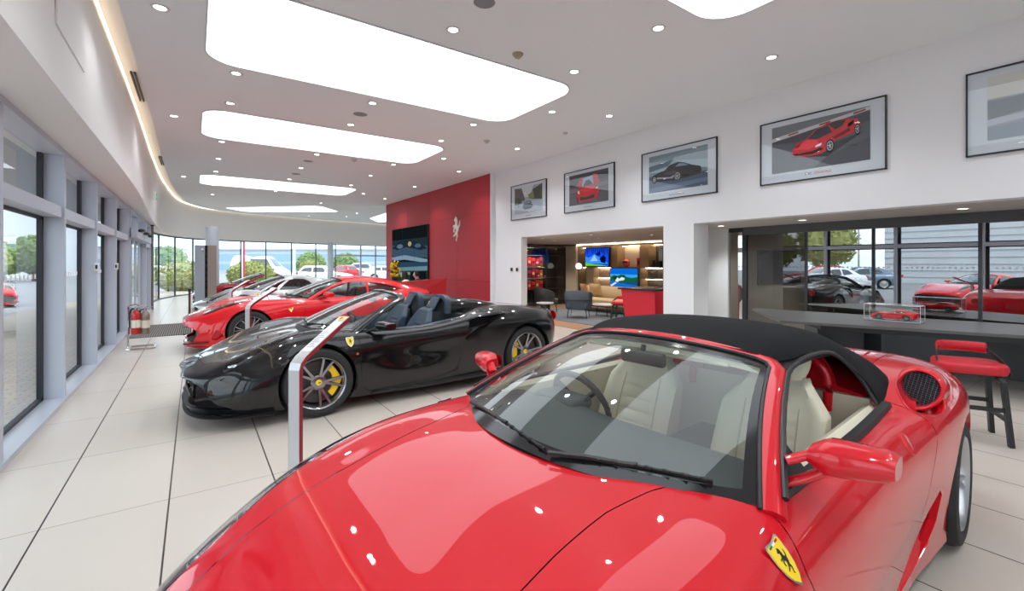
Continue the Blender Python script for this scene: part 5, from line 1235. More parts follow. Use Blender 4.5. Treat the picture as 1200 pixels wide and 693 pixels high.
# extinguisher stand
s_ = MB(); R0 = .016
s_.tube(curve([(-.98, 10.75, .52), (-.98, 10.75, .1), (-.98, 10.75, .03), (-.97, 10.62, .016), (-.95, 10.48, .016), (-.62, 10.48, .016), (-.60, 10.52, .016), (-.60, 10.85, .016), (-.64, 10.88, .016), (-.95, 10.88, .016)], 5), R0, 8)
s_.tube([(-.98, 10.75, .5), (-.98, 10.75, .76), (-.88, 10.75, .80), (-.78, 10.75, .76)], .014, 8); s_.box(-.97, -.80, 10.77, 10.80, .25, .74)
est = s_.build('extinguisher_stand', CHROME, label='chrome tubular stand holding fire extinguishers by the left window sill', cat='stand')
def extinguisher(x, y, z, m, lb):
    t = MB(); t.lathe([(0, 0), (.06, 0), (.068, .02), (.068, .34), (.06, .39), (.03, .42), (.02, .44), (0, .44)], 24, Matrix.Translation((x, y, z))); o = t.build('fire_extinguisher', m, label=lb, cat='fire extinguisher')
    t = MB(); t.lathe([(0, .44), (.025, .44), (.025, .48), (0, .48)], 14, Matrix.Translation((x, y, z))); t.sweep([(x - .02, y, z + .48), (x + .05, y - .03, z + .52), (x + .11, y - .05, z + .50)], [(-.012, -.004), (.012, -.004), (.012, .004), (-.012, .004)]); t.sweep([(x - .02, y, z + .46), (x + .10, y - .05, z + .455)], [(-.012, -.003), (.012, -.003), (.012, .003), (-.012, .003)]); t.build('valve_handle', CHROME, o)
    t = MB(); t.tube(curve([(x, y, z + .46), (x - .07, y - .03, z + .44), (x - .085, y - .04, z + .30), (x - .075, y - .045, z + .12)], 6), .011, 8); t.build('hose', BLACKPL, o)
    t = MB(); t.lathe([(.0685, .12), (.0685, .26)], 24, Matrix.Translation((x, y, z))); t.build('band', mat('ext_label', rgb(225, 220, 205), .5), o)
extinguisher(-.87, 10.69, .26, mat('ext_red', rgb(190, 30, 30), .3, coat=.6), 'red fire extinguisher with chrome handle hanging on the chrome stand')
extinguisher(-.74, 10.75, .24, mat('ext_grey', rgb(150, 140, 125), .35, .4), 'dull metal fire extinguisher beside the red one on the chrome stand')

# ---- right side: bulkhead, piers, feature wall
t = MB(); t.box(7.2, 7.45, -5, 11.25, 2.25, 4.18); struct(t.build('wall_right', WHITEW, smooth=0))
t = MB(); t.box(7.2, 7.65, 4.735, 5.37, 0, 2.25); struct(t.build('wall_pier', WHITEW, smooth=0))
t = MB(); t.box(7.2, 7.4, 9.93, 11.25, 0, 2.25); struct(t.build('wall_pier_far', WHITEW, smooth=0))
t = MB(); t.box(7.45, 8.9, -5, 5.55, 2.25, 2.30); t.box(7.45, 12.2, 5.5, 13.5, 2.25, 2.30); t.box(7.2, 7.45, 11.2, 13.5, 2.25, 2.30); struct(t.build('ceiling_lower', mat('soffit_beige', rgb(196, 190, 182), .85), smooth=0))
t = MB(); t.box(-1.36, 14, -5.1, -5, 0, 4.3); struct(t.build('wall_back', WHITEW, smooth=0))
t = MB(); t.box(14, 14.1, -5, 33, 0, 4.3); struct(t.build('wall_east', WHITEW, smooth=0))
t = MB(); t.box(7.2, 14, 20.1, 20.2, 0, 4.18); struct(t.build('wall_far_side', WHITEW, smooth=0))
REDW = mat('red_panelling', rgb(168, 30, 44), .5)
t = MB(); t.m = 0
ys = [11.25, 13.33, 15.49, 17.6, 19.4, 20.1]; zs_ = [0, 1.0, 3.06, 4.175]
for a, b in zip(ys, ys[1:]):
    for c, e in zip(zs_, zs_[1:]): t.box(7.05, 7.18, a + .004, b - .004, c + .004, e - .004)
t.m = 1; t.box(7.06, 7.2, 11.25, 20.1, 0, 4.18)
struct(t.build('wall_feature', [REDW, mat('red_joint', rgb(70, 10, 16), .7)], smooth=0))
t = MB(); t.box(7.04, 7.2, 11.235, 11.249, 0, 4.18); struct(t.build('trim_5', WHITEW, smooth=0))
# horse emblem on the wall, cut from white board
t = MB(); M = Matrix(((0, 0, -1, 7.052), (-1, 0, 0, 13.36), (0, 1, 0, 2.60), (0, 0, 0, 1))); horse(t, M, .03, .50); t.build('horse_emblem', mat('emblem_white', rgb(232, 236, 226), .5), smooth=0, label='white rearing horse emblem mounted on the red panelled wall', cat='emblem')
t = MB(); t.box(7.385, 7.40, 0, .001, 0, .001)
for y, lb in ((10.10, 'black square wall socket nearer the lounge on the white pier'), (10.36, 'black square wall socket further from the lounge on the white pier')):
    t = MB(); t.rbox(7.185, 7.20, y - .085, y + .085, 1.30, 1.45, .006); s_ = t.build('wall_socket', mat('socket_plate', rgb(215, 215, 212), .4), label=lb, cat='socket'); t = MB(); t.box(7.180, 7.186, y - .05, y + .05, 1.33, 1.42); t.build('insert', MATTBLACK, s_, smooth=0)

# ---- video wall: 3 x 3 screens seen as one thing
def art(name, M, layers, parent=None, emit_s=0.0, step=.0006):
    """flat printed or lit picture: list of (rgb255, polygon) painted back to front"""
    t = MB(); ms = []; 
    for i, (c, poly) in enumerate(layers):
        key = 'art_%d_%d_%d_%s' % (*c, 'e%.1f' % emit_s if emit_s else 'p')
        m = emit(key, rgb(*c), emit_s) if emit_s else mat(key, rgb(*c), .5)
        if m not in ms: ms.append(m)
        t.m = ms.index(m)
        tri = tri_poly(poly); t.add([(x, y, .001 + step * i) for x, y in poly], [tuple(q) for q in tri], M)
    me = bpy.data.meshes.new(name); me.from_pydata(t.v, [], t.f)
    for m in ms: me.materials.append(m)
    me.polygons.foreach_set('material_index', t.mi); me.update()
    o = bpy.data.objects.new(name, me); COL.objects.link(o)
    if parent: o.parent = parent
    return o
def wallM(x, y, z):   # picture plane facing -X: local x -> -Y (rightwards for a viewer), local y -> up, local z -> -X
    return Matrix(((0, 0, -1, x), (-1, 0, 0, y), (0, 1, 0, z), (0, 0, 0, 1)))
def R4(x0, x1, y0, y1): return [(x0, y0), (x1, y0), (x1, y1), (x0, y1)]
def E4(cx, cy, rx, ry, n=18): return [(cx + rx * math.cos(2 * PI * i / n), cy + ry * math.sin(2 * PI * i / n)) for i in range(n)]
def T2(P, sx, sy, dx=0, dy=0): return [(x * sx + dx, y * sy + dy) for x, y in P]
t = MB(); t.rbox(6.99, 7.05, 15.49, 19.18, .80, 3.0, .01); v = t.build('video_wall', BLACKPL, label='large video wall screen mounted on the red wall behind reception', cat='screen')
w2, h2 = 1.83, 1.09
L_ = [((30, 38, 38), R4(-w2, w2, -h2, h2)), ((44, 58, 66), R4(-w2, w2, .25, h2)), ((24, 30, 32), R4(-w2, w2, .62, h2)), ((70, 96, 120), [(-w2, -.05), (w2, -.15), (w2, .3), (-w2, .42)]), ((36, 52, 70), [(-w2, .3), (-.9, .55), (.2, .58), (1.2, .42), (w2, .2), (1.2, .15), (-.2, .30), (-1.2, .2)]),
      ((150, 178, 200), [(-w2, -.1), (-.4, -.02), (w2, -.2), (w2, -.34), (-.4, -.2), (-w2, -.25)]), ((48, 84, 110), R4(-w2, w2, -.62, -.30)), ((120, 160, 175), [(-w2, -.55), (w2, -.45), (w2, -.62), (-w2, -.68)]), ((40, 70, 48), R4(-w2, w2, -h2, -.66)), ((150, 170, 150), [(-1.5, -.72), (.4, -.70), (.4, -.80), (-1.5, -.84)]), ((22, 28, 34), [(.2, -.7), (1.7, -.66), (1.8, -1.0), (.2, -1.0)]), ((205, 190, 120), E4(.15, .42, .18, .10)), ((110, 140, 160), E4(-.9, .35, .35, .09)), ((90, 120, 140), E4(.95, .33, .3, .08))]
art('screen_picture', wallM(6.988, 17.335, 1.90), L_, v, .8)
t = MB()
for k_ in (1, 2): t.box(6.978, 6.981, 15.49 + 1.23 * k_ - .004, 15.49 + 1.23 * k_ + .004, .81, 2.99); t.box(6.978, 6.981, 15.5, 19.17, .8 + .733 * k_ - .004, .8 + .733 * k_ + .004)
t.build('screen_joint', MATTBLACK, v, smooth=0)

# ---- framed photographs
def picture(yc, w, h, zc, layers, label, caption, ink=(60, 60, 60), ph=(.78, .74)):
    t = MB(); fw = .016
    for a in ((-w / 2, w / 2, h / 2 - fw, h / 2), (-w / 2, w / 2, -h / 2, -h / 2 + fw), (-w / 2, -w / 2 + fw, -h / 2, h / 2), (w / 2 - fw, w / 2, -h / 2, h / 2)):
        t.box(7.165, 7.2, yc + a[0], yc + a[1], zc + a[2], zc + a[3])
    f = t.build('framed_picture', mat('frame_black', rgb(24, 26, 30), .35), smooth=0, label=label, cat='picture')
    t = MB(); t.box(7.184, 7.199, yc - w / 2 + fw, yc + w / 2 - fw, zc - h / 2 + fw, zc + h / 2 - fw); mt = t.build('mount', mat('mount_board', rgb(206, 216, 222), .7), f, smooth=0)
    a, b = w * ph[0] / 2, h * ph[1] / 2
    art('print', wallM(7.182, yc, zc + h * .035), [(c, [(max(-a, min(a, x * a)), max(-b, min(b, y * b))) for x, y in P]) for c, P in layers], f)
    for txt, ox, col, sz in caption:
        cu = bpy.data.curves.new('caption', 'FONT'); cu.body = txt; cu.size = sz; cu.align_x = 'CENTER'
        ob = bpy.data.objects.new('caption', cu); COL.objects.link(ob)
        me = bpy.data.meshes.new_from_object(ob); bpy.data.objects.remove(ob)
        me.transform(wallM(7.1825, yc - ox, zc - h * .425)); me.materials.append(mat('ink_%d_%d_%d' % col, rgb(*col), .6))
        o = bpy.data.objects.new('caption', me); COL.objects.link(o); o.parent = f
    g = MB(); g.add([(7.172, yc - w / 2 + fw, zc - h / 2 + fw), (7.172, yc + w / 2 - fw, zc - h / 2 + fw), (7.172, yc + w / 2 - fw, zc + h / 2 - fw), (7.172, yc - w / 2 + fw, zc + h / 2 - fw)], [(0, 1, 2, 3)]); g.build('picture_glass', glass('picture_glass', (.98, .99, 1), .9), f, smooth=0)
FULL = R4(-1, 1, -1, 1)
def wheelart(x, y, rx, ry): return [((18, 18, 20), E4(x, y, rx, ry)), ((170, 175, 182), E4(x, y, rx * .74, ry * .74)), ((60, 62, 66), E4(x, y, rx * .60, ry * .60))] + [((185, 190, 196), [(x - .1 * rx * math.sin(q), y + .1 * ry * math.cos(q)), (x + rx * .7 * math.cos(q), y + ry * .7 * math.sin(q)), (x + .1 * rx * math.sin(q), y - .1 * ry * math.cos(q))]) for q in [2 * PI * k / 5 + .4 for k in range(5)]]
p1 = [((150, 165, 175), FULL), ((200, 210, 205), [(-.5, 1), (.4, 1), (.1, .2), (-.3, .2)]), ((96, 88, 80), [(-1, 1), (-.45, .9), (-.2, .0), (-1, -.3)]), ((60, 62, 66), [(-1, .3), (-.55, .2), (-.45, -.2), (-1, -.4)]), ((50, 54, 30), [(.35, .7), (1, 1), (1, -.15), (.25, .0)]), ((120, 130, 60), [(.0, .35), (.4, .55), (.45, .05), (.1, .0)]), ((165, 180, 192), [(-1, -.3), (1, -.15), (1, -1), (-1, -1)]), ((70, 84, 98), [(-.4, -.55), (-.32, -.30), (-.15, -.10), (.15, -.10), (.32, -.30), (.36, -.6), (.2, -.72), (-.25, -.74)]), ((130, 145, 160), [(-.28, -.30), (-.12, -.14), (.12, -.14), (.25, -.30)]), ((30, 34, 40), [(-.3, -.55), (.25, -.55), (.2, -.66), (-.25, -.66)]), ((30, 32, 36), R4(-.70, -.66, -.5, .2))]
p2 = [((70, 72, 80), FULL), ((44, 46, 54), [(-1, .25), (1, .45), (1, 1), (-1, 1)]), ((104, 104, 112), [(-1, -.2), (1, .0), (1, .25), (-1, .1)]), ((88, 88, 94), [(-1, -1), (1, -1), (1, -.1), (-1, -.25)]), ((170, 14, 22), [(-.60, .2), (-.42, .72), (-.26, .74), (-.30, .1)]), ((190, 18, 28), [(.26, .1), (.24, .86), (.44, .80), (.60, .25)]), ((150, 175, 205), [(-.30, .15), (-.26, .68), (.24, .74), (.28, .2)]), ((40, 44, 52), [(-.25, .15), (-.1, .5), (.1, .5), (.25, .2)]), ((205, 16, 28), [(-.58, -.35), (-.55, -.02), (-.40, .10), (-.1, .16), (.2, .16), (.45, .05), (.55, -.1), (.55, -.5), (.45, -.75), (-.45, -.85), (-.56, -.7)]), ((232, 40, 48), [(-.45, -.05), (-.1, .10), (.2, .10), (.4, .0), (.1, -.25), (-.15, -.25)]), ((18, 16, 20), [(-.42, -.5), (-.1, -.58), (.35, -.45), (.3, -.70), (-.4, -.74)]), ((235, 225, 215), [(-.53, -.15), (-.46, -.05), (-.42, -.3), (-.5, -.3)]), ((235, 225, 215), [(.40, -.05), (.5, -.02), (.52, -.12), (.42, -.14)]), ((18, 16, 20), R4(-.56, -.50, -.85, -.5))]
p3 = [((110, 140, 150), FULL), ((150, 176, 186), [(-1, .1), (1, -.1), (1, .5), (-1, .7)]), ((128, 150, 160), [(-1, .75), (.2, .9), (1, .9), (1, .3), (-.1, .55)]), ((80, 104, 120), [(-1, .45), (-.1, .6), (-.3, .3), (-1, .15)]), ((52, 76, 100), [(-1, -.1), (-.6, -.1), (1, -.3), (1, -1), (-1, -1)]), ((84, 110, 138), [(-1, -.75), (1, -.6), (1, -.8), (-1, -1)]), ((10, 12, 16), [(-.90, -.3), (-.86, -.08), (-.62, .06), (-.42, .10), (-.25, .34), (.05, .42), (.25, .34), (.5, .14), (.78, .0), (.82, -.2), (.78, -.36), (.4, -.46), (-.1, -.50), (-.75, -.42)]), ((120, 140, 160), [(-.05, .20), (.08, .34), (.24, .30), (.4, .16)]), ((50, 60, 74), [(-.5, -.05), (-.1, .04), (.1, -.06), (-.2, -.2)]), ((150, 160, 170), [(-.7, -.2), (-.2, -.30), (.0, -.12), (.04, -.18), (-.15, -.38), (-.7, -.28)]), ((4, 5, 6), [(.5, -.2), (.76, -.16), (.74, -.30), (.5, -.36)])] + wheelart(.03, -.30, .125, .25) + wheelart(-.78, -.30, .085, .21)
p4 = [((78, 84, 92), FULL), ((112, 118, 122), [(-1, .45), (1, .95), (1, 1), (-1, 1)]), ((196, 198, 200), [(-1, .52), (1, .98), (1, .86), (-1, .36)])]
for k_ in range(6):
    if k_ % 2: p4.append(((150, 26, 40), [(-.95 + .33 * k_, .50 + .076 * k_), (-.73 + .33 * k_, .55 + .076 * k_), (-.73 + .33 * k_, .49 + .076 * k_), (-.95 + .33 * k_, .43 + .076 * k_)]))
p4 += [((56, 60, 70), [(-1, .30), (-.2, .10), (1, .45), (1, .8), (-1, .36)]), ((98, 104, 110), [(-1, -1), (-1, .15), (.2, -.62), (-.1, -1)]), ((64, 68, 76), [(-.1, -1), (.2, -.62), (1, -.15), (1, -1)]),
       ((30, 32, 38), [(-.54, -.42), (.2, -.62), (.9, .1), (.4, -.1)]),
       ((196, 20, 34), [(-.55, -.28), (-.52, -.12), (-.42, .14), (-.22, .24), (-.05, .52), (.2, .70), (.52, .74), (.78, .62), (.84, .38), (.80, .16), (.55, .05), (.36, -.05), (.26, -.30), (.1, -.46), (-.2, -.50), (-.46, -.42)]),
       ((232, 52, 66), [(-.50, -.12), (-.20, .20), (.0, .12), (.06, -.10), (-.2, -.2)]), ((150, 12, 26), [(-.40, -.06), (-.30, .16), (-.36, .14), (-.48, -.08)]), ((24, 28, 48), [(-.20, .22), (.0, .54), (.22, .60), (.30, .30), (.0, .14)]), ((18, 20, 24), [(.05, .60), (.40, .72), (.56, .66), (.50, .48), (.36, .38), (.24, .62)]), ((12, 12, 14), [(.60, .50), (.72, .62), (.70, .46), (.60, .36)]), ((120, 8, 20), [(.30, .10), (.62, .34), (.66, .22), (.36, .0)]),
       ((18, 10, 14), [(-.54, -.28), (-.36, -.32), (-.10, -.30), (.08, -.22), (.14, -.30), (-.1, -.42), (-.46, -.38)]), ((225, 235, 250), [(-.02, -.10), (.10, -.04), (.08, -.14), (-.04, -.18)])] + wheelart(.26, -.22, .085, .26) + wheelart(.78, .22, .05, .22)
p5 = [((150, 158, 166), FULL), ((205, 208, 200), [(-1, .3), (1, .3), (1, 1), (-1, 1)]), ((60, 66, 40), [(-.3, .95), (.6, .95), (.5, .55), (-.2, .6)]), ((104, 112, 120), [(-1, .25), (-.4, .25), (-.1, -.1), (-1, -.35)]), ((180, 188, 198), [(-1, -.35), (-.2, -.25), (-.2, -.4), (-1, -.55)]), ((128, 142, 156), [(-1, -.6), (1, -.4), (1, -1), (-1, -1)]), ((205, 212, 222), [(-.5, -.3), (-.42, .02), (-.2, .12), (.1, .5), (.6, .5), (.9, .1), (.95, -.4), (-.2, -.5)]), ((60, 72, 110), [(-.45, -.42), (.3, -.35), (.9, -.35), (.9, -.5), (-.3, -.6)]), ((70, 90, 110), [(.0, .15), (.15, .42), (.5, .42), (.6, .15)])] + wheelart(-.05, -.45, .16, .2) + wheelart(.7, -.42, .12, .2)
picture(9.60, 1.55, .945, 3.20, p1, 'framed picture of a grey car in a narrow street, nearest the red wall', [('Monza', 0, (70, 76, 80), .05)] if False else [])
picture(7.36, 1.58, .945, 3.20, p2, 'framed picture of a red car with its doors raised open', [])
picture(5.07, 1.58, .945, 3.21, p3, 'framed picture of a black open sports car on a blue road', [])
picture(2.775, 1.58, .945, 3.215, p4, 'framed picture of a red supercar on a race track, largest in view', [('SF90', -.125, (70, 72, 76), .045), ('STRADALE', .065, (190, 30, 40), .045)])
picture(.47, 1.58, .945, 3.22, p5, 'framed picture of a vintage pale car cut off by the right edge', [])
for yc, wd in ((9.6, .12), (7.36, .14), (5.07, .16)):   # faint script under each print: short dark strokes
    par = [o for o in bpy.data.objects if o.name.startswith('framed_picture') and abs(o.bound_box[0][1] + .79 - yc) < .1][0]
    t = MB(); x = -wd
    pts = [(7.1825, yc - x - wd * 2 * k_ / 14, 2.812 + (.010 if k_ % 3 == 0 else -.006) * (1 if k_ % 2 else .4)) for k_ in range(15)]
    pts = [(7.1825, yc + wd - wd * 2 * k_ / 14, 2.812 + (.012 if k_ % 3 == 0 else -.006)) for k_ in range(15)]
    t.tube(pts, .0035, 5, up=(1, 0, 0)); t.build('caption', mat('ink_dark', rgb(60, 66, 72), .6), par)
# ================================================================== glass partition zone on the right
SMOKE = glass('smoked_partition_glass', (.50, .52, .53), 1.0, base=.50)
SMOKE2 = glass('clear_partition_glass', (.72, .72, .70), 1.0, base=.05)
t = MB(); t.box(8.80, 8.86, 5.02, 5.50, 0, 2.25); struct(t.build('wall_panel', mat('pale_panel', rgb(228, 231, 234), .7), smooth=0))
t = MB(); t.box(7.65, 14, 5.50, 5.60, 0, 2.25); struct(t.build('wall_partition', mat('office_beige', rgb(176, 166, 148), .8), smooth=0))
JG = [5.02, 4.70, 3.60, 2.62, 1.41, .16, -1.1, -2.4, -5.0]
for i in range(len(JG) - 1):
    y1, y0 = JG[i], JG[i + 1]
    t = MB(); t.box(8.84, 8.90, y0 - (.045 if i == 0 else .02), y0 + (.045 if i == 0 else .02), 0, 2.25); t.box(8.84, 8.90, y0, y1, 0, .06); t.box(8.84, 8.90, y0, y1, 2.17, 2.25)
    f = t.build('window_%d' % (30 + i), mat('charcoal_frame', rgb(40, 44, 48), .45), smooth=0); struct(f)
    g = MB(); g.add([(8.86, y0 + .02, .06), (8.86, y1 - .02, .06), (8.86, y1 - .02, 2.18), (8.86, y0 + .02, 2.18)], [(0, 1, 2, 3)]); g.build('pane', SMOKE2 if i == 1 else SMOKE, f, smooth=0)
t = MB(); t.box(8.80, 8.90, -5, 4.7, 2.10, 2.25); t.box(8.79, 8.85, -5, 3.6, 0, .60); struct(t.build('trim_6', mat('charcoal_header', rgb(80, 83, 86), .5), smooth=0))
t = MB(); t.box(13.9, 14, -5, 5.5, 0, 2.25); struct(t.build('wall_office', mat('office_dark', rgb(84, 80, 76), .8), smooth=0))
t = MB(); t.box(8.9, 14, -5, 5.5, 2.25, 2.30); struct(t.build('ceiling_office', mat('office_ceiling', rgb(110, 108, 105), .9), smooth=0))
t = MB(); t.rbox(10.9, 13.1, 5.44, 5.50, 1.02, 1.87, .03); s_ = t.build('wall_display', mat('gloss_black', (.006, .006, .007), .08, coat=1), label='large dark rounded display on the beige office wall behind the glass', cat='screen')
t = MB(); t.rbox(10.94, 13.06, 5.436, 5.44, 1.06, 1.83, .002)
t.build('display_face', MATS['gloss_black'], s_)
# unseen office bulbs added to brighten the room behind the glass, then soffit downlights
for x, y in ((10.9, 4.2), (12.4, 4.2), (10.6, 1.6), (10.4, -1.0)): bulb(x, y, 2.2, 45 if y > 4 else 22)
dl2 = None
for x, y in ((8.1, 3.35), (8.1, 4.75), (8.1, 1.45), (8.1, -.6), (8.1, -2.6)):  # the one beside the pale panel is added to brighten it
    if dl2 is None:
        t = MB(); t.lathe([(.06, .0), (.066, -.006), (.08, -.006), (.084, 0)], 24); dl2 = t.build('soffit_downlight', MATS['downlight_trim'], label='round recessed downlight in the low beige soffit above the glass partition', cat='ceiling light', group='downlights in the low soffit by the glass'); o = dl2
        t = MB(); t.flat(circ(0, 0, .055, 20), -.002); t.build('lamp', emit('soffit_lamp', rgb(255, 244, 225), 9), dl2, smooth=0)
    else: o = copy_tree(dl2)
    o.location = (x, y, 2.249)
    bulb(x, y, 2.23, 85)
# long dark table
TT = [(6.60, 3.02), (8.02, 4.12), (8.72, -.6), (8.66, -2.2), (7.95, -1.6), (7.46, .80)]
TT = [(6.62, 3.02), (7.98, 4.10), (8.12, 4.02), (8.78, .9), (8.74, -1.8), (8.05, -1.8), (7.44, .80)]
t = MB(); t.prism(TT, .715, .75); tb = t.build('long_table', mat('table_grey', rgb(84, 84, 84), .35), smooth=0, label='long dark grey angular table in front of the glass partition', cat='table')
t = MB(); t.prism([(x * .78 + 8.0 * .22, y * .80 + 1.1 * .2) for x, y in TT], .64, .715); t.build('table_apron', BLACKPL, tb, smooth=0)
for y in (2.7, -.6):
    t = MB(); t.rbox(7.75, 8.45, y - .30, y + .30, 0, .64, .02); t.build('pedestal', mat('pedestal_black', rgb(22, 22, 24), .35), tb)
# model car in acrylic case
cs = empty('display_case', (7.76, 2.07, .75), math.radians(-88), 'clear acrylic display case standing on the long dark table', 'display case'); cs.scale = (.82, .82, .85)
t = MB(); t.rbox(-.37, .37, -.15, .15, 0, .03, .004); t.build('case_base', mat('case_base_grey', rgb(150, 155, 160), .15, .3, coat=1), cs)
ACR = glass('acrylic', (.97, .99, .99), 1.3)
t = MB()
for a in ([(-.365, -.145), (.365, -.145)], [(.365, -.145), (.365, .145)], [(.365, .145), (-.365, .145)], [(-.365, .145), (-.365, -.145)]):
    t.add([(a[0][0], a[0][1], .03), (a[1][0], a[1][1], .03), (a[1][0], a[1][1], .27), (a[0][0], a[0][1], .27)], [(0, 1, 2, 3)])
t.flat([(-.365, -.145), (.365, -.145), (.365, .145), (-.365, .145)], .27); t.build('case_cover', ACR, cs, smooth=0)
t = MB()
for x in (-.365, .365):
    for y in (-.145, .145): t.box(x - .003, x + .003, y - .003, y + .003, .03, .272)
for y in (-.145, .145): t.box(-.365, .365, y - .003, y + .003, .268, .274)
for x in (-.365, .365): t.box(x - .003, x + .003, -.145, .145, .268, .274)
t.build('case_edges', mat('acrylic_edge', rgb(215, 225, 230), .2, coat=1), cs, smooth=0)

# stools
def stool(x, y, rz, label, h=.62, zs=1, sc_=1):
    r = empty('bar_stool', (x, y, 0), rz, label, 'stool'); r.scale = (sc_, sc_, zs)
    ST = mat('stool_red', rgb(196, 28, 44), .45)
    LG = mat('stool_leg_black', rgb(26, 28, 30), .45)
    t = MB(); P = []
    for i in range(7):
        z = h - .015 + .085 * i / 6; k_ = 1 - .06 * (1 - math.sin(PI * i / 6)) ** 2
        P.append([(a * k_, b * k_, z) for a, b in rrect(-.26, .26, -.28, .28, .13, 8)])
    t.grid(P, closev=True); t.flat([p[:2] for p in P[-1]], P[-1][0][2]); t.flat([p[:2] for p in P[0]], P[0][0][2]); t.build('seat', ST, r, smooth=50)
    t = MB(); P = []
    for i in range(13):
        a = PI * .74 + PI * .52 * i / 12; cx, cy = .25 * math.cos(a) * 1.0 - .03, .27 * math.sin(a)
        P.append([(cx * s_, cy * s_, z) for s_, z in ((1.0, h + .13), (1.08, h + .12), (1.12, h + .18), (1.04, h + .215), (.94, h + .18))])
    t.grid(P, closev=True); n = 5; t.f += [tuple(range(n)), tuple(range(len(t.v) - n, len(t.v)))]; t.mi += [0, 0]
    t.build('backrest', ST, r, smooth=60)
    for s_ in (1, -1):
        t = MB(); t.sweep(curve([(.20, s_ * .27, h - .01), (.02, s_ * .265, h + .07), (-.17, s_ * .20, h + .16)], 5), [(-.02, -.006), (.02, -.006), (.02, .006), (-.02, .006)], up=(0, 1, 0)); t.build('back_support', LG, r)
        for q in (1, -1):
            t = MB(); t.sweep([(q * .16, s_ * .17, h - .02), (q * .20, s_ * .215, h - .07), (q * .245, s_ * .26, 0)], [(-.032, -.020), (.032, -.020), (.032, .020), (-.032, .020)], up=(0, s_, 0)); t.build('leg', LG, r, smooth=30)
    t = MB(); t.box(-.18, .18, -.19, .19, h - .05, h - .015); t.build('seat_frame', LG, r, smooth=0)
    t = MB()
    for s_ in (1, -1): t.box(-.22, .22, s_ * .235 - .012, s_ * .235 + .012, .20, .235)
    for q in (1, -1): t.box(q * .225 - .012, q * .225 + .012, -.235, .235, .28, .315)
    t.build('foot_rail', LG, r, smooth=0)
    return r
stool(5.66, .98, math.radians(205), 'red padded low stool with black legs beside the front red car tail', .60, 1.0, .82)
stool(9.3, 8.3, math.radians(200), 'small red stool with black legs in front of the beige lounge sofa', .52, .9, .75)

# dark chair at the table
def office_chair(x, y, rz, label):
    r = empty('office_chair', (x, y, 0), rz, label, 'chair'); D = mat('chair_black', rgb(24, 24, 26), .6)
    t = MB(); t.rbox(-.24, .24, -.25, .25, .42, .50, .03); t.build('seat', D, r)
    t = MB(); P = [[(-.23 - .05 * v + .04 * abs(a) ** 2, a * .24, .50 + .36 * v), (-.26 - .05 * v + .04 * abs(a) ** 2, a * .24, .50 + .36 * v)] for v in (0, .5, 1) for a in (-1,)]
    F = [[(-.23 - .06 * v + .05 * abs(a) ** 2, a * .24, .52 + .34 * v) for a in [-1 + k_ / 4 for k_ in range(9)]] for v in (0, .33, .66, 1)]; B = [[(p[0] - .03, p[1], p[2]) for p in row[::-1]] for row in F]
    t.grid([a + b for a, b in zip(F, B)], closev=True); t.build('backrest', D, r)
    t = MB(); t.cyl((0, 0, .08), (0, 0, .42), .03); t.build('pedestal', CHROME, r)
    for k_ in range(5):
        a = 2 * PI * k_ / 5; t = MB(); t.sweep([(0, 0, .10), (.27 * math.cos(a), .27 * math.sin(a), .05)], [(-.02, -.012), (.02, -.012), (.014, .012), (-.014, .012)]); t.cyl((.27 * math.cos(a), .27 * math.sin(a), .0), (.27 * math.cos(a), .27 * math.sin(a), .045), .025); t.build('leg', D, r)
office_chair(9.75, 2.3, .4, 'black swivel chair behind the dark glass partition near the model car')
office_chair(10.3, .6, 2.4, 'black swivel chair at the desk behind the dark glass on the right')
dk = empty('office_desk', (11.2, 1.2, 0), 0, 'dark office desk behind the glass partition on the right', 'desk')
t = MB(); t.box(-.4, .4, -.9, .9, .70, .74); t.build('desktop', mat('desk_top', rgb(90, 86, 80), .5), dk, smooth=0)
for s_ in (1, -1): t = MB(); t.box(-.38, .38, s_ * .86 - .02, s_ * .86 + .02, 0, .70); t.build('side_panel', BLACKPL, dk, smooth=0)
lp = empty('desk_lamp', (11.05, .75, .74), 0, 'black jointed desk lamp on the office desk behind glass at right', 'lamp')
t = MB(); t.cyl((0, 0, 0), (0, 0, .02), .09); t.build('base', BLACKPL, lp)
t = MB(); t.tube([(0, 0, .02), (0, .05, .40)], .008, 8); t.tube([(0, .05, .40), (0, -.22, .62)], .008, 8); t.build('arm', BLACKPL, lp)
t = MB(); t.lathe([(.02, .0), (.06, -.07)], 16, Matrix.Translation((0, -.24, .63))); t.build('lamp_shade', BLACKPL, lp)
mo = empty('monitor', (11.15, 1.5, .74), 0, 'flat black computer monitor on the office desk behind the glass', 'monitor')
t = MB(); t.rbox(-.01, .02, -.28, .28, .12, .45, .006); t.build('screen', BLACKPL, mo); t = MB(); t.cyl((0, 0, 0), (0, 0, .13), .02); t.cyl((0, 0, 0), (0, 0, .012), .10); t.build('stand', BLACKPL, mo)

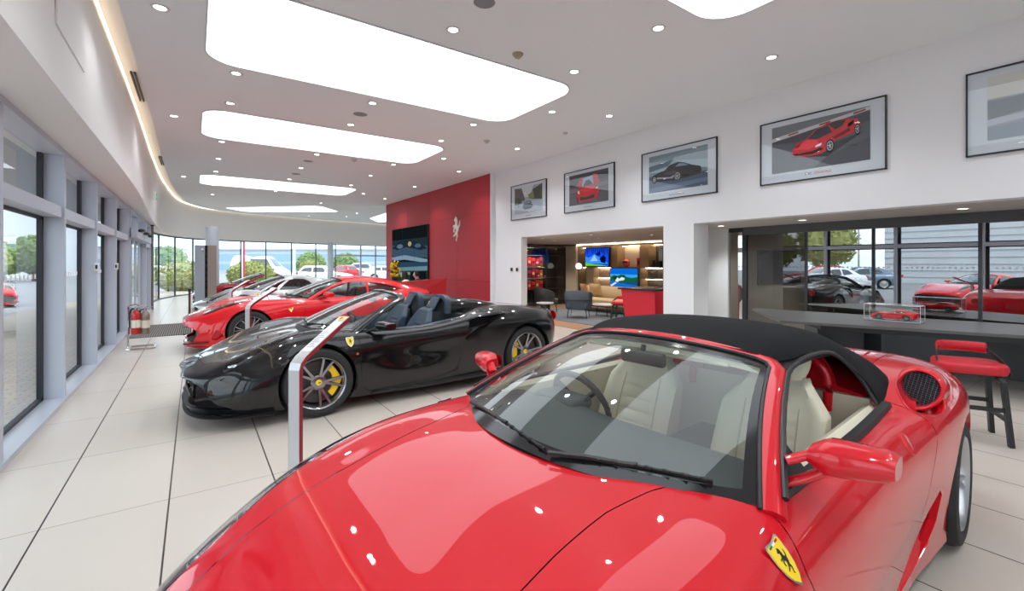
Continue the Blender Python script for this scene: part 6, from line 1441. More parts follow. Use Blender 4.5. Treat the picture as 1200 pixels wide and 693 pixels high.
# ================================================================== lounge
WOODL = mat('light_oak', rgb(150, 122, 90), .5, noise=(9, .12)); WOODD = mat('dark_joinery', rgb(44, 42, 38), .5); BEIGEJ = mat('beige_joinery', rgb(178, 164, 142), .6)
t = MB(); t.box(12.0, 12.1, 5.6, 13.5, 0, 2.25); struct(t.build('wall_lounge', BEIGEJ, smooth=0))
t = MB(); t.box(7.2, 12.1, 13.42, 13.52, 0, 2.25); struct(t.build('wall_lounge_side', BEIGEJ, smooth=0))
t = MB(); t.box(7.25, 12.0, 5.6, 13.42, .0005, .006); struct(t.build('floor_lounge', mat('wood_floor', rgb(150, 118, 92), .4, noise=(4, .12)), smooth=0))
t = MB(); t.rbox(8.0, 11.3, 7.8, 11.8, .006, .018, .005); t.build('rug', mat('rug_grey', rgb(92, 100, 112), .95, noise=(3, .25)), label='grey rug on the lounge floor under the armchairs', cat='rug')
t = MB(); t.box(11.5, 12.0, 12.42, 13.42, 0, 2.2); struct(t.build('wall_lounge_return', mat('pier_cream', rgb(205, 194, 176), .7), smooth=0))
# glazed dark cabinet along the lounge side wall
gc = empty('glass_cabinet', (9.5, 13.4, 0), 0, 'tall dark glass-fronted cabinet on the left side of the lounge', 'cabinet')
t = MB(); t.box(0, 2.0, -.02, 0, 0, 2.16); t.box(0, .03, -.42, 0, 0, 2.16); t.box(1.97, 2.0, -.42, 0, 0, 2.16); t.box(0, 2.0, -.42, 0, 2.12, 2.16); t.box(0, 2.0, -.42, 0, 0, .10); t.box(1.03, 1.10, -.42, 0, 0, 2.16); t.build('carcass', mat('cabinet_black', rgb(34, 38, 42), .35), gc, smooth=0)
for z in (.58, 1.0, 1.42, 1.84): t = MB(); t.box(.03, 1.97, -.40, -.02, z, z + .02); t.build('shelf', MATS['cabinet_black'], gc, smooth=0)
for x0 in (.0, 1.03): t = MB(); t.add([(x0 + .03, -.42, .1), (x0 + .98, -.42, .1), (x0 + .98, -.42, 2.12), (x0 + .03, -.42, 2.12)], [(0, 1, 2, 3)]); t.build('glass_door', glass('cabinet_glass', (.86, .88, .9), 1.0, base=.02), gc, smooth=0)
RD = [mat('folder_red%d' % i, rgb(*c), .4, emis=None) for i, c in enumerate(((206, 38, 30), (190, 24, 36), (214, 56, 40), (170, 20, 44)))]
words = ('lower', 'middle', 'top'); kinds = ('leftmost', 'second from left', 'third from left', 'fourth from left', 'rightmost')
for r_ in range(3):
    for k_ in range(5):
        x = 9.64 + .18 * k_; z = .60 + .42 * r_; t = MB(); hgt = .34 - .03 * ((k_ + r_) % 3)
        t.rbox(x - .078, x + .078, 13.04, 13.28, z, z + hgt, .008, 2); o = t.build('gift_box', RD[(k_ * 2 + r_) % 4], label='red boxed item, %s on the %s shelf of the dark cabinet' % (kinds[k_], words[r_]), cat='box', group='red boxed items in the dark cabinet')
        t = MB(); t.box(x - .045, x + .045, 13.036, 13.041, z + hgt * .35, z + hgt * .6); t.build('box_label', mat('pale_print', rgb(230, 200, 180), .6) if (k_ + r_) % 2 else mat('dark_print', rgb(90, 14, 20), .6), o, smooth=0)
for z in (1.84, 1.42, 1.0):
    t = MB(); t.box(9.60, 10.45, 13.10, 13.14, z - .008, z - .002); t.build('shelf_light', emit('shelf_led', WARM, 1.5), gc if False else None, smooth=0, label='thin warm light strip under the %s shelf of the dark cabinet' % {1.84: 'top', 1.42: 'middle', 1.0: 'lower'}[z], cat='light strip')
# wall unit
YC = [12.40, 11.98, 10.78, 9.54, 8.67]
wu = empty('wall_unit', (11.6, 8.6, 0), 0, 'oak and dark lounge wall unit with lit niches around two screens', 'shelving unit')
t = MB(); t.m = 0
Z0, Z1 = 0.0, 2.17
def lb_(a): return a - 8.6
t.box(.36, .39, 0, 3.82, Z0, Z1); t.m = 1
for y in YC: t.box(0, .38, lb_(y) - .015, lb_(y) + .015, Z0, Z1)
for z in (.72, 1.41, 2.14): t.box(0, .38, lb_(8.67), lb_(12.4), z - .012, z + .012)
t.m = 2
t.box(.0, .36, lb_(11.62), lb_(11.98), .73, 1.40); t.box(.30, .36, lb_(11.10), lb_(11.62), .73, 1.40); t.box(.04, .36, lb_(9.56), lb_(9.80), 0, .7)
t.m = 3; t.box(.0, .36, lb_(10.78), lb_(10.50), 1.42, 2.13); t.box(.0, .37, lb_(9.20), lb_(9.54), 1.42, 2.13)
t.m = 0; t.box(.02, .37, lb_(8.68), lb_(12.4), 0, .70)
t.m = 3; t.box(.10, .36, lb_(11.62), lb_(10.80), 1.04, 1.065); t.box(.10, .36, lb_(9.52), lb_(8.70), 1.04, 1.065)
t.build('carcass', [mat('unit_back_dark', rgb(60, 56, 50), .6), mat('unit_edge', rgb(120, 100, 76), .5), mat('unit_taupe', rgb(140, 122, 100), .6), WOODL], wu, smooth=0)
t = MB(); t.box(.345, .36, lb_(9.56), lb_(10.48), 1.43, 2.12); t.box(.345, .36, lb_(10.80), lb_(11.08), .74, 1.39); t.build('niche_back', mat('niche_cream', rgb(196, 180, 156), .7), wu, smooth=0)
for i, (ya, yb, z) in enumerate(((9.58, 10.46, 2.115), (8.70, 9.18, 2.115), (10.82, 11.6, 1.385), (12.0, 12.38, 1.385), (8.70, 9.5, 1.385), (12.0, 12.38, 2.115), (8.7, 9.5, 1.03), (10.82, 11.6, 1.03), (12.0, 12.38, .70))):
    t = MB(); t.box(.24, .27, lb_(ya), lb_(yb), z, z + .012); t.build('niche_light', emit('niche_led', WARM, 34), wu, smooth=0)
def tv(y0, y1, z0, z1, layers, label):
    t = MB(); t.rbox(11.53, 11.585, y0, y1, z0, z1, .006); o = t.build('television', BLACKPL, label=label, cat='television')
    a, b = (y1 - y0) / 2 - .02, (z1 - z0) / 2 - .02
    art('screen_picture', wallM(11.528, (y0 + y1) / 2, (z0 + z1) / 2), [(c, [(x * a, y * b) for x, y in P]) for c, P in layers], o, 1.15)
random.seed(3)
tvA = [((24, 80, 235), FULL), ((60, 150, 250), [(-1, -.75), (1, -.75), (.3, -.1), (-.2, .3), (-.7, -.1), (-1, .1)]), ((150, 205, 250), [(-.6, -.5), (-.2, .25), (.1, -.45)])]
for k_ in range(15):
    x = -.95 + .13 * k_; tvA.append(((8, 20, 70), [(x, 1), (x + .07, 1), (x + .05 + random.uniform(-.05, .05), .25 + random.uniform(-.2, .3)), (x + .0, .45 + random.uniform(-.1, .2))]))
tvA += [((6, 16, 60), [(.25, -.2), (.6, .2), (.8, -.1), (.75, -.7), (.4, -.6)]), ((10, 30, 110), [(-.1, .3), (.3, .7), (.35, .2), (.1, .1)]), ((100, 210, 30), [(-1, -1), (1, -1), (.5, -.9), (-.2, -.82), (-1, -.66)])]
tvB = [((10, 110, 225), FULL), ((60, 170, 240), [(-1, -.1), (-.2, .1), (.6, -.05), (1, 0), (1, .35), (-1, .4)]), ((20, 100, 60), [(-1, .0), (-.7, .28), (-.5, .12), (-.2, .34), (.1, .30), (.2, .1), (.6, .0), (1, .12), (1, -.5), (-.2, -.6), (-1, -.3)]), ((12, 60, 44), [(-.8, .0), (-.55, .22), (-.3, .02), (0, .26), (.15, -.1), (-.2, -.3), (-.7, -.2)]), ((30, 80, 110), [(.1, -.4), (1, -.3), (1, -.8), (.1, -.7)]), ((235, 240, 245), [(-.62, -.38), (-.45, .05), (-.32, -.12), (-.12, .08), (.1, -.02), (.05, -.25), (-.3, -.35), (-.45, -.5)]), ((20, 110, 210), [(-1, -1), (1, -1), (1, -.75), (-.1, -.6), (-1, -.85)]), ((225, 235, 240), [(-1, -.85), (-.6, -.5), (-.5, -.6), (-.9, -1)])]
tv(10.80, 11.96, 1.435, 2.11, tvA, 'upper lounge television showing a blue forest scene')
tv(9.56, 10.76, .745, 1.395, tvB, 'lower lounge television showing a blue lake with green trees')
def trinket(name, mb, m, label, cat): return mb.build(name, m, label=label, cat=cat)
t = MB(); t.sphere((11.72, 10.20, 1.56), .135, sx=1, sy=.95, sz=1.0); hm = t.build('racing_helmet', mat('helmet_red', rgb(222, 70, 50), .25, coat=1), label='red and yellow racing helmet in the lit niche above the lower television', cat='helmet')
t = MB(); P = [[(11.72 - .139 * math.cos(a) * math.cos(e), 10.20 + .132 * math.sin(a), 1.575 + .139 * math.sin(e)) for a in [-.9 + 1.8 * i / 8 for i in range(9)]] for e in (-.2, .05, .3)]; t.grid(P); t.build('visor', BLACKPL, hm)
t = MB(); t.rbox(11.70, 11.90, 9.58, 9.76, 1.425, 1.72, .006); bx = t.build('boxed_book', mat('book_red', rgb(190, 44, 30), .5), label='upright red boxed book right of the racing helmet', cat='book'); t = MB(); t.box(11.697, 11.70, 9.62, 9.72, 1.5, 1.64); t.build('cover_print', MATS['dark_print'], bx, smooth=0)
t = MB(); t.lathe([(0, 0), (.05, 0), (.06, .05), (.035, .16), (.04, .22), (0, .22)], 18, Matrix.Translation((11.72, 9.10, 1.422))); t.build('trophy_vase', BLACKPL, label='dark vase ornament on the upper right shelf of the wall unit', cat='vase')
t = MB(); t.rbox(11.66, 11.80, 8.82, 8.98, 1.422, 1.60, .01); t.build('camera_ornament', BLACKPL, label='dark boxy ornament beside the vase on the upper right shelf', cat='ornament')
t = MB(); t.box(11.80, 11.84, 8.72, 8.98, 1.62, 2.02); t.build('framed_card', mat('card_grey', rgb(150, 160, 165), .4), smooth=0, label='small pale framed card at the upper right of the wall unit', cat='picture')
t = MB(); M = Matrix.Translation((11.72, 9.12, 1.22)) @ Matrix.Rotation(.35, 4, 'Y') @ Matrix.Rotation(PI / 2, 4, 'Y')
t.tube([(M @ Vector((.16 * math.cos(a), .16 * math.sin(a), 0)))[:] for a in [2 * PI * i / 28 for i in range(28)]], .016, 8, up=(1, 0, .2), closed=True)
for a in (0, 2.1, 4.2): t.tube([(M @ Vector((q * math.cos(a), q * math.sin(a), 0)))[:] for q in (.0, .155)], .014, 6)
t.build('display_steering_wheel', BLACKPL, label='black steering wheel displayed on the right shelf of the wall unit', cat='steering wheel')
t = MB(); t.sphere((11.42, 12.18, 1.44), .12); bs = t.build('globe_lamp', emit('globe_glow', rgb(255, 248, 235), 1.6), label='glowing white globe lamp on the cream pier in the lounge', cat='lamp'); t = MB(); t.cyl((11.42, 12.18, 1.30), (11.42, 12.18, 1.335), .07); t.cyl((11.42, 12.18, 1.32), (11.5, 12.18, 1.32), .012); t.build('bracket', BLACKPL, bs)
# sofa
SB = mat('sofa_beige', rgb(176, 156, 126), .85, bump=.3, noise=(200, .04))
sf = empty('sofa', (10.75, 10.1, 0), PI, 'beige fabric lounge sofa against the wall unit', 'sofa')
t = MB(); t.rbox(-.05, .50, -1.15, 1.15, .22, .44, .06, 4); t.build('seat', SB, sf)
t = MB(); P = []
for i in range(21):
    a = -1 + 2 * i / 20; cv = .16 * abs(a) ** 3; P.append([(-.10 + cv, a * 1.18, .30), (-.02 + cv, a * 1.16, .42), (-.08 + cv, a * 1.17, .72), (-.14 + cv, a * 1.18, .80), (-.24 + cv * .6, a * 1.22, .80), (-.28 + cv * .6, a * 1.24, .72), (-.24 + cv * .6, a * 1.22, .28)])
t.grid(P, closev=True); n = 7; t.f += [tuple(range(n)), tuple(range(len(t.v) - n, len(t.v)))]; t.mi += [0, 0]; t.build('backrest', SB, sf, smooth=50)
for x in (-.1, .42):
    for y in (-1.0, 1.0): t = MB(); t.cyl((x, y, 0), (x, y, .23), .02); t.build('leg', BLACKPL, sf)
def cushion(x, y, z, rz, tilt, m, label):
    t = MB(); P = []
    for i in range(13):
        u = -1 + i / 6; P.append([(.075 * (1 - abs(u) ** 3) * (1 - abs(v) ** 3) * s_, v * .23 * (1 - .06 * (1 - abs(u))), u * .23 * (1 - .06 * (1 - abs(v)))) for s_, vs in ((1, [-1 + j / 6 for j in range(13)]), (-1, [1 - j / 6 for j in range(13)])) for v in vs])
    t.grid(P, closev=True); o = t.build('cushion', m, label=label, cat='cushion', smooth=70); o.location = (x, y, z); o.rotation_euler = (0, tilt, rz)
cushion(10.60, 10.52, .68, PI + .2, .3, mat('cushion_sand', rgb(190, 160, 118), .85, noise=(30, .1)), 'square sand coloured cushion in the middle of the sofa')
cushion(10.62, 11.04, .66, PI - .3, .35, mat('cushion_tan', rgb(186, 140, 100), .85, noise=(25, .2)), 'patterned tan cushion at the left end of the sofa')
def armchair(x, y, rz, label, m):
    r = empty('armchair', (x, y, 0), rz, label, 'armchair'); t = MB(); P = []
    for i in range(25):
        a = -2.1 + 4.2 * i / 24; k_ = math.cos(a / 2) ** .5 if abs(a) < 3 else 0
        top = .80 - .16 * (abs(a) / 2.1) ** 2; cx, cy = -.31 * math.cos(a), .37 * math.sin(a)
        P.append([(cx * s_, cy * s_, z) for s_, z in ((.86, .34), (.90, .5), (.97, top - .03), (1.02, top), (1.09, top - .02), (1.04, .45), (.94, .26))])
    t.grid(P, closev=True); n = 7; t.f += [tuple(range(n)), tuple(range(len(t.v) - n, len(t.v)))]; t.mi += [0, 0]; t.build('backrest', m, r, smooth=55)
    t = MB(); t.rbox(-.26, .34, -.29, .29, .28, .45, .05, 4); t.build('seat', m, r)
    t = MB(); t.tube([(-.335 * math.cos(a), .40 * math.sin(a), .52) for a in [-1.9 + 3.8 * i / 16 for i in range(17)]], .006, 5); t.build('seam', BLACKPL, r)
    for q, s_ in ((.26, .24), (.26, -.24), (-.22, .24), (-.22, -.24)): t = MB(); t.cyl((q, s_, .30), (q * 1.12, s_ * 1.12, 0), .013, .009, 10); t.build('leg', BLACKPL, r)
armchair(8.82, 9.42, math.radians(38), 'slate blue-grey lounge armchair seen from behind, nearer the sofa', mat('armchair_slate', rgb(70, 78, 92), .7, bump=.2, noise=(200, .05)))
armchair(9.0, 11.15, math.radians(-10), 'charcoal lounge armchair seen from behind in front of the dark cabinet', mat('armchair_charcoal', rgb(58, 60, 64), .7, bump=.2, noise=(200, .05)))
st = empty('side_table', (8.0, 9.9, 0), 0, 'small round side table with dark drum base between the armchairs', 'table')
t = MB(); t.cyl((0, 0, .42), (0, 0, .45), .24, n=32); t.build('tabletop', mat('marble_pale', rgb(190, 192, 200), .3), st); t = MB(); t.lathe([(.13, 0), (.15, .2), (.13, .42)], 24); t.build('base', mat('drum_blue', rgb(40, 54, 70), .5), st)
ct = empty('coffee_table', (9.75, 9.3, 0), 0, 'low round pale coffee table in front of the sofa', 'table')
t = MB(); t.cyl((0, 0, .33), (0, 0, .36), .35, n=32); t.build('tabletop', MATS['marble_pale'], ct)
for k_ in range(3): t = MB(); a = 2 * PI * k_ / 3; t.cyl((.2 * math.cos(a), .2 * math.sin(a), .33), (.26 * math.cos(a), .26 * math.sin(a), 0), .012); t.build('leg', BLACKPL, ct)
# lounge counter
lc = empty('lounge_counter', (7.62, 6.2, 0), 0, 'red tapered counter with black top at the lounge opening', 'counter')
RC = mat('counter_red', rgb(196, 26, 46), .45)
t = MB(); P0 = [(-.28, -.55), (.30, -.55), (.30, .14), (-.28, .14)]; P1 = [(-.32, -.55), (.34, -.55), (.34, .30), (-.32, .30)]
t.add([(x, y, 0) for x, y in P0] + [(x, y, 1.0) for x, y in P1], [(3, 2, 1, 0), (4, 5, 6, 7), (0, 1, 5, 4), (1, 2, 6, 5), (2, 3, 7, 6), (3, 0, 4, 7)]); t.build('counter_body', RC, lc, smooth=0)
t = MB(); t.rbox(-.36, .38, -.56, .36, 1.0, 1.035, .006); t.build('counter_top', mat('counter_top_black', rgb(30, 30, 32), .25), lc)
t = MB(); t.rbox(7.55, 7.75, 5.85, 6.25, 1.035, 1.05, .004); t.rbox(7.58, 7.72, 5.88, 6.18, 1.05, 1.062, .004); t.build('magazine_stack', mat('magazine_tan', rgb(140, 112, 88), .5), label='low stack of magazines lying on the lounge counter top', cat='magazines')
for x, y in ((9.2, 7.2), (9.2, 9.0), (9.2, 10.9), (8.0, 8.1), (8.0, 10.0), (10.5, 9.6), (10.5, 11.2), (10.0, 12.6)):  # those by the sofa and dark cabinet are added to brighten them
    if (x, y) == (9.2, 7.2):
        t = MB(); t.lathe([(.045, .0), (.05, -.006), (.062, -.006), (.066, 0)], 20); dl3 = t.build('lounge_downlight', MATS['downlight_trim'], label='small warm recessed downlight in the low lounge ceiling', cat='ceiling light', group='downlights in the lounge ceiling'); t = MB(); t.flat(circ(0, 0, .042, 16), -.002); t.build('lamp', emit('lounge_lamp', rgb(255, 232, 200), 8), dl3, smooth=0); o = dl3
    else: o = copy_tree(dl3)
    o.location = (x, y, 2.249)
    bulb(x, y, 2.23, 110, (1, .88, .72))
t = MB(); t.box(11.50, 11.54, 8.67, 12.4, 2.20, 2.225); t.build('cornice_light', emit('cornice_led', WARM, 12), smooth=0, label='warm light strip along the top of the lounge wall unit', cat='light strip')
def area(name, loc, size, energy, col, rot=(0, 0, 0), sy=None):
    L = bpy.data.lights.new(name, 'AREA'); L.energy = energy; L.color = col; L.size = size
    if sy: L.shape = 'RECTANGLE'; L.size_y = sy
    o = bpy.data.objects.new(name, L); COL.objects.link(o); o.location = loc; o.rotation_euler = rot; return o

# ================================================================== reception
rd = empty('reception_desk', (5.2, 12.4, 0), 0, 'long red reception desk with sloping top edge behind the red coupe', 'desk')
t = MB(); t.add([(-1.6, -.30, 0), (.82, -.30, 0), (.82, .0, 0), (-1.6, .0, 0), (-1.7, -.42, .93), (.86, -.30, 1.11), (.86, .02, 1.11), (-1.7, .02, .93)], [(3, 2, 1, 0), (4, 5, 6, 7), (0, 1, 5, 4), (1, 2, 6, 5), (2, 3, 7, 6), (3, 0, 4, 7)]); t.build('desk_front', mat('desk_red', rgb(176, 16, 34), .3, coat=.4), rd, smooth=0)
t = MB(); t.box(-1.6, .8, 0, .55, .70, .74); t.build('worktop', BLACKPL, rd, smooth=0)
SKIN = mat('skin', rgb(214, 168, 146), .55)
def person(x, y, rz, label, top_m, hair_m, long_hair):
    r = empty('person', (x, y, 0), rz, label, 'person')
    # seated body grown from a skeleton: pelvis root
    V = [(0, 0, .50), (0, 0, .68), (.01, 0, .88), (.03, 0, 1.00), (.05, 0, 1.07), (.06, 0, 1.16), (.07, 0, 1.24),
         (.02, .17, .96), (.12, .24, .74), (.34, .14, .80), (.02, -.17, .96), (.12, -.24, .74), (.34, -.14, .80),
         (.10, .10, .49), (.46, .12, .48), (.44, .12, .09), (.56, .12, .04), (.10, -.10, .49), (.46, -.12, .48), (.44, -.12, .09), (.56, -.12, .04)]
    E = [(0, 1), (1, 2), (2, 3), (3, 4), (4, 5), (5, 6), (3, 7), (7, 8), (8, 9), (3, 10), (10, 11), (11, 12), (0, 13), (13, 14), (14, 15), (15, 16), (0, 17), (17, 18), (18, 19), (19, 20)]
    Rr = [.14, .125, .13, .085, .048, .055, .05, .055, .04, .03, .055, .04, .03, .085, .06, .04, .035, .085, .06, .04, .035]
    # fingers
    for s_, hand in ((1, 9), (-1, 12)):
        bx_, by_, bz_ = V[hand]
        for k_, (dy, ln) in enumerate(((-.025, .065), (-.008, .075), (.010, .07), (.026, .055))):
            a = len(V); V += [(bx_ + .06, by_ + dy, bz_ + .002), (bx_ + .06 + ln * .55, by_ + dy * 1.2, bz_ + .002), (bx_ + .06 + ln, by_ + dy * 1.25, bz_ - .012)]; E += [(hand, a), (a, a + 1), (a + 1, a + 2)]; Rr += [.011, .009, .008]
        a = len(V); V += [(bx_ + .02, by_ - s_ * .03, bz_), (bx_ + .055, by_ - s_ * .05, bz_ - .005)]; E += [(hand, a), (a, a + 1)]; Rr += [.012, .009]
    me = bpy.data.meshes.new('body'); me.from_pydata(V, E, []); o = bpy.data.objects.new('body', me); COL.objects.link(o); o.parent = r
    sm = o.modifiers.new('s', 'SKIN'); sk = me.skin_vertices[0].data if me.skin_vertices else None
    if sk is None:
        bm = bmesh.new(); bm.from_mesh(me); bm.verts.layers.skin.verify(); bm.to_mesh(me); bm.free(); sk = me.skin_vertices[0].data
    for i, q in enumerate(Rr): sk[i].radius = (q * (1.25 if i in (0, 1, 2) else 1), q); sk[i].use_root = (i == 0)
    ss = o.modifiers.new('u', 'SUBSURF'); ss.levels = 2; ss.render_levels = 2
    dg = bpy.context.evaluated_depsgraph_get(); me2 = bpy.data.meshes.new_from_object(o.evaluated_get(dg)); o.modifiers.clear(); o.data = me2; me2.materials.clear(); me2.materials.append(SKIN)
    # head shaped as its own surface and merged into the same body mesh
    HC = Vector((.066, 0, 1.175)); hv = []; hf = []; NU, NV = 28, 20
    for i in range(NV + 1):
        p = PI * i / NV
        for j in range(NU):
            q = 2 * PI * j / NU; d = Vector((math.sin(p) * math.cos(q), math.sin(p) * math.sin(q), math.cos(p)))
            k_ = 1 - (.22 * max(0, -d.z) ** 1.5 if True else 0)
            P_ = Vector((.100 * d.x * k_, .076 * d.y * k_, .122 * d.z)); f_ = max(0, d.x)
            P_.x += .022 * f_ * math.exp(-((d.y / .13) ** 2) - ((d.z + .12) / .17) ** 2)          # nose
            P_.x -= .010 * f_ * math.exp(-(((abs(d.y) - .34) / .14) ** 2) - ((d.z - .10) / .12) ** 2)  # eye sockets
            P_.x += .008 * f_ * math.exp(-((d.y / .3) ** 2) - ((d.z + .48) / .10) ** 2)            # lips
            P_.x += .014 * f_ * math.exp(-((d.y / .4) ** 2) - ((d.z + .85) / .14) ** 2)            # chin
            P_.y += math.copysign(.007, d.y) * math.exp(-((d.x / .14) ** 2) - ((d.z + .02) / .2) ** 2) * (abs(d.y) > .6)   # ears
            hv.append((HC + P_)[:])
    for i in range(NV):
        for j in range(NU): hf.append((i * NU + j, i * NU + (j + 1) % NU, (i + 1) * NU + (j + 1) % NU, (i + 1) * NU + j))
    bm = bmesh.new(); bm.from_mesh(me2)
    bmesh.ops.delete(bm, geom=[v for v in bm.verts if v.co.z > 1.12], context='VERTS')
    vv = [bm.verts.new(p) for p in hv]
    for f in hf:
        try: bm.faces.new([vv[i] for i in f])
        except ValueError: pass
    bmesh.ops.remove_doubles(bm, verts=vv, dist=1e-4); bmesh.ops.recalc_face_normals(bm, faces=bm.faces); bm.to_mesh(me2); bm.free()
    me2.polygons.foreach_set('use_smooth', [True] * len(me2.polygons))
    # clothes: parts of the body surface offset outwards
    def cloth(name, keep, d, m):
        vs = [v.co + v.normal * d for v in me2.vertices]; used = {}; V2 = []; F2 = []
        for p in me2.polygons:
            if keep(p.center):
                q = []
                for i in p.vertices:
                    if i not in used: used[i] = len(V2); V2.append(vs[i][:])
                    q.append(used[i])
                F2.append(q)
        t = MB(); t.add(V2, F2); return t.build(name, m, r, smooth=80)
    cloth("top", lambda c: c.z > .56 + .0 * c.x and c.z < 1.045 and not (c.x > .27 and abs(c.y) > .05) and not (c.x > .16 and c.z < .66) and not c.z > 1.02 + .3 * abs(c.y), .013, top_m)
    cloth('trousers', lambda c: c.z < .60 and c.z > .10, .012, mat('trousers_dark', rgb(30, 32, 40), .8))
    cloth('shoes', lambda c: c.z <= .105, .010, MATS['black_plastic'])
    t = MB()
    for s_ in (1, -1): t.sphere((HC.x + .086, s_ * .028, HC.z + .012), .011, sx=.6, sz=.6)
    t.build('eyes', mat('eye_dark', rgb(40, 28, 24), .3), r)
    t = MB(); t.sphere((HC.x + .094, 0, HC.z - .058), .018, sx=.4, sy=1.2, sz=.35); t.build('mouth', mat('lip', rgb(176, 84, 80), .5), r)
    t = MB()
    for sc_ in (1.0, .93):
        P = []
        for i in range(15):
            v_ = i / 14; row = []
            for j in range(33):
                ph = -PI + 2 * PI * j / 32; ap = abs(ph); side = min(1, max(0, (ap - 1.75) / .9)); side = side * side * (3 - 2 * side)
                pm_ = (1.95 if not long_hair else 2.0) * (1 - side) + .72 * side
                p = pm_ * v_; x = -.112 * math.sin(p) * math.cos(ph); y = .088 * math.sin(p) * math.sin(ph); z = .134 * math.cos(p)
                if long_hair and v_ > .6 and side < 1: w_ = (v_ - .6) / .4 * (1 - side); z -= .20 * w_; y *= 1 + .25 * w_; x -= .012 * w_
                row.append((HC.x + x * sc_, y * sc_, HC.z + z * sc_ + .004))
            P.append(row)
        t.grid(P)
    t.build('hair', hair_m, r, smooth=80)
    return r
person(5.32, 13.35, math.radians(150), 'person with long dark hair and cream top seated at the reception desk, facing left', mat('top_cream', rgb(236, 226, 205), .8), mat('hair_dark', rgb(28, 20, 18), .6), True)
person(5.93, 13.85, math.radians(165), 'person with short black hair and dark top seated right of the long-haired person', mat('top_dark', rgb(52, 44, 50), .8), mat('hair_black', rgb(14, 12, 14), .6), False)
for x, y, lb in ((5.3, 13.38, 'dark office chair under the long-haired person at reception'), (5.95, 13.88, 'dark office chair under the short-haired person at reception')):
    r_ = empty('desk_chair', (x, y, 0), math.radians(200), lb, 'chair')
    t = MB(); t.rbox(-.20, .22, -.22, .22, .315, .36, .02); t.build('seat', BLACKPL, r_); t = MB(); t.cyl((0, 0, .04), (0, 0, .315), .03); t.build('pedestal', CHROME, r_); t = MB(); t.cyl((0, 0, 0), (0, 0, .04), .26, n=24); t.build('base', BLACKPL, r_)
# yellow flowers on a tall stand behind
vs = empty('flower_vase', (5.56, 15.0, 0), 0, 'tall black stand with bright yellow flower arrangement behind reception', 'flowers')
t = MB(); t.lathe([(0, 0), (.16, 0), (.12, .05), (.08, .5), (.10, 1.0), (.12, 1.05), (0, 1.05)], 20); t.build('vase', BLACKPL, vs)
t = MB(); random.seed(5)
for k_ in range(60):
    a = random.uniform(0, 2 * PI); q = random.uniform(.0, .17); z = 1.12 + random.uniform(0, .48); q *= 1 - .4 * (z - 1.12)
    t.sphere((q * math.cos(a), q * math.sin(a), z), random.uniform(.03, .05), 8, 5)
t.build('blooms', mat('bloom_yellow', rgb(225, 185, 20), .7), vs)
t = MB()
for k_ in range(40):
    a = random.uniform(0, 2 * PI); z0 = 1.04; z1 = 1.15 + random.uniform(0, .5); q = random.uniform(.05, .2)
    t.tube([(0, 0, z0), (q * .5 * math.cos(a), q * .5 * math.sin(a), (z0 + z1) / 2), (q * math.cos(a), q * math.sin(a), z1)], .006, 4)
    t.add([(q * math.cos(a) + dx, q * math.sin(a) + dy, z1 + dz) for dx, dy, dz in ((-.02, 0, -.05), (.02, .01, -.03), (.01, 0, .05), (-.01, -.01, .03))], [(0, 1, 2, 3)])
t.build('foliage', mat('leaf_dark', rgb(70, 90, 30), .7), vs, smooth=0)
# ================================================================== info totems
def totem(x, y, label, lean=.715, h=.95, rise=.205, run=.48):
    r = empty('information_stand', (x, y, 0), lean, label, 'stand')   # local x = lean direction
    ST = mat('brushed_steel', rgb(200, 203, 208), .35, .6)
    w, d = .072, .030
    path = [(0, 0, 0), (0, 0, h - .03), (.012, 0, h), (.05, 0, h + .03), (run, 0, h + rise + .01)]
    t = MB(); t.sweep(path, [(-w / 2, -d / 2), (w / 2, -d / 2), (w / 2, d / 2), (-w / 2, d / 2)], ups=[(-1, 0, 0), (-1, 0, 0), (-.9, 0, .4), (-.45, 0, .9), (-.40, 0, .92)]); t.build('post', ST, r, smooth=20)
    t = MB()
    for s_ in (1, -1): t.sweep([(p[0] + .0, s_ * (w / 2 + .0015), p[2]) for p in path], [(-.0015, -d / 2 + .002), (.0015, -d / 2 + .002), (.0015, d / 2 - .002), (-.0015, d / 2 - .002)], ups=[(-1, 0, 0), (-1, 0, 0), (-.9, 0, .4), (-.45, 0, .9), (-.40, 0, .92)])
    t.build('edge_reflection', mat('reflected_red', rgb(150, 20, 34), .35), r, smooth=20)  # reflection of the red cars put into the edge colour
    u = Vector((run - .05, 0, rise - .02)).normalized(); n = Vector((-u.z, 0, u.x)); L = (Vector((run, 0, h + rise + .01)) - Vector((.05, 0, h + .03))).length
    M = Matrix(((0, u.x, n.x, .05 + n.x * (d / 2 + .001)), (-1, 0, 0, 0), (0, u.z, n.z, h + .03 + n.z * (d / 2 + .001)), (0, 0, 0, 1)))
    pl = art('plaque', M, [((205, 208, 212), R4(-.036, .036, .04, L - .01)), ((225, 228, 232), R4(-.034, .034, .045, L - .075))] + [((110, 112, 118), R4(-.026, .026 - .012 * (k_ % 3), .09 + .017 * k_, .094 + .017 * k_)) for k_ in range(11)], r)
    t = MB(); t.m = 0; Mb = M @ Matrix.Translation((0, L - .042, .003)); t.prism([(a * .055, b * .055) for a, b in SHIELD], 0, .003, Mb); t.m = 1; horse(t, Mb @ Matrix.Translation((0, 0, .0032)), .001, .022); t.build('shield_badge', [MATS['badge_yellow'], MATS['badge_black']], r, smooth=0)
    t = MB(); t.rbox(-.16, .14, -.14, .14, 0, .012, .004); t.build('base_plate', ST, r)
    return r
totem(.48, 2.9, 'tall bent steel information stand in front of the black car front wheel')
totem(.60, 7.2, 'bent steel information stand in front of the red coupe front wheel')
totem(.62, 11.3, 'furthest bent steel information stand in front of the silver coupe')
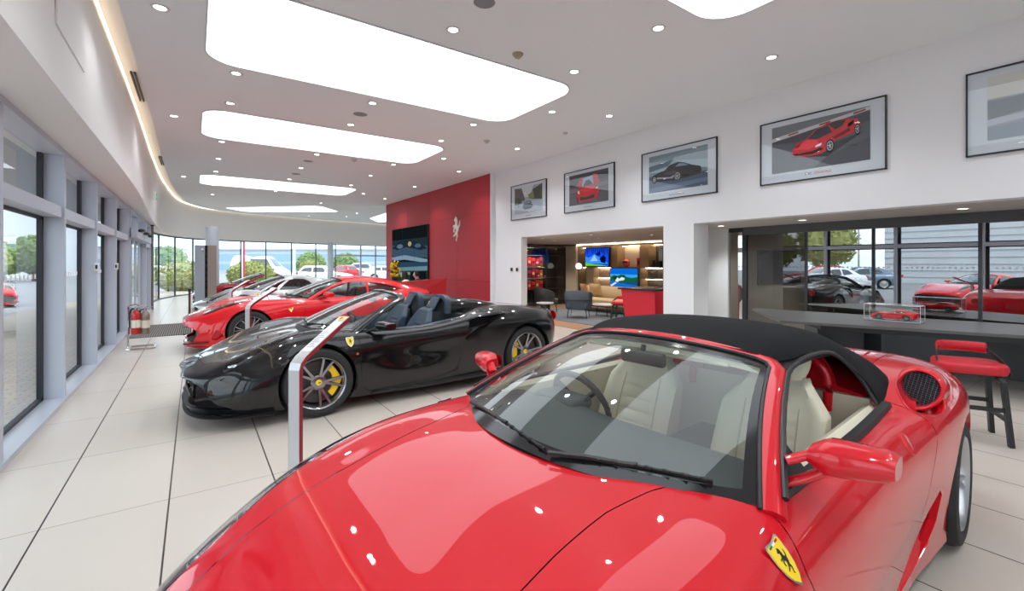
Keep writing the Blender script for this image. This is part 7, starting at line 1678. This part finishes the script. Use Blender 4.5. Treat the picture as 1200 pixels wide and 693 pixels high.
# small posts seen beyond
def post(x, y, h, label, m):
    r = empty('barrier_post', (x, y, 0), 0, label, 'post')
    t = MB(); t.cyl((0, 0, 0), (0, 0, .02), .14, n=24); t.build('base', BLACKPL, r); t = MB(); t.cyl((0, 0, .02), (0, 0, h), .025); t.build('pole', m, r); t = MB(); t.cyl((0, 0, h), (0, 0, h + .06), .035); t.build('head', BLACKPL, r)
post(-.10, 12.3 + 1.3, .86, 'dark slim post beside the grey cabinet in front of the silver coupe', mat('post_maroon', rgb(90, 50, 54), .4))
post(2.3, 12.4, .95, 'dark red slim post between the red and silver coupes', MATS['post_maroon'])

# ================================================================== cars on show
front_spider()
r = empty('sports_car', (.99, 5.78, 0), math.radians(182), 'glossy black open two-seat spider with steel blue seats and yellow brake calipers', 'car'); mid_engine(r, BLACKP, BLUEL, False, YELLOWC)
r = empty('sports_car', (.79, 10.2, 0), math.radians(181), 'bright red front-engined coupe parked behind the black spider', 'car'); front_engine(r, RED2, DASH, None)
silver = empty('sports_car', (1.05, 14.65, 0), math.radians(180), 'silver grey mid-engined coupe parked behind the red coupe', 'car'); mid_engine(silver, SILVERP, DASH, True, gl=SIDEGL)
r = empty('sports_car', (1.0, 19.3, 0), math.radians(180), 'dark red open spider furthest back, mostly hidden by the silver coupe', 'car'); dr = mid_engine(r, paint('dark_red_paint', rgb(150, 16, 30), .2), mat('tan_leather', rgb(120, 60, 44), .6), False)
# model in the case: small copy of the coupe
mc = empty('model_car', (7.79, 2.07, .78), math.radians(-88 + 180), 'red scale model coupe inside the acrylic case on the long table', 'model car')
front_engine(mc, RED2, DASH, None); mc.scale = (.108, .108, .108)
Rm = Matrix.Rotation(math.radians(92), 3, 'Z'); c_ = Rm @ Vector((-1.38 * .108, 0, 0)); mc.location = (7.79 - c_.x, 2.07 - c_.y, .7755); mc.rotation_euler = (0, 0, math.radians(92))

# ================================================================== outside
def gnoise(name, a, b, sc_, rough=.9):
    m = bpy.data.materials.new(name); m.use_nodes = True; nt = m.node_tree; bs = nt.nodes['Principled BSDF']
    tc = nt.nodes.new('ShaderNodeTexCoord'); n = nt.nodes.new('ShaderNodeTexNoise'); n.inputs['Scale'].default_value = sc_; n.inputs['Detail'].default_value = 5
    x = nt.nodes.new('ShaderNodeMix'); x.data_type = 'RGBA'; x.inputs[6].default_value = (*a, 1); x.inputs[7].default_value = (*b, 1)
    nt.links.new(tc.outputs['Object'], n.inputs['Vector']); nt.links.new(n.outputs['Fac'], x.inputs[0]); nt.links.new(x.outputs[2], bs.inputs['Base Color']); bs.inputs['Roughness'].default_value = rough; MATS[name] = m; return m
def pavers():
    m = bpy.data.materials.new('pavers'); m.use_nodes = True; nt = m.node_tree; bs = nt.nodes['Principled BSDF']
    tc = nt.nodes.new('ShaderNodeTexCoord'); br = nt.nodes.new('ShaderNodeTexBrick'); br.inputs['Scale'].default_value = 2.5; br.inputs['Color1'].default_value = (*rgb(182, 168, 150), 1); br.inputs['Color2'].default_value = (*rgb(166, 156, 142), 1); br.inputs['Mortar'].default_value = (*rgb(120, 112, 102), 1); br.inputs['Mortar Size'].default_value = .015
    nt.links.new(tc.outputs['Object'], br.inputs['Vector']); nt.links.new(br.outputs['Color'], bs.inputs['Base Color']); bs.inputs['Roughness'].default_value = .8; return m
t = MB(); t.flat([(-90, -60), (130, -60), (130, 160), (-90, 160)], -.12); struct(t.build('ground', gnoise('asphalt', rgb(120, 122, 126), rgb(150, 152, 156), .6), smooth=0))
t = MB(); t.flat([(-4.6, -12), (-1.42, -12), (-1.42, 22), (.0, 30.4), (13.5, 34), (13.5, 36), (-2, 32), (-4.6, 24)], -.03); struct(t.build('pavement', pavers(), smooth=0))
LEAF = gnoise('leaves_green', rgb(78, 106, 62), rgb(146, 168, 104), 3.0); LEAF2 = gnoise('leaves_yellow', rgb(96, 124, 62), rgb(196, 190, 120), 2.5); BARK = mat('bark', rgb(84, 68, 54), .9)
def foliage(c, rx, ry, rz, n, size, m, name, parent, seed):
    rg = random.Random(seed); t = MB()
    for k_ in range(n):
        a = rg.uniform(0, 2 * PI); u = rg.uniform(-1, 1); q = rg.uniform(.72, 1.0) ** .5; s_ = math.sqrt(1 - u * u)
        p = Vector((c[0] + rx * q * s_ * math.cos(a), c[1] + ry * q * s_ * math.sin(a), c[2] + rz * q * u))
        d1 = Vector((rg.gauss(0, 1), rg.gauss(0, 1), rg.gauss(0, .6))).normalized(); d2 = d1.orthogonal().normalized(); w = size * rg.uniform(.6, 1.3)
        t.add([(p - d1 * w)[:], (p + d2 * w * .45)[:], (p + d1 * w)[:], (p - d2 * w * .45)[:]], [(0, 1, 2, 3)])
    core = MB(); t.sphere(c, .86, 14, 9, rx, ry, rz)
    me = bpy.data.meshes.new(name); me.from_pydata(t.v, [], t.f); me.materials.append(m); me.update(); o = bpy.data.objects.new(name, me); COL.objects.link(o); o.parent = parent; return o
def tree(x, y, h, r, m, label, seed, group=None):
    e = empty('tree', (x, y, -.12), 0, label, 'tree', group)
    t = MB(); t.cyl((0, 0, 0), (0, 0, h - r), .12 + h * .012, .07, 10); 
    for k_ in range(4): a = k_ * 1.7; t.cyl((0, 0, h - r * 1.7), (r * .5 * math.cos(a), r * .5 * math.sin(a), h - r * .8), .06, .03, 8)
    t.build('trunk', BARK, e); foliage((0, 0, h - r), r, r, r * .95, 900, .22, m, 'crown', e, seed); return e
def hedge(x, y, w, d, h, rz, label, seed, m=None):
    e = empty('hedge', (x, y, -.12), rz, label, 'hedge'); foliage((0, 0, h * .5), w / 2, d / 2, h * .55, 2600, .09, m or LEAF2, 'leaves', e, seed)
    t = MB(); 
    for k_ in range(5): t.cyl((-w * .3 + w * .15 * k_, 0, 0), (-w * .3 + w * .15 * k_, 0, h * .5), .04)
    t.build('stems', BARK, e)
CR = math.radians(-35.3)
def cs_(lat, dep): return (.578 * dep + .816 * lat, .816 * dep - .578 * lat)
x, y = cs_(-19.3, 26.5); hedge(x, y, 3.4, 2.2, 1.75, CR, 'rounded yellow-green hedge left of the tall grey cabinet', 1)
x, y = cs_(-17.8, 30.5); hedge(x, y, 3.2, 2.0, 1.75, CR, 'rounded yellow-green hedge right of the tall grey cabinet, before the white van', 2)
x, y = cs_(-21.6, 47.5); hedge(x, y, 2.2, 1.8, 1.9, CR, 'pale shrub by the parked cars seen through the far glazing', 4, LEAF2)
vr = empty('van', (*cs_(-21.2, 41), -.12), CR, 'white panel van parked outside beyond the hedges', 'van'); road_car(vr, WHITEP, 'van'); vr.scale = (1, 1, 1.12)
protos = {}
def parked(lat, dep, rz, kind, pm, label, world=None, group=None):
    key = (kind, pm.name)
    x, y = world or cs_(lat, dep)
    if key not in protos:
        e = empty('car' if kind != 'suv' else 'car', (x, y, -.12), rz, label, 'car'); road_car(e, pm, kind); protos[key] = e
    else:
        e = copy_tree(protos[key]); e.location = (x, y, -.12); e.rotation_euler = (0, 0, rz); e['label'] = label
    return e
REDO = paint('red_car_paint', rgb(190, 20, 36), .1); BLUEO = paint('blue_grey_paint', rgb(110, 130, 150), .5); YELO = paint('yellow_paint', rgb(215, 190, 30), 0); DKO = paint('dark_paint', rgb(34, 38, 46), .4)
parked(-20.5, 51, CR + 2.6, 'hatch', REDO, 'red hatchback outside left of the round far column')
parked(-14.6, 38, CR + .15, 'hatch', WHITEP, 'white hatchback outside right of the round far column')
parked(-9.5, 47, CR + 1.8, 'hatch', REDO, 'red hatchback parked further off behind the white hatchback')
parked(-11.3, 45, CR + .4, 'saloon', WHITEP, 'white saloon outside at the framed far doors')
parked(-17.6, 58, CR + .2, 'suv', SILVERP, 'silver sport utility car parked far behind the pale shrub')
parked(-33, 44, CR + .3, 'hatch', SILVERP, 'silver hatchback far outside the glazed corner on the left')
parked(0, 0, 1.9, 'hatch', BLUEO, 'blue-grey hatchback outside the second left window', (-9.5, 34))
parked(0, 0, 1.6, 'suv', DKO, 'dark sport utility car outside the left windows', (-15, 47))
# sports cars outside the left glazing (one in direct view, others mirrored in the partition glass)
rs = empty('sports_car', (-6.6, 25.4, -.12), math.radians(-62), 'red coupe parked outside the nearest left window', 'car'); front_engine(rs, RED2, DASH, None)
def cpy(src, x, y, rz, label): c = copy_tree(src); c.location = (x, y, -.12); c.rotation_euler = (0, 0, rz); c['label'] = label; return c
cpy(rs, -6.2, 4.6, math.radians(20), 'red coupe outside, mirrored beneath the white building in the dark glass')
cpy(rs, -11.8, 1.6, math.radians(5), 'red coupe parked behind another, mirrored at the right of the dark glass')
cpy(silver, -6.2, 10.6, math.radians(75), 'silver coupe outside, mirrored left of the red coupes in the dark glass')
parked(0, 0, math.radians(160), 'hatch', YELO, 'yellow hatchback mirrored in the leftmost pane of the partition', (-16.5, 20.6))
parked(0, 0, math.radians(80), 'hatch', REDO, 'red hatchback mirrored high in the dark glass left of the tree', (-20.5, 16.2))
parked(0, 0, math.radians(30), 'saloon', WHITEP, 'white saloon mirrored in the dark glass behind the black spider', (-12.0, 12.4))
parked(0, 0, math.radians(60), 'saloon', BLUEO, 'blue-grey saloon mirrored beside the red hatchback in the dark glass', (-18.0, 13.0))
parked(0, 0, math.radians(100), 'hatch', DKO, 'dark hatchback mirrored in the far right of the dark glass', (-20.5, 3.5))
# buildings
def building(loc, rz, L, D, H, wall, label, bands, glassm, name='building'):
    e = empty(name, (*loc, -.12), rz, label, 'building')
    t = MB(); t.box(-L / 2, L / 2, 0, D, 0, H); t.build('wall', wall, e, smooth=0)
    for z0, z1 in bands:
        n = max(3, int(L / 3))
        for k_ in range(min(n, 24)):
            x0 = -L / 2 + .3 + (L - .6) * k_ / min(n, 24); x1 = -L / 2 + .3 + (L - .6) * (k_ + 1) / min(n, 24) - .12
            t = MB(); t.box(x0, x1, -.05, .02, z0, z1); t.build('window', glassm, e, smooth=0)
    t = MB(); t.box(-L / 2 - .2, L / 2 + .2, -.2, D, H, H + .25); t.build('roof', mat('roof_grey', rgb(160, 168, 176), .6), e, smooth=0)
    return e
CLAD = mat('white_cladding', rgb(214, 218, 222), .6); BG = mat('facade_glass', rgb(150, 182, 206), .25, spec=.5); STN = mat('facade_grey', rgb(186, 198, 208), .6)
building(cs_(-36, 78), CR, 36, 14, 3.9, STN, 'long low office building with blue glazing beyond the far windows', [(.6, 1.6), (2.1, 3.3)], BG)
building(cs_(-70, 80), CR + .3, 14, 10, 4.4, CLAD, 'pale building with blue windows outside the glazed corner', [(1.0, 2.4)], BG)
building((-32, 8.4), PI / 2 + .0, 11, 10, 5.6, CLAD, 'white clad warehouse outside the left windows, mirrored in the dark glass', [], BG)
e_ = [o for o in bpy.data.objects if o.get('label', '').startswith('white clad warehouse')][0]; e_.rotation_euler = (0, 0, PI / 2); e_.location = (-42, 8.4, -.12); e_.rotation_euler = (0, 0, PI / 2)
t = MB()
for k_ in range(9): t.box(-5.5, 5.5, -10.03 if False else -.04, 0, .55 * k_ + .5, .55 * k_ + .53)
t.build('cladding_joint', mat('joint_grey', rgb(150, 156, 162), .7), e_, smooth=0)
e_.location = (-32, 8.4, -.12)
e_.rotation_euler = (0, 0, PI / 2)
building((-38, 84), -.5, 44, 12, 9.5, CLAD, 'large white warehouse seen through the nearest left window', [(2.0, 3.2), (6.4, 7.2)], STN)
for i, (x, y, h, r_, m, lb) in enumerate(((*cs_(-44.6, 42), 4.4, 1.9, LEAF, 'green tree outside the nearest left window, in front of the warehouse'), (*cs_(-48.6, 43), 3.8, 1.7, LEAF, 'smaller green tree right of the warehouse outside the left windows'), (*cs_(-44.6, 38), 3.6, 1.6, LEAF2, 'yellow-green tree at the far left outside the nearest window'),
        (*cs_(-46, 60), 4.2, 2.3, LEAF, 'green tree outside the glazed corner near the pale building'), (*cs_(-28, 62), 3.4, 1.9, LEAF, 'low tree in front of the office building above the white van'), (*cs_(-22.5, 60), 3.2, 1.7, LEAF, 'low tree before the office building right of the white van'), (*cs_(-14, 58), 3.4, 1.6, LEAF, 'dark low tree seen beside the round far column'), (*cs_(-12, 64), 3.6, 2.0, LEAF, 'low tree beyond the framed far doors'),
        (-24, 15.5, 5.6, 2.2, LEAF2, 'autumn tinted tree mirrored in the dark glass left of the warehouse'), (-27, 21.0, 5.0, 2.0, LEAF2, 'yellowing tree mirrored in the middle of the dark glass'), (-22, 27.0, 5.4, 2.4, LEAF, 'green tree mirrored in the leftmost pane of the dark glass'), (-30, -2.0, 5.2, 2.2, LEAF, 'green tree outside beyond the right end of the white warehouse'))):
    tree(x, y, h, r_, m, lb, 20 + i)
def lamp_post(x, y, h, label, m, w=.06):
    e = empty('lamp_post', (x, y, -.12), 0, label, 'post'); t = MB(); t.cyl((0, 0, 0), (0, 0, h), w, w * .7, 12); t.build('pole', m, e); t = MB(); t.rbox(-.3, .3, -.08, .08, h, h + .08, .02); t.build('lamp_head', m, e)
lamp_post(*cs_(-17.6, 36.0), 6, 'white lamp post outside in front of the white van', WHITEP, .10)
lamp_post(-20, 12, 5.5, 'slim pale lamp post mirrored in the dark glass', SILVERP)
e = empty('banner_post', (*cs_(-17.6, 29.2), -.12), CR, 'tall red and white banner post outside beside the hedge', 'banner')
t = MB(); t.cyl((0, 0, 0), (0, 0, 5.5), .05); t.build('pole', WHITEP, e); t = MB(); t.box(.0, .15, -.02, .02, .7, 5.4); t.build('banner', mat('banner_red', rgb(214, 50, 78), .6), e, smooth=0)
# entrance canopy outside the left glazing
t = MB(); t.box(-4.2, -1.45, 5.2, 22, 3.05, 3.35); t.build('canopy', mat('canopy_grey', rgb(150, 156, 166), .6), smooth=0, label='flat grey canopy outside over the left windows', cat='canopy')

# ================================================================== light and camera
w = bpy.data.worlds.new('sky'); sc.world = w; w.use_nodes = True; nt = w.node_tree; bg = nt.nodes['Background']
tc = nt.nodes.new('ShaderNodeTexCoord'); mp = nt.nodes.new('ShaderNodeMapping'); mp.inputs['Scale'].default_value = (1, 1, 3)
no = nt.nodes.new('ShaderNodeTexNoise'); no.inputs['Scale'].default_value = 2.2; no.inputs['Detail'].default_value = 6
rp = nt.nodes.new('ShaderNodeValToRGB'); rp.color_ramp.elements[0].position = .38; rp.color_ramp.elements[0].color = (.58, .76, .97, 1); rp.color_ramp.elements[1].position = .60; rp.color_ramp.elements[1].color = (.95, .98, 1, 1)
nt.links.new(tc.outputs['Generated'], mp.inputs[0]); nt.links.new(mp.outputs[0], no.inputs['Vector']); nt.links.new(no.outputs['Fac'], rp.inputs[0]); nt.links.new(rp.outputs[0], bg.inputs[0]); bg.inputs[1].default_value = 3.8
sun = bpy.data.lights.new('sun', 'SUN'); sun.energy = 3.2; sun.angle = .25; sun.color = (1, .96, .88); so = bpy.data.objects.new('sun', sun); COL.objects.link(so); so.rotation_euler = Vector((-.30, .25, -.92)).to_track_quat('-Z', 'Y').to_euler()
cam = bpy.data.cameras.new('camera'); co = bpy.data.objects.new('camera', cam); COL.objects.link(co); sc.camera = co
co.location = (0, 0, 1.54); co.rotation_euler = (PI / 2, 0, -math.atan2(377, 532)); cam.sensor_width = 36; cam.lens = 532 / 1200 * 36; cam.shift_x = -5 / 1200; cam.shift_y = -37.5 / 1200; cam.clip_start = .05; cam.clip_end = 400
vs_ = sc.view_settings; vs_.view_transform = 'Standard'; vs_.look = 'None'; vs_.exposure = -0.3; vs_.gamma = 1; vs_.use_curve_mapping = False
sc.cycles.max_bounces = 14; sc.cycles.transparent_max_bounces = 24; sc.cycles.glossy_bounces = 6; sc.cycles.diffuse_bounces = 5; sc.cycles.sample_clamp_indirect = 6
